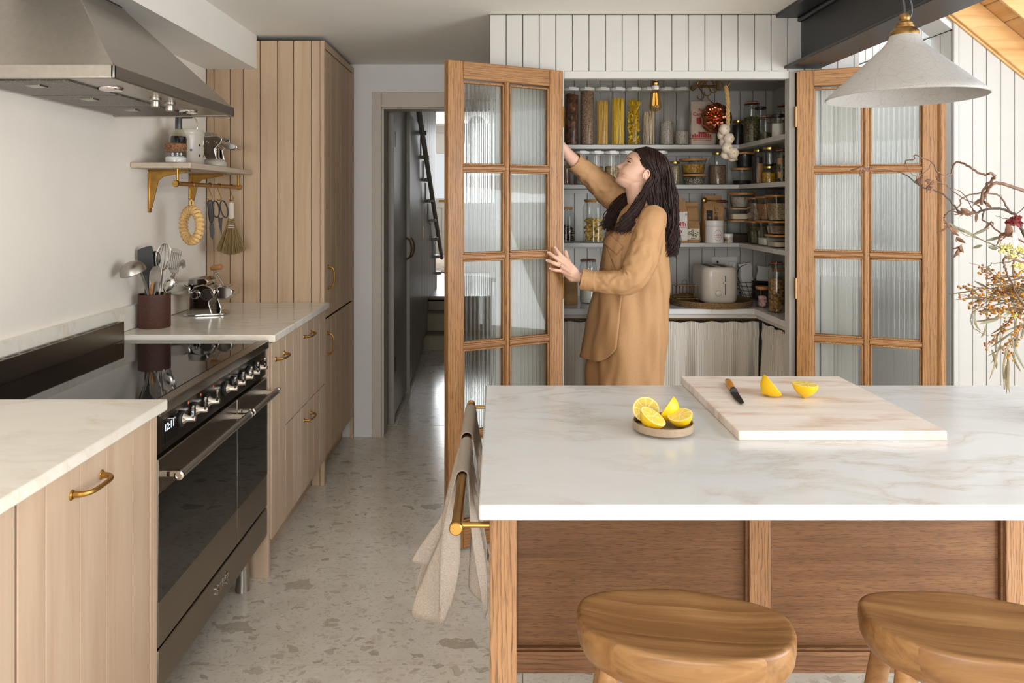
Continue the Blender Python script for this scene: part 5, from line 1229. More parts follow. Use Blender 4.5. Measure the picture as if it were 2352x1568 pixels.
packet('crumpled pale packet in the middle of the wire basket', (wx+.02, wY-.02, CT+.006), .09, .175, .035, M['plaster_cool'], -.3, .12)
packet('dark foil packet low in the wire basket', (wx-.005, wY-.058, CT+.006), .1, .1, .012, plain('dark_foil', C(40, 36, 36), .25, bump=.8, bscale=30), .0, .05)
t, c, r, h = vessel('marshmallow_jar', 'wood lidded glass jar of pink marshmallows by the wire basket', 'jar', 1751, 30, 657, CT, X=1.36, kind='wood', neckf=1)
b = MB()
for k in range(12):
    a = 2.4*k; q = (r-.015)*sqrt((k % 4+.4)/4.4); b.tube([c+V((q*cos(a)-.008, q*sin(a), .015+.016*(k//4))), c+V((q*cos(a)+.008, q*sin(a), .017+.016*(k//4)))], .0105, 10)
b.build('contents', pink, t, kind='stuff')
t, c, r, h = vessel('clip_jar', 'tallest clip jar full of granola on the right pantry worktop', 'jar', 1784, 38, 598, CT, X=1.37, kind='clip', level=.68, fillmat=gran, neckf=.8, sh=.03)
packet2 = packet('crumpled clear plastic bag at the near end of the pantry worktop', (1.385, 3.34, CT+.001), .1, .085, .07, glassy('film', (.9, .9, .9, 1), 1), .4, 0); packet2['group'] = 'loose packaging'
vessel('kraft_jar', 'squat wood lidded jar behind the granola jar on the worktop', 'jar', 1788, 30, 616, CT, X=1.52, kind='wood', level=.7, fillmat=darkg, neckf=.9)
# ================================================================ ISLAND
IX0, IX1, IY0, IY1 = -.029, 1.42, 1.187, 1.969
tag(MB().box(IX0, IX1, IY0, IY1, .8935, .92).build('island_worktop', M['marble'], None, .004, 3), 'white veined marble worktop of the kitchen island', 'worktop')
isl = thing('kitchen_island', 'oak island base with framed veneer panels behind two stools', 'island', (.68, 1.6, 0))
for x0, x1 in ((-.011, .034), (1.362, 1.407)):
    for y0, y1 in ((1.205, 1.25), (1.90, 1.945)): MB().box(x0, x1, y0, y1, 0, .893).build('leg', M['oak_leg'], isl, .002)
YPn = 1.85
MB().box(.034, 1.362, 1.21, 1.24, .83, .893).box(.034, 1.362, 1.9, 1.93, .83, .893).build('apron', M['oak_rail'], isl, .002) if 0 else None
for x0, x1 in ((-.008, .046), (.648, .703), (1.305, 1.36)): MB().box(x0, x1, YPn-.012, YPn+.03, .21, .893).build('stile', M['oak_leg'], isl, .002)
for x0, x1 in ((.046, .648), (.703, 1.305)):
    MB().box(x0, x1, YPn-.008, YPn+.028, .213, .268).build('bottom_rail', M['oak_rail'], isl, .002)
    MB().box(x0, x1, YPn-.008, YPn+.028, .845, .893).build('top_rail', M['oak_rail'], isl, .002)
    MB().box(x0, x1, YPn+.008, YPn+.02, .26, .85).build('panel', M['oak_panel'], isl)
    for a in ((x0, x0+.008, .268, .845), (x1-.008, x1, .268, .845), (x0, x1, .268, .276)): MB().box(a[0], a[1], YPn-.004, YPn+.009, a[2], a[3]).build('panel_moulding', M['oak_panel'], isl, .002)
for x0, x1 in ((-.009, .032), (1.364, 1.405)):
    MB().box(x0+.008, x1-.008, 1.25, 1.9, .80, .893).build('side_rail', M['oak_leg'], isl, .002)
MB().box(.034, 1.362, YPn+.028, 1.925, .213, .23).build('bottom_board', M['oak_rail'], isl)
# brass towel rail on the island end
tr_ = thing('towel_rail', 'brass towel rail on the left end of the island', 'rail', (-.066, 1.57, .87))
TX, TZ = -.068, .872
MB().tube([(TX, 1.215, TZ), (TX, 1.945, TZ)], .0088, 16).build('rail', M['brass'], tr_)
for y in (1.211, 1.949): MB().lathe([(.0001, -.006), (.0095, -.006), (.0112, -.004), (.0112, .005), (.0095, .0065), (.0001, .0065)], (0, 0, 0), 20, Matrix.Translation((TX, y, TZ)) @ Matrix.Rotation(pi/2, 4, 'X')).build('end_cap', M['brass'], tr_)
for y in (1.222, 1.925): MB().tube([(TX, y, TZ), (-.012, y, TZ)], .0048, 10).build('arm', M['brass'], tr_)
# linen towel
lin = NT('linen_weave'); nz = lin.noise(lin.obj((1, 1, 1)), 420, 2); lin.col(lin.ramp(nz, [(.3, C(150, 138, 126)), (.7, C(176, 164, 151))])); lin.bump(nz, .5, .002); lin.set(.95)
def towel(lab, ya, yb, zl, zr_, seed, spread, amp, out=0):
    rng = random.Random(seed); ph = [rng.uniform(0, 6.3) for _ in range(6)]; r = .0125+out
    def fn(u, v):
        # u across: 0 left hem .. .5 over the rail .. 1 right hem ; v along the rail
        y = ya+(yb-ya)*v; n = .0
        if u < .42:
            k = 1-u/.42; x = TX-r-spread*k**1.3; z = TZ-(TZ-zl-.06*sin(v*7+ph[0])*k)*k
        elif u > .58:
            k = (u-.58)/.42; x = TX+r+.012*k; z = TZ-(TZ-zr_-.05*sin(v*9+ph[1])*k)*k
        else:
            a = pi*(.58-u)/.16; x = TX+r*cos(a); z = TZ+r*sin(a); k = 0
        f = sin(v*19+ph[2]+2.5*k)+.6*sin(v*37+ph[3]-2*k)
        if u > .58: x = min(x+.012*k+amp*.55*k*f, -.016)
        else: x += amp*k**.8*f
        y += .03*k*sin(v*12+ph[4])*(.4 if u < .5 else .2)+(.5-v)*.13*k
        return V((x, y, z))
    o = MB().grid(fn, 60, 64).build('linen_towel', lin.m, None, ang=80, solid=.0022, sub=0); return tag(o, lab, 'towel', 'linen towels on the island rail')
towel('crumpled greige linen towel at the near end of the brass rail', 1.435, 1.64, .60, .605, 5, .052, .030)
towel('greige linen towel laid over the far end of the brass rail', 1.67, 1.90, .64, .68, 8, .016, .010, .0015)
# ---- chopping board, knife, lemons, plate
bd = thing('chopping_board', 'large pale beech chopping board on the marble island', 'board', (.55, 2.1, .92))
bt_ = NT('worn_beech'); v_ = bt_.obj((2.2, 30, 22)); n1 = bt_.noise(v_, 1, 5, .6, .3)
c_ = bt_.ramp(n1, [(.25, C(212, 195, 178)), (.5, C(227, 214, 203)), (.75, C(235, 225, 217))])
stn = bt_.ramp(bt_.noise(bt_.obj((3, 9, 1)), 1.6, 4, .6), [(.5, (0, 0, 0)), (.7, (.6,)*3)])
c_ = bt_.mix(stn, c_, C(184, 130, 84)); bt_.col(c_); bt_.set(.55)
bx0, bx1, by0, by1, BT = .509, .947, 1.508, 1.984, .9405
MB().box(bx0, bx1, by0, by1, .92, BT).build('board', bt_.m, bd, .0025, 3)
kn = thing('paring_knife', 'small paring knife with amber handle lying on the chopping board', 'knife', (.59, 1.8, BT))
k0, k1 = V((.6135, 1.905, BT)), V((.577, 1.694, BT)); d_ = (k1-k0).normalized(); s_ = V((-d_.y, d_.x, 0)); L_ = (k1-k0).length
am = plain('amber_wood', C(204, 138, 36), .3, var=.12, scale=40, coat=.3)
r_ = []
for q, w_, h_ in ((0, .006, .010), (.006, .0085, .0135), (.03, .009, .0145), (.07, .0085, .0135), (.098, .0078, .012)): r_.append([k0+d_*q+s_*(w_*cos(a))+V((0, 0, h_*.5+h_*.5*sin(a)+.001)) for a in [2*pi*j/14 for j in range(14)]])
MB().loft(r_).build('handle', am, kn)
MB().tube([k0+d_*.097+V((0, 0, .007)), k0+d_*.112+V((0, 0, .007))], .0088, 12).build('ferrule', M['black'], kn)
bl = [(.108, -.0095), (.108, .0095), (.2, .0095), (L_, .002), (L_, -.001), (.17, -.0085)]
MB().loft([[k0+d_*a+s_*b_+V((0, 0, z)) for a, b_ in bl] for z in (.004, .0055)]).build('blade', M['steel_d'], kn)
# lemons
lem = plain('lemon_rind', C(236, 190, 18), .35, var=.05, scale=30, bump=.35, bscale=260)
pith = plain('lemon_pith', C(240, 226, 160), .6); pulp = plain('lemon_pulp', C(226, 196, 84), .25, var=.1, scale=120, bump=.3, bscale=160)
def lemon(lab, base, r, axis, roll=0, grp='halved lemons'):
    """half lemon: axis = direction the cut face looks; lowest point rests on base.z"""
    q = V(axis).normalized().to_track_quat('Z', 'Y').to_matrix().to_4x4() @ Matrix.Rotation(roll, 4, 'Z')
    prof = [(.0001, -1.16), (.07, -1.15), (.12, -1.10), (.2, -1.03), (.36, -.93), (.56, -.8), (.78, -.55), (.93, -.28), (.985, -.08), (1, 0)]
    prof = [(a*r, b*r*.98) for a, b in prof]
    lo = min((q @ V((a*cos(k), a*sin(k), b)))[2] for a, b in prof for k in [2*pi*j/16 for j in range(16)])
    m = Matrix.Translation(V(base)-V((0, 0, lo))) @ q
    t = thing('lemon_half', lab, 'lemon', base, grp)
    MB().lathe(prof+[(.97*r, .004*r)], (0, 0, 0), 32, m, cap=False).build('rind', lem, t)
    MB().lathe([(.99*r, 0), (.965*r, .006*r), (.93*r, .004*r), (.0001, .004*r)], (0, 0, 0), 32, m, cap=False).build('pith', pith, t)
    n = 9; b = MB()
    for k in range(n):
        a0, a1 = 2*pi*k/n+.06, 2*pi*(k+1)/n-.06; am_ = (a0+a1)/2
        out = [(.08*cos(am_), .08*sin(am_))]+[(.87*cos(a0+(a1-a0)*j/5), .87*sin(a0+(a1-a0)*j/5)) for j in range(6)]
        b.prism([(x*r, y*r) for x, y in out], .003*r, .03*r, m)
    b.build('pulp', pulp, t, kind='stuff'); return t
lemon('lemon half tilted on its rim left of the other on the chopping board', (.684, 1.775, BT), .0315, (.75, -.1, .62))
lemon('lemon half with its cut face up at right on the chopping board', (.757, 1.76, BT), .031, (.06, -.02, 1), .4)
plt = thing('small_plate', 'small round stoneware plate with upright rim holding four lemon halves', 'plate', (PX(1523, 1.575), 1.575, .92))
cx_, cy_ = PX(1523, 1.575), 1.575
MB().lathe([(.0001, 0), (.052, 0), (.0565, .004), (.065, .006), (.0655, .021), (.0635, .022), (.0625, .0095), (.0001, .008)], (cx_, cy_, .92), 48).build('dish', plain('stoneware', C(164, 142, 118), .6, var=.08, scale=90), plt)
lemon('lemon half at the front left of the small plate, cut face toward upper right', (cx_-.026, cy_-.022, .9285), .030, (.45, -.28, .85), 0)
lemon('lemon half at the front right of the small plate, cut face up', (cx_+.034, cy_-.012, .9285), .0275, (-.22, -.2, .95), .3)
lemon('lemon half standing on edge at the back left of the small plate', (cx_-.03, cy_+.034, .9285), .030, (-.1, -.75, .6), .2)
lemon('lemon half turned away at the back right of the small plate, rind outward', (cx_+.012, cy_+.026, .934), .031, (-.72, .3, .5), .5)
# ================================================================ STOOLS
def stool(lab, cx, cy, rz):
    t = thing('bar_stool', lab, 'stool', (0, 0, 0), 'oak bar stools at the island')
    zt, th_ = .652, .078
    def out(a, k=1):
        x = .196*k*(abs(cos(a))**.86)*(1 if cos(a) > 0 else -1)
        y = (.118 if sin(a) < 0 else .098)*k*(abs(sin(a))**(.92 if sin(a) < 0 else .8))*(1 if sin(a) > 0 else -1)
        return x, y
    def top(x, y, k):
        e = 1-k**2.4
        return zt+.004*(x/.19)**2-.011*e*(1-.25*exp(-(x/.05)**2))+.006*exp(-(x/.07)**2)*max(0, y/.1)
    N = 64; rings = []
    for k in (.02, .15, .3, .45, .6, .75, .88, .95): rings.append([V((*out(2*pi*j/N, k), top(*out(2*pi*j/N, k), k))) for j in range(N)])
    for k, dz in ((.985, -.0025), (1.0, -.009), (1.0, -.03), (.985, -.05), (.94, -.068), (.87, -th_), (.5, -th_), (.05, -th_)):
        rings.append([V((out(2*pi*j/N, k)[0], out(2*pi*j/N, k)[1], (top(*out(2*pi*j/N, min(k, 1)), 1) if dz > -.06 else zt+.004)+dz)) for j in range(N)])
    MB().loft(rings).build('seat', stool_m, t, ang=60)
    for sx in (-1, 1):
        for sy in (-1, 1):
            a = V((sx*.135, sy*.06, zt-th_+.004)); c = V((sx*.205, sy*.14, 0))
            MB().tube([a+(a-c)*.02, a.lerp(c, .4), c], [.019, .0195, .0145], 14).build('leg', M['stool'], t)
    for sy in (-1, 1): MB().tube([V((-.18, sy*.114, .2)), V((.18, sy*.114, .2))], .009, 10).build('stretcher', M['stool'], t)
    t.location = (cx, cy, 0); t.rotation_euler = (0, 0, rz); return t
sn_ = NT('laminated_oak'); v_ = sn_.obj((1.5, 26, 26), rnd=5); sp_ = sn_.nd('SeparateXYZ'); tc_ = sn_.nd('TexCoord'); sn_.link(tc_.outputs['Object'], sp_.inputs[0])
ml_ = sn_.nd('Math', operation='MULTIPLY'); ml_.inputs[1].default_value = 21; sn_.link(sp_.outputs[1], ml_.inputs[0])
fl_ = sn_.nd('Math', operation='FLOOR'); sn_.link(ml_.outputs[0], fl_.inputs[0])
wn_ = sn_.nd('TexWhiteNoise', noise_dimensions='1D'); sn_.link(fl_.outputs[0], wn_.inputs['W'])
av_ = sn_.nd('VectorMath', operation='ADD'); sn_.link(v_, av_.inputs[0]); vs_ = sn_.nd('VectorMath', operation='SCALE'); vs_.inputs['Scale'].default_value = 30; sn_.link(wn_.outputs['Color'], vs_.inputs[0]); sn_.link(vs_.outputs[0], av_.inputs[1])
n_ = sn_.noise(av_.outputs[0], 1, 6, .6, 1.2)
c_ = sn_.ramp(n_, [(.25, C(118, 80, 44)), (.45, C(146, 104, 61)), (.6, C(163, 121, 75)), (.8, C(181, 141, 93))])
mr_ = sn_.nd('MapRange'); mr_.inputs['To Min'].default_value = .86; mr_.inputs['To Max'].default_value = 1.06; sn_.link(wn_.outputs['Value'], mr_.inputs['Value'])
hs_ = sn_.nd('HueSaturation'); sn_.link(mr_.outputs[0], hs_.inputs['Value']); sn_.link(c_, hs_.inputs['Color'])
kn_ = sn_.ramp(sn_.noise(sn_.obj((9, 34, 20), rnd=9), 1, 2), [(.72, (0, 0, 0)), (.8, (.6,)*3)])
sn_.col(sn_.mix(kn_, hs_.outputs[0], C(112, 68, 36))); sn_.bump(n_, .06, .001); stool_m = sn_.set(.36, 0, .4)
stool('oak bar stool with a carved saddle seat in front of the left island panel', .345, 1.325, R(-9))
stool('oak bar stool with a carved saddle seat cut by the right picture edge', .878, 1.315, R(-12))
# ================================================================ PENDANT LAMP
LX, LY = .852, 1.5
lp = thing('pendant_lamp', 'white crackle glazed conical pendant lamp with brass cap over the island', 'lamp', (LX, LY, 1.64))
prof = [(.0265, 1.772), (.029, 1.764), (.034, 1.754), (.043, 1.743), (.056, 1.731), (.08, 1.708), (.11, 1.680), (.14, 1.652), (.151, 1.6415), (.1515, 1.6385), (.1495, 1.6375), (.1465, 1.6395), (.135, 1.649), (.10, 1.682), (.06, 1.7195), (.036, 1.742), (.026, 1.76), (.023, 1.768)]
MB().lathe(prof, (LX, LY, 0), 72, cap=False).build('shade', M['crackle'], lp, ang=60)
cap = MB().lathe([(.0001, 1.764), (.0275, 1.766), (.0285, 1.772), (.026, 1.778), (.0185, 1.784), (.0185, 1.788), (.0155, 1.789), (.0155, 1.794), (.010, 1.797), (.0092, 1.80), (.0105, 1.802), (.0105, 1.808), (.008, 1.8135), (.0001, 1.8145)], (LX, LY, 0), 32).build('lamp_cap', M['brassd'], lp)
MB().tube(spline([(LX, LY, 1.812), (LX-.001, LY, 1.83), (LX-.004, LY, 1.85), (LX, LY, 1.862), (LX+.003, LY, 1.88), (LX, LY, 1.93), (LX, LY, 2.255)], 5), .0032, 8).build('cord', M['black'], lp)
MB().tube(spline([(LX+.006, LY-.003, 1.80), (LX+.0125, LY-.003, 1.815), (LX+.012, LY-.003, 1.835), (LX+.004, LY-.004, 1.85), (LX-.003, LY-.003, 1.866), (LX, LY-.002, 1.885), (LX+.002, LY, 1.90)], 5), .0028, 8).build('cord_loop', M['black'], lp)
MB().sphere((LX, LY, 1.72), .026, 16, 10).build('bulb', M['white'], lp)
MB().lathe([(.0001, 2.235), (.04, 2.238), (.042, 2.255), (.0001, 2.255)], (LX, LY, 0), 24).build('ceiling_rose', M['brassd'], lp)
# ================================================================ DRIED BOUQUET
VX, VY = 1.335, 1.62
vs = thing('vase', 'pale stoneware vase on the right end of the island holding the dried bouquet', 'vase', (VX, VY, .92))
MB().lathe([(.0001, 0), (.045, 0), (.052, .01), (.056, .06), (.045, .12), (.026, .155), (.028, .175), (.024, .174), (.022, .155), (.04, .11), (.0001, .1)], (VX, VY, .92), 32, cap=False).build('body', M['cream'], vs)
bq = thing('dried_bouquet', 'dried bouquet of twisted willow, mimosa and curling leaves at the right edge', 'bouquet', (VX, VY, 1.08))
rb = random.Random(11)
def q7(x, y, Y=1.6): return P(2060+x/2.75, 330+y/2.75, Y)
NECK = V((VX, VY, 1.075))
wm = plain('willow_bark', C(112, 84, 66), .7, var=.25, scale=60); wd = plain('dark_bark', C(78, 64, 57), .7, var=.25, scale=60)
lm = plain('dried_leaf', C(132, 116, 84), .75, var=.25, scale=40); lm2 = plain('brown_leaf', C(116, 82, 60), .75, var=.25, scale=40); lg = plain('grey_green_leaf', C(120, 114, 90), .75, var=.2, scale=40)
bm_ = plain('mimosa_berry', C(188, 130, 42), .8, var=.15, scale=80); bm2 = plain('dull_berry', C(150, 98, 52), .8, var=.15, scale=80)
ym = plain('yellow_flower', C(222, 212, 130), .85, var=.12, scale=80); rm = plain('red_flower', C(110, 32, 30), .85, var=.3, scale=80)
def branch(pts, r0, r1, mat, Y=1.6, amp=.02, tail=True, name='branch'):
    p = [q7(x, y, Y+amp*sin(i*1.3+x*.01)) for i, (x, y) in enumerate(pts)]
    if tail: p = [NECK, NECK.lerp(p[0], .5)+V((.02, 0, .03))]+p
    s = spline(p, 5); n = len(s)
    s = [q+V((rb.gauss(0, .0008), rb.gauss(0, .0008), rb.gauss(0, .0008))) for q in s]
    MB().tube(s, [r0+(r1-r0)*i/(n-1) for i in range(n)], 7).build(name, mat, bq); return s
B1 = branch([(1000, 480), (900, 360), (803, 300), (700, 265), (620, 250), (578, 278), (558, 330), (532, 380)], .0046, .003, wm, 1.58)
B2 = branch([(532, 380), (545, 300), (600, 228), (617, 205), (592, 184), (545, 196), (465, 150), (412, 122), (372, 118), (350, 155), (330, 196), (260, 180), (225, 120), (120, 75), (104, 100), (60, 104), (50, 140)], .0032, .0009, wm, 1.57, tail=False)
B3 = branch([(1010, 820), (880, 680), (803, 570), (770, 480), (730, 436), (650, 408), (560, 415), (500, 436), (430, 441), (385, 420), (350, 372), (300, 322), (250, 300), (150, 268), (60, 200), (0, 175), (-120, 160), (-230, 150)], .0042, .0007, wd, 1.6, .012)
branch([(720, 438), (690, 390), (640, 325), (550, 312), (470, 320), (412, 345), (390, 400), (320, 435), (298, 478), (318, 505), (350, 540), (385, 570)], .0022, .0009, wm, 1.61, tail=False)
branch([(960, 740), (860, 660), (740, 590), (650, 560), (590, 510), (545, 480), (540, 420), (500, 380), (430, 350), (350, 290), (290, 250), (240, 245)], .0026, .0008, wm, 1.63)
branch([(980, 900), (860, 780), (740, 730), (690, 720), (674, 745), (690, 800), (720, 870), (760, 960), (830, 1050)], .0028, .0016, wm, 1.58)
branch([(740, 740), (680, 748), (600, 760), (560, 781), (500, 765), (455, 750)], .0012, .0006, wm, 1.58, tail=False)
branch([(803, 660), (760, 700), (735, 760), (740, 830), (800, 840)], .0018, .0012, wm, 1.6, tail=False)
branch([(500, 436), (470, 400), (430, 330), (400, 300), (360, 285)], .0012, .0005, wm, 1.6, tail=False)
branch([(803, 400), (760, 440), (710, 470), (670, 470), (628, 455)], .0012, .0005, wd, 1.62, tail=False)
branch([(225, 120), (190, 165), (130, 205), (70, 160), (55, 110)], .0009, .0005, wm, 1.57, tail=False)
def leaf(p, d, L, w, mat, curl=0, par=None, roll=None):
    p, d = V(p), V(d).normalized(); s = d.cross(V((rb.uniform(-.4, .4), -1, rb.uniform(-.4, .4)))).normalized(); n = d.cross(s)
    if roll is not None: s = (s*cos(roll)+n*sin(roll)); n = d.cross(s)
    N = 7; pts = []
    for i in range(N+1):
        t = i/N; a = curl*t; c = p+d*(L*(sin(a)/curl if curl else t))+n*(L*((1-cos(a))/curl if curl else 0))
        pts.append((c, w*sin(pi*min(.97, .06+t*.92))**.8))
    b = MB(); vs_, fs = [], []
    for c, w_ in pts: vs_ += [c-s*w_, c+n*w_*.35, c+s*w_]
    for i in range(N): fs += [(3*i, 3*i+1, 3*i+4, 3*i+3), (3*i+1, 3*i+2, 3*i+5, 3*i+4)]
    b.add(vs_, fs); return b.build('leaf', mat, par or bq, ang=80, solid=.0004)
# curled brown leaves at the tips and nodes
for x, y, n_, sp in ((215, 240, 12, 30), (400, 410, 3, 10), (440, 430, 3, 14), (540, 350, 4, 16), (500, 425, 2, 8), (330, 520, 4, 14), (655, 580, 3, 12), (405, 650, 9, 16), (150, 215, 4, 18), (380, 590, 3, 10), (-225, 150, 4, 8), (700, 560, 2, 10), (600, 490, 2, 10)):
    for _ in range(n_):
        leaf(q7(x+rb.gauss(0, sp*.5), y+rb.gauss(0, sp*.5), 1.59+rb.uniform(-.02, .02)), (rb.uniform(-.8, .8), rb.uniform(-.5, .5), -1+rb.uniform(0, .9)), rb.uniform(.014, .03), rb.uniform(.0018, .004), lm2, rb.uniform(-1.5, 1.5))
# large brown curling leaf and pale leaf beneath the red flower
leaf(q7(700, 505, 1.57), (.25, 0, -1), .042, .008, lm2, 1.2); leaf(q7(735, 560, 1.575), (.45, 0, -1), .055, .008, plain('pale_leaf', C(206, 190, 180), .7), .9); leaf(q7(680, 560, 1.58), (.3, .1, -.6), .03, .006, lm2, 1.4)
# olive-like stems
for pts in ([(1000, 800), (803, 725), (660, 662), (550, 612), (430, 560), (380, 530), (340, 510)], [(960, 790), (800, 700), (640, 650), (520, 600), (450, 585), (390, 545)]): branch(pts, .0016, .0007, lg, 1.6, .01)
for x, y, dx, dy, L in ((440, 562, -80, -40, .05), (480, 575, 70, -35, .04), (560, 615, 90, -25, .045), (520, 600, -110, -60, .055), (400, 548, -60, -35, .035), (640, 660, -60, -10, .03), (580, 655, 70, 10, .03), (540, 640, -20, 10, .02), (350, 512, -40, 10, .02)):
    leaf(q7(x, y, 1.6), (dx, rb.uniform(-20, 20), -dy), L, .0034, lg, rb.uniform(-.6, .6))
# mimosa sprays: stems, berries, narrow leaves
sprays = [([(1050, 960), (860, 905), (700, 905), (560, 915), (415, 902)], .8), ([(1050, 1000), (860, 950), (700, 960), (560, 970), (430, 950)], .9), ([(1050, 930), (880, 860), (740, 840), (620, 830), (530, 805)], .9), ([(1050, 1040), (900, 1010), (760, 1030), (620, 1050), (520, 1060)], .9),
          ([(1040, 1080), (880, 1060), (760, 1090), (660, 1180), (560, 1280)], .8), ([(1040, 1100), (900, 1100), (800, 1150), (720, 1250), (690, 1340)], .7), ([(1050, 980), (840, 930), (680, 880), (600, 870)], .8), ([(1040, 900), (900, 880), (800, 900), (700, 940), (640, 950)], .8),
          ([(1060, 970), (900, 985), (740, 985), (600, 990), (480, 1000)], .7), ([(1050, 1020), (880, 975), (760, 935), (640, 920)], .8), ([(1040, 1060), (900, 1040), (800, 1050), (700, 1060), (600, 1050)], .8)]
for i, (pts, dens) in enumerate(sprays):
    Y = 1.56+.1*rb.random(); s = branch(pts, .0016, .0006, lm, Y, .012, name='stem')
    b1, b2 = MB(), MB()
    for k in range(12, len(s)):
        for _ in range(4 if k > len(s)*.5 else 3):
            if rb.random() < dens:
                o = V((rb.gauss(0, .007), rb.gauss(0, .009), rb.gauss(0, .0065))); c = s[k]+o
                (b1 if rb.random() < .5 else b2).sphere(c, rb.uniform(.0019, .0033), 8, 6)
                b2.tube([s[max(0, k-1)], c], .0004, 4, cap=False)
    b1.build('berries', bm_, bq, kind='stuff'); b2.build('berries', bm2, bq, kind='stuff')
    for k in range(8, len(s)-4, 2):
        d = (s[k+1]-s[k-1]).normalized()+V((rb.gauss(0, .35), rb.gauss(0, .3), rb.gauss(-.1, .3)))
        leaf(s[k], d, rb.uniform(.03, .07), rb.uniform(.0014, .003), rb.choice((lm, lg, lm)), rb.uniform(-.8, .8))
# hanging curled leaves
for x, y, dx, dz, L, cu in ((500, 1040, -.4, -1, .075, -1.4), (680, 1090, -1, -.35, .055, .5), (600, 1300, .3, -1, .05, .7), (640, 1280, -.1, -1, .075, .3), (690, 1290, -.1, -1, .09, -.4), (700, 1310, .05, -1, .10, .4), (720, 1200, .1, -1, .09, -.7), (760, 1200, -.5, -.7, .075, .5), (660, 1240, -.1, -1, .06, .4), (700, 1360, .05, -1, .075, -.3), (740, 1180, -.7, -.5, .06, .6), (690, 1400, -.1, -1, .055, .5), (640, 1110, -1, -.2, .05, -.5), (790, 1030, -1, -.5, .04, .9), (730, 1330, .3, -1, .04, -.8), (560, 1150, -.1, -1, .03, .9)):
    leaf(q7(x, y, 1.57+rb.uniform(-.02, .02)), (dx, rb.uniform(-.2, .2), dz), L, rb.uniform(.002, .0036), rb.choice((lm, lg)), cu)
branch([(560, 1030), (500, 1050), (465, 1100), (480, 1160), (530, 1195), (577, 1214)], .0014, .0007, lg, 1.58, .005, False, 'stem')
# pale yellow flower clusters
for x, y, n_, sp in ((690, 660, 40, 22), (775, 665, 40, 20), (725, 710, 40, 20), (780, 770, 34, 22), (850, 720, 30, 30), (745, 1080, 20, 18)):
    b = MB()
    for _ in range(n_): b.sphere(q7(x+rb.gauss(0, sp), y+rb.gauss(0, sp*.6), 1.6+rb.gauss(0, .012)), rb.uniform(.0016, .003), 7, 5)
    b.build('blossoms', ym, bq, kind='stuff')
fc = q7(745, 490, 1.575); fl = MB().sphere(fc, .008, 10, 8).build('flower_head', rm, bq)
for k in range(34):
    a, e = rb.uniform(0, 6.28), rb.uniform(-.9, 1.0); d = V((cos(a)*cos(e), sin(a)*cos(e)-.2, sin(e))); leaf(fc+d*.004, d, rb.uniform(.010, .0165), .0038, rm, rb.uniform(.3, 1.4), fl)
# ================================================================ WOMAN
wo = thing('person', 'woman with long dark hair in a camel shirt dress, hand on the pantry door', 'person', (.66, 3.3, 0))
skin = plain('skin', C(222, 178, 154), .5, var=.03, scale=30); skin_n = skin.node_tree.nodes['Principled BSDF']
skin_n.inputs['Subsurface Weight'].default_value = .12; skin_n.inputs['Subsurface Radius'].default_value = (.012, .005, .003); skin_n.inputs['Subsurface Scale'].default_value = 1
WY = 3.28
HC = P(1478, 392, WY); pt_ = R(25)
hf, hu = V((-cos(pt_), 0, sin(pt_))), V((sin(pt_), 0, cos(pt_)))
yaw = R(4); hs = V((0, 1, 0))            # hs: towards her right (far side)
def HL(f, s, u): return HC+hf*f+hs*s+hu*u
frt = [(-.108, .066), (-.104, .085), (-.095, .0985), (-.085, .1005), (-.073, .0945), (-.065, .100), (-.0595, .0965), (-.052, .1035), (-.044, .1015), (-.03, .0965), (-.012, .0945), (.0, .0925), (.012, .0975), (.03, .0975), (.05, .090), (.07, .072), (.085, .045), (.097, .005)]
bkt = [(-.108, .03), (-.09, .012), (-.06, -.025), (-.04, -.06), (0, -.088), (.03, -.094), (.06, -.082), (.08, -.055), (.097, -.005)]
wdt = [(-.108, .018), (-.1, .028), (-.085, .042), (-.06, .055), (-.03, .064), (0, .069), (.03, .0715), (.06, .062), (.08, .043), (.09, .026), (.097, .006)]
rings = []
for i in range(64):
    u_ = -.108+.205*i/63; fr, bk, wd_ = interp(frt, u_), interp(bkt, u_), interp(wdt, u_); fc = (fr+bk)/2; ha = (fr-bk)/2; r_ = []
    for j in range(72):
        a = 2*pi*j/72; ca, sa = cos(a), sin(a)
        f = fc+ha*(abs(ca)**.86)*(1 if ca > 0 else -1); s = wd_*(abs(sa)**.9)*(1 if sa > 0 else -1)
        if ca > 0:
            ridge = interp([(-.046, 0), (-.041, .006), (-.034, .0225), (-.028, .0225), (-.012, .011), (.002, .003), (.014, 0)], u_)
            wn = interp([(-.046, .013), (-.034, .0125), (-.02, .0085), (.01, .007)], u_)
            f += ridge*exp(-(s/wn)**2)
            f -= .010*exp(-((abs(s)-.031)/.017)**2-((u_-.002)/.013)**2)          # eye sockets
            f += .004*exp(-((abs(s)-.036)/.02)**2-((u_+.028)/.016)**2)            # cheek bones
            f -= .004*exp(-((abs(s)-.028)/.01)**2-((u_+.058)/.01)**2)
        r_.append(HL(f, s, u_))
    rings.append(r_)
B = MB().loft(rings)
NK = [P(1487, 440, WY+.005), P(1478, 478, WY+.02), P(1470, 505, WY+.02)]
B.tube([HL(-.005, 0, -.03), HL(.005, 0, -.075), P(1466, 452, WY), P(1470, 482, WY+.015), P(1470, 520, WY+.02)], [.05, .05, .052, .06, .09], 20)
B.sphere(HL(-.006, -.07, -.022), .018, 16, 12, (.7, .42, 1.3))                   # ear mass (near), far one below
B.sphere(HL(-.006, .07, -.022), .018, 16, 12, (.7, .42, 1.3))
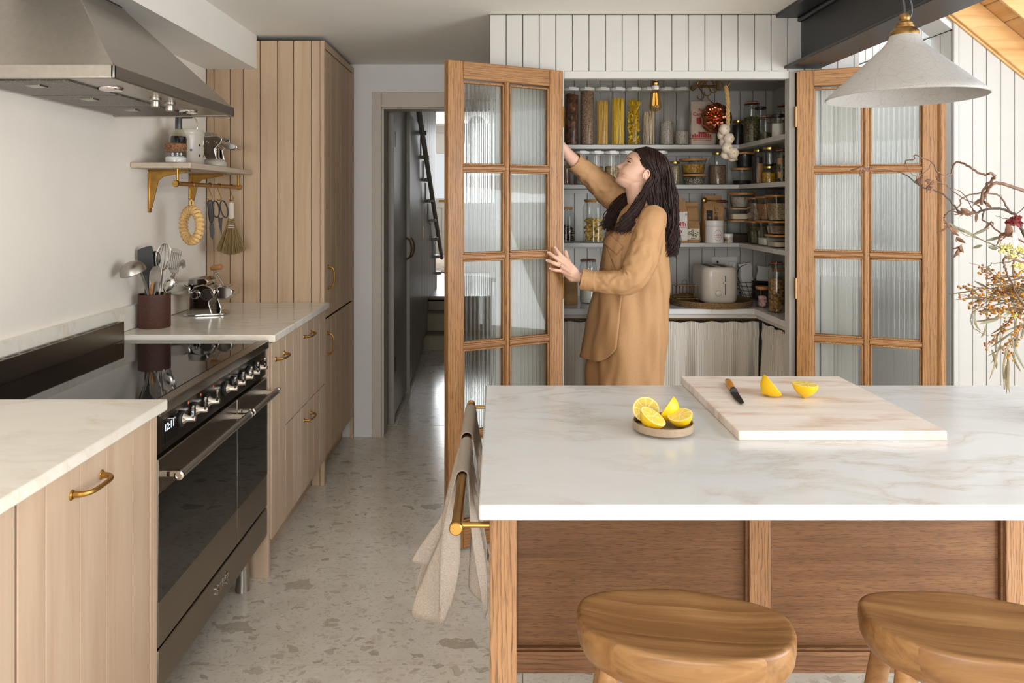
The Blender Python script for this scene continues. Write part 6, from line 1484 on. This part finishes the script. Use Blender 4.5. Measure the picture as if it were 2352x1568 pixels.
# hidden torso and legs
def tors(y, xl, xr, b): return [V((PX((xl+xr)/2, 3.3)+PX(1140+(xr-xl)/2, 3.3)*cos(a), 3.3+b*sin(a), PZ(y, 3.3))) for a in [2*pi*j/24 for j in range(24)]]
B.loft([tors(486, 1440, 1500, .1), tors(500, 1430, 1512, .14), tors(540, 1415, 1512, .13), tors(640, 1412, 1505, .115), tors(720, 1400, 1518, .15), tors(770, 1400, 1512, .15)])
for s in (-1, 1):
    B.tube([V((.606, 3.3+s*.075, .86)), V((.60, 3.3+s*.08, .5)), V((.62, 3.3+s*.075, .1)), V((.62, 3.3+s*.075, .04))], [.085, .058, .036, .034], 14)
    B.tube([V((.65, 3.3+s*.075, .035)), V((.58, 3.3+s*.08, .04)), V((.49, 3.3+s*.09, .02)), V((.43, 3.3+s*.09, .018))], [.03, .034, .026, .014], 12)
# arms
nearA = [(1495, 505, 3.14), (1475, 575, 3.08), (1450, 640, 3.055), (1400, 645, 3.06), (1352, 642, 3.08), (1331, 637, 3.083)]
B.tube([P(*p) for p in nearA], [.045, .04, .036, .032, .024, .0215], 16)
farA = [(1440, 478, 3.43), (1375, 420, 3.42), (1330, 382, 3.37), (1300, 350, 3.31), (1287, 332, 3.285)]
B.tube([P(*p) for p in farA], [.045, .038, .034, .027, .022], 16)
# far hand holding the inside of the jamb
h0 = P(1286, 330, 3.283)
B.tube([h0, h0+V((-.03, -.012, .04)), h0+V((-.045, -.015, .065))], [.022, .028, .022], 14, flat=.6)
for k in range(4): B.tube([h0+V((-.035-.004*k, -.012-.004*k, .05+.004*k-.014*k)), h0+V((-.06, -.03, .075-.02*k)), h0+V((-.068, -.048, .078-.02*k))], [.0085, .008, .0065], 8)
B.tube([h0+V((-.01, -.01, .02)), h0+V((.004, -.03, .045)), h0+V((.004, -.045, .06))], [.011, .009, .007], 8)
# near hand: palm, knuckles, four spread fingers on the stile, thumb round its edge
wr_ = P(1331, 637, 3.083)
kn_p = [P(1298, 595, 3.092), P(1293.5, 602.5, 3.086), P(1290.5, 611.5, 3.086), P(1291.5, 622, 3.09)]
for k, q in enumerate(kn_p):
    B.tube([wr_+V((0, 0, .006-.004*k)), wr_.lerp(q, .5)+V((0, -.006, .002-.001*k)), q], [.0165, .0145, .0105], 10)
B.tube([wr_+V((.004, 0, -.004)), P(1313, 640, 3.088), P(1298, 629, 3.093)], [.016, .015, .010], 10)
fing = [((1298, 595, 3.092), (1284, 582, 3.088), (1278, 573.5, 3.097), (1274.3, 567.5, 3.104), .0088),
        ((1293.5, 602.5, 3.086), (1275, 590.5, 3.078), (1265, 583.5, 3.086), (1258, 578.5, 3.092), .0092),
        ((1290.5, 611.5, 3.086), (1272, 604, 3.077), (1262, 600, 3.084), (1254.8, 597, 3.090), .0086),
        ((1291.5, 622, 3.09), (1275, 620, 3.083), (1267.5, 618, 3.090), (1262, 616, 3.096), .0076)]
for a, b_, c, d, r in fing:
    B.tube(spline([P(*a), P(*b_), P(*c), P(*d)], 4), [r*1.08, r*1.05, r, r*1.02, r*1.08, r*.98, r*.94, r*.95, r*.96, r*.9, r*.86, r*.8, r*.6], 10)
B.tube(spline([P(1318, 622, 3.09), P(1307, 605, 3.105), P(1301, 588, 3.13), P(1298.5, 575, 3.146)], 4), [.014]*3+[.0125]*3+[.0105]*3+[.0098]*2+[.0088, .006], 10)
for s in (-1, 1):
    for up, ro in ((.0062, .0034), (-.0056, .003)):
        B.tube([HL(.0838-.0023*abs(k-3)**1.6, s*(.031+(k-3)*.0052), .0012+up*(1-.07*(k-3)**2)) for k in range(7)], ro, 8)
body = B.build('body', skin, wo)
m_ = body.modifiers.new('r', 'REMESH'); m_.mode = 'VOXEL'; m_.voxel_size = .0028; m_.use_smooth_shade = True
m_ = body.modifiers.new('s', 'SMOOTH'); m_.factor = .5; m_.iterations = 3
# face details
lipm = plain('lips', C(190, 126, 112), .45, var=.04); hairm = NT('dark_brown_hair'); nz = hairm.noise(hairm.obj((70, 70, 5)), 1, 4); hairm.col(hairm.ramp(nz, [(.3, C(26, 17, 15)), (.75, C(62, 40, 33))])); hairm.set(.5, 0, .3)
for uu, ff, th_ in ((-.0552, .0993, .0034), (-.0634, .0965, .004)):
    MB().tube([HL(ff-.012, -.021, -.0592), HL(ff-.003, -.012, uu*.75-.0148), HL(ff+.0005, 0, uu), HL(ff-.003, .012, uu*.75-.0148), HL(ff-.012, .021, -.0592)], [.0006, th_*.8, th_, th_*.8, .0006], 8).build('lip', lipm, wo)
for s in (-1, 1):
    ec = HL(.0735, s*.031, .0012)
    e = MB().sphere(ec, .0108, 18, 12).build('eye', plain('eye_white', C(226, 218, 210), .2), wo)
    MB().sphere(ec+hf*.0063+hu*.0014+hs*s*.0008, .0055, 14, 10).build('iris', plain('iris', C(48, 30, 22), .1), e)
    lid = [HL(.0872-.0023*abs(k-3)**1.6+.0012, s*(.031+(k-3)*.0054), .0012+.0042*(1-.07*(k-3)**2)) for k in range(7)]
    MB().tube(lid, [.0009, .0017, .0021, .0021, .0021, .0019, .001], 6).build('eyelashes', hairm.m, wo)
    MB().tube(spline([HL(.0945, s*.013, .0165), HL(.0925, s*.026, .0205), HL(.0835, s*.040, .021), HL(.073, s*.051, .0165)], 4), [.0012, .0016, .0019, .002, .002, .0021, .0021, .002, .0019, .0017, .0014, .001, .0005], 6).build('eyebrow', hairm.m, wo)
    pts = [HL(-.006+.0125*cos(a), s*.0775, -.021+.0225*sin(a)) for a in [R(-60+k*24) for k in range(13)]]
    MB().tube(pts, [.003, .0035]+[.0038]*9+[.003, .002], 8).build('ear_rim', skin, wo)
    MB().sphere(HL(.0035, s*.0775, -.0435), .0025, 10, 8).build('earring', M['chrome'], wo)
MB().sphere(HL(.112, -.0075, -.0405), .0028, 8, 6, (1.4, .9, .8)).build('nostril', plain('nostril', C(120, 70, 58), .7), wo)
# nails, ring, bracelet
for (a, b_, c, d, r), in zip(fing):
    p, q = P(*d), P(*c); dr_ = (p-q).normalized()
    MB().sphere(p-dr_*.002+V((0, -r*.62, .0005)), .0042, 8, 6, (1.25, .35, .95)).build('fingernail', plain('nail', C(236, 200, 188), .25), wo)
rp, rq = P(1288, 610.3, 3.085), P(1272, 604, 3.077); rd = (rq-rp).normalized(); rc = rp+rd*.003
ra = rd.orthogonal().normalized(); rb_ = rd.cross(ra)
rg_ = MB().tube([rc+(ra*cos(k*pi/8)+rb_*sin(k*pi/8))*.0102 for k in range(16)], .0011, 6, True).build('finger_ring', M['brass'], wo)
MB().sphere(rc+V((.001, -.0105, .001)), .0026, 8, 6).build('stone', M['chrome'], rg_)
bc_ = P(1332, 640, 3.082); MB().tube([bc_+V((.002*sin(k*pi/10), .0235*cos(k*pi/10), .0255*sin(k*pi/10)-.002)) for k in range(20)], .0016, 6, True).build('bracelet', M['brass'], wo)
# ---- dress
cam_m = NT('camel_cloth'); cn = cam_m.noise(cam_m.obj((1, 1, 1)), 500, 2); cam_m.col(cam_m.ramp(cn, [(.35, C(178, 135, 92)), (.65, C(190, 148, 106))])); cam_m.bump(cn, .03, .001); camel = cam_m.set(.68, 0, .3)
dt = [(468, 1440, 1484, .075), (476, 1428, 1502, .12), (488, 1414, 1515, .16), (505, 1402, 1522, .182), (540, 1392, 1526, .182), (580, 1386, 1527, .172), (620, 1380, 1531, .168), (660, 1373, 1535, .168), (700, 1367, 1536, .175), (740, 1362, 1534, .186), (780, 1358, 1528, .192), (820, 1356, 1522, .196), (884, 1354, 1515, .2), (965, 1352, 1513, .205)]
def dtab(y): return [interp([(r[0], r[k]) for r in dt], y) for k in (1, 2, 3)]
tw_ = R(14)
def dress_pt(y, a, off=0):
    xl, xr, b_ = dtab(y); xc = PX((xl+xr)/2, 3.3); ra_ = PX(1140+(xr-xl)/2, 3.3)
    ca, sa = cos(a), sin(a); q = .88
    x = ra_*(abs(ca)**q)*(1 if ca > 0 else -1); yy = b_*(abs(sa)**q)*(1 if sa > 0 else -1)
    k = min(1, max(0, (y-520)/380)); z = PZ(y, 3.3)
    fold = k*(.013*sin(5*a+.9*sin(z*7))+.009*sin(9*a+2+z*4))+.013*mnoise.noise(V((ca*2.2+z*2, sa*2.2, z*5)))+.009*mnoise.noise(V((ca*5, sa*5+z*3, z*7)))*min(1, max(0, (y-480)/60))
    rad = 1+(fold+off)/max(.06, sqrt(x*x+yy*yy)); return V((xc+x*rad, 3.3+yy*rad, z))
rings = []
for i in range(90):
    y = 468+(965-468)*i/89; rings.append([dress_pt(y, 2*pi*j/96) for j in range(96)])
MB().loft(rings, cap=False).build('dress', camel, wo, ang=180, solid=.002)
# rounded front tail hanging free
def tail(u, v):
    a = pi+(u-.5)*2.3; ymax = 818-38*(2*u-1)**4; y = 640+(ymax-640)*v
    return dress_pt(y, a, .006+.03*v**1.4*(1-.5*abs(2*u-1)))
MB().grid(tail, 40, 40).build('front_tail', camel, wo, ang=180, solid=.002)
# button placket, chest pocket, collar
def surf(px, py, off):                    # point of the dress front nearest the camera at this place
    best = None
    for k in range(90):
        a = pi+(k/89)*pi; p = dress_pt(py, a, off); x = CX+F*p.x/p.y
        if best is None or abs(x-px) < best[0]: best = (abs(x-px), p)
    return best[1]
def patch(q, off, n=8):
    def fn(u, v):
        px = (q[0][0]*(1-u)+q[1][0]*u)*(1-v)+(q[3][0]*(1-u)+q[2][0]*u)*v; py = (q[0][1]*(1-u)+q[1][1]*u)*(1-v)+(q[3][1]*(1-u)+q[2][1]*u)*v
        return surf(px, py, off)
    return MB().grid(fn, n, n)
patch([(1381, 552), (1399, 536), (1432, 562), (1416, 580)], .0075).build('pocket_flap', camel, wo, ang=180, solid=.003)
patch([(1392, 560), (1400, 545), (1430, 568), (1424, 640)], .003).build('pocket', camel, wo, ang=180, solid=.0015)
NC = P(1469, 476, 3.285); lean = V((-.006, 0, 0))
def coll(prof, a0, a1, nm, n=40):
    rings = []
    for i in range(n+1):
        a = a0+(a1-a0)*i/n; k = abs(2*i/n-1)**3
        rings.append([NC+V((r*cos(a)*1.02-.012*k*0, r*sin(a)*1.1, z-.018*cos(a)*-1*0-.030*max(0, -cos(a))-.02*k*(1 if z < .01 else 0)*zz2)) for r, z, zz2 in prof])
    MB().loft(rings, cap=True).build(nm, camel, wo, ang=60)
coll([(.068, .036, 0), (.071, .037, 0), (.090, -.012, 0), (.087, -.014, 0)], R(-150), R(150), 'collar_stand')
coll([(.070, .036, 0), (.073, .0385, 0), (.104, -.016, 1), (.101, -.019, 1)], R(-142), R(142), 'collar')
# sleeves
def sleeve(pts, rad, seed, n=9, amp=.1, name='sleeve', fl=None):
    s = spline([P(*p) for p in pts], n); m = len(s); rr = [interp([(i/(len(rad)-1), r) for i, r in enumerate(rad)], i/(m-1)) for i in range(m)]
    b = MB(); b.tube(s, rr, 40, cap=False)
    out = []
    for i in range(m):
        for k in range(40):
            p = b.v[i*40+k]; d = p-s[i]; t_ = i/(m-1); a = 2*pi*k/40
            q1 = mnoise.noise(V((cos(a)*1.3+seed, sin(a)*1.3, t_*8+1.2*sin(a)))); q2 = mnoise.noise(V((cos(a)*2.4, sin(a)*2.4+seed, t_*15+2*cos(a))))
            f = amp*(q1+.9*(1-2*abs(q2))-.5)*(.5+.5*min(1, t_*4))
            out.append(s[i]+d*(1+f))
    b.v = out; return b.build(name, camel, wo, ang=180, solid=.0016)
sleeve([(1502, 488, 3.165), (1497, 510, 3.135), (1483, 560, 3.10), (1469, 605, 3.07), (1455, 634, 3.055), (1436, 647, 3.052), (1405, 648, 3.06), (1378, 647, 3.07), (1358, 645, 3.077)], [.05, .062, .066, .067, .062, .054, .048, .045, .041], 3, 10, .13)
sleeve([(1366, 645.5, 3.074), (1350, 643, 3.079), (1335, 640, 3.083)], [.0425, .0435, .0455], 8, 6, .05, 'cuff')
sleeve([(1452, 490, 3.40), (1425, 462, 3.42), (1395, 437, 3.42), (1365, 412, 3.40), (1340, 390, 3.38), (1326, 378, 3.365)], [.075, .078, .066, .055, .046, .042], 5, 9, .13)
sleeve([(1334, 386, 3.374), (1325, 377, 3.364), (1316, 369, 3.352)], [.0435, .0435, .0435], 9, 6, .04, 'cuff')
# ---- hair
hr = random.Random(21)
def HP(px, py, Y): return P(px, py, Y)
cap_r = []
for i in range(40):
    u_ = -.06+.163*i/39; r_ = []
    fr, bk, wd_ = interp(frt, u_), interp(bkt, u_)-.012, interp(wdt, u_)+.0065
    fr = min(fr, interp([(-.06, -.035), (-.02, -.02), (.0, .03), (.03, .058), (.06, .0775), (.08, .066), (.103, .02)], u_)+.006); fc = (fr+bk)/2; ha = (fr-bk)/2
    if u_ > .085: wd_ += .004
    for j in range(48):
        a = 2*pi*j/48; ca, sa = cos(a), sin(a)
        r_.append(HL(fc+ha*(abs(ca)**.8)*(1 if ca > 0 else -1), wd_*1.04*(abs(sa)**.9)*(1 if sa > 0 else -1), u_*1.02+.002))
    cap_r.append(r_)
hair = MB().loft(cap_r).build('hair', plain('dark_hair_base', C(30, 19, 16), .6), wo, ang=180)
def lock(pts, r, n, sp, tip=.3, wav=.009, end=1.0):
    base = spline(pts, 7); m = len(base)
    for _ in range(n):
        o = V((hr.gauss(0, sp), hr.gauss(0, sp*.8), hr.gauss(0, sp*.4))); ph, fq = hr.uniform(0, 6.3), hr.uniform(.16, .26); L = int(m*hr.uniform(.86, 1)); q = []
        for i in range(L):
            t_ = i/(m-1); g = min(1, t_*2.2); w2 = wav*t_*t_*2
            q.append(base[i]+o*(.35+.65*g)*(1+.5*t_)+V((w2*sin(i*fq*2+ph), w2*.5*cos(i*fq*2+ph), 0)))
        yield q, [r*(.55+.45*min(1, i/L*4))*(1 if i < L*.7 else 1-(1-tip)*(i-L*.7)/(L*.3)) for i in range(L)]
hb_ = MB()
def locks(pts, r, n, sp, **k):
    hb_.tube(spline(pts[:-1], 5), [r*1.6*(1-.6*(i/(len(pts)*5))) for i in range((len(pts)-2)*5+1)], 6, flat=.5)
    for q, rr in lock(pts, r*.34, n*4, sp*1.0, **k): hb_.tube(q, rr, 4, cap=False)
# over the near side of the head, behind the ear and down the back
for i in range(15):
    t_ = i/14; f0 = .072-.125*t_; u0 = interp([(0, .066), (.3, .094), (.6, .1), (1, .085)], t_)
    root = HL(f0, -.004-.012*hr.random(), u0+.007)
    side = HL(.052-.125*t_, -.071-.009*sin(pi*t_), .05-.006*t_); ear = HL(-.026-.066*t_, -.074+.03*t_**2, -.005+.004*t_)
    xe, ye = 1496+46*t_, 455
    locks([root, HL(f0-.004, -.042, u0*.72+.024), side, ear, P(1490+48*t_, 432, 3.20+.06*t_), P(1497+48*t_, 478, 3.185+.07*t_), P(1506+40*t_, 530, 3.19+.07*t_), P(1512+34*t_, 570, 3.2+.07*t_), P(1516+30*t_+hr.uniform(-6, 6), 592+hr.uniform(-16, 3), 3.21+.06*t_)], .0062, 7, .0055)
# back and crown
for i in range(12):
    t_ = i/11; s = -.05+.1*t_
    locks([HL(.03-.05*abs(2*t_-1), s*.6, .101), HL(-.06, s*1.1, .082), HL(-.102, s*1.15, .03), P(1541, 430, WY+s*1.2), P(1546, 480, WY+s*1.5), P(1547, 530, WY+s*1.6), P(1543, 572, WY+s*1.5), P(1536+hr.uniform(-8, 8), 590, WY+s*1.4)], .0065, 7, .006)
# near lock swept forward over the shoulder to the chest
for i in range(10):
    t_ = i/9
    locks([HL(.03-.05*t_, -.062, .055), HL(-.028-.02*t_, -.074, .0), P(1484+6*t_, 428, 3.195), P(1472+8*t_, 452, 3.175), P(1455+14*t_, 478, 3.15), P(1436+22*t_, 502, 3.14), P(1422+24*t_, 522, 3.135), P(1410+28*t_+hr.uniform(-5, 5), 535+hr.uniform(-8, 8), 3.14)], .0056, 7, .005, wav=.009)
# far lock falling in front of the far shoulder
for i in range(11):
    t_ = i/10
    locks([HL(-.02, .06, .0), P(1462, 438, 3.35), P(1436+16*t_, 446, 3.33), P(1416+22*t_, 466, 3.29), P(1402+24*t_, 490, 3.25), P(1394+26*t_, 512, 3.22), P(1388+26*t_+hr.uniform(-4, 4), 528+hr.uniform(-8, 10), 3.2)], .006, 7, .006, wav=.009)
# hair over the far temple and forehead edge
for i in range(6):
    t_ = i/5
    locks([HL(.07-.02*t_, .0, .07+.02*t_), HL(.066-.03*t_, .045, .055), HL(.03-.04*t_, .07, .02), HL(-.02, .072, -.03), P(1470, 445, 3.36)], .005, 5, .003, wav=.002)
for i in range(5):
    t_ = i/4
    locks([HL(.074-.012*t_, -.008, .064+.012*t_), HL(.064-.012*t_, -.04, .055), HL(.040-.015*t_, -.064, .03), HL(.012-.012*t_, -.072, .010), HL(-.02, -.076, .004), HL(-.036, -.076, -.02), P(1490, 430, 3.2)], .0045, 5, .0025, wav=.001)
hb_.build('hair_locks', hairm.m, hair, kind='stuff', ang=180)
# trousers and shoes
tr_m = plain('dark_trousers', C(46, 48, 56), .8)
for s in (-1, 1):
    MB().tube([V((.606, 3.3+s*.074, .74)), V((.60, 3.3+s*.08, .5)), V((.615, 3.3+s*.077, .12))], [.082, .07, .06], 20).build('trouser_leg', tr_m, wo)
    r_ = []
    for x, w_, z0, z1 in ((0.685, .02, .006, .06), (0.660, .034, .002, .085), (0.600, .036, .002, .09), (0.540, .042, .002, .06), (0.460, .044, .002, .045), (0.415, .03, .004, .035), (0.400, .012, .01, .026)):
        r_.append([V((x, 3.3+s*.082+w_*cos(a), (z0+z1)/2+(z1-z0)/2*sin(a))) for a in [2*pi*j/16 for j in range(16)]])
    MB().loft(r_).build('shoe', M['black'], wo)
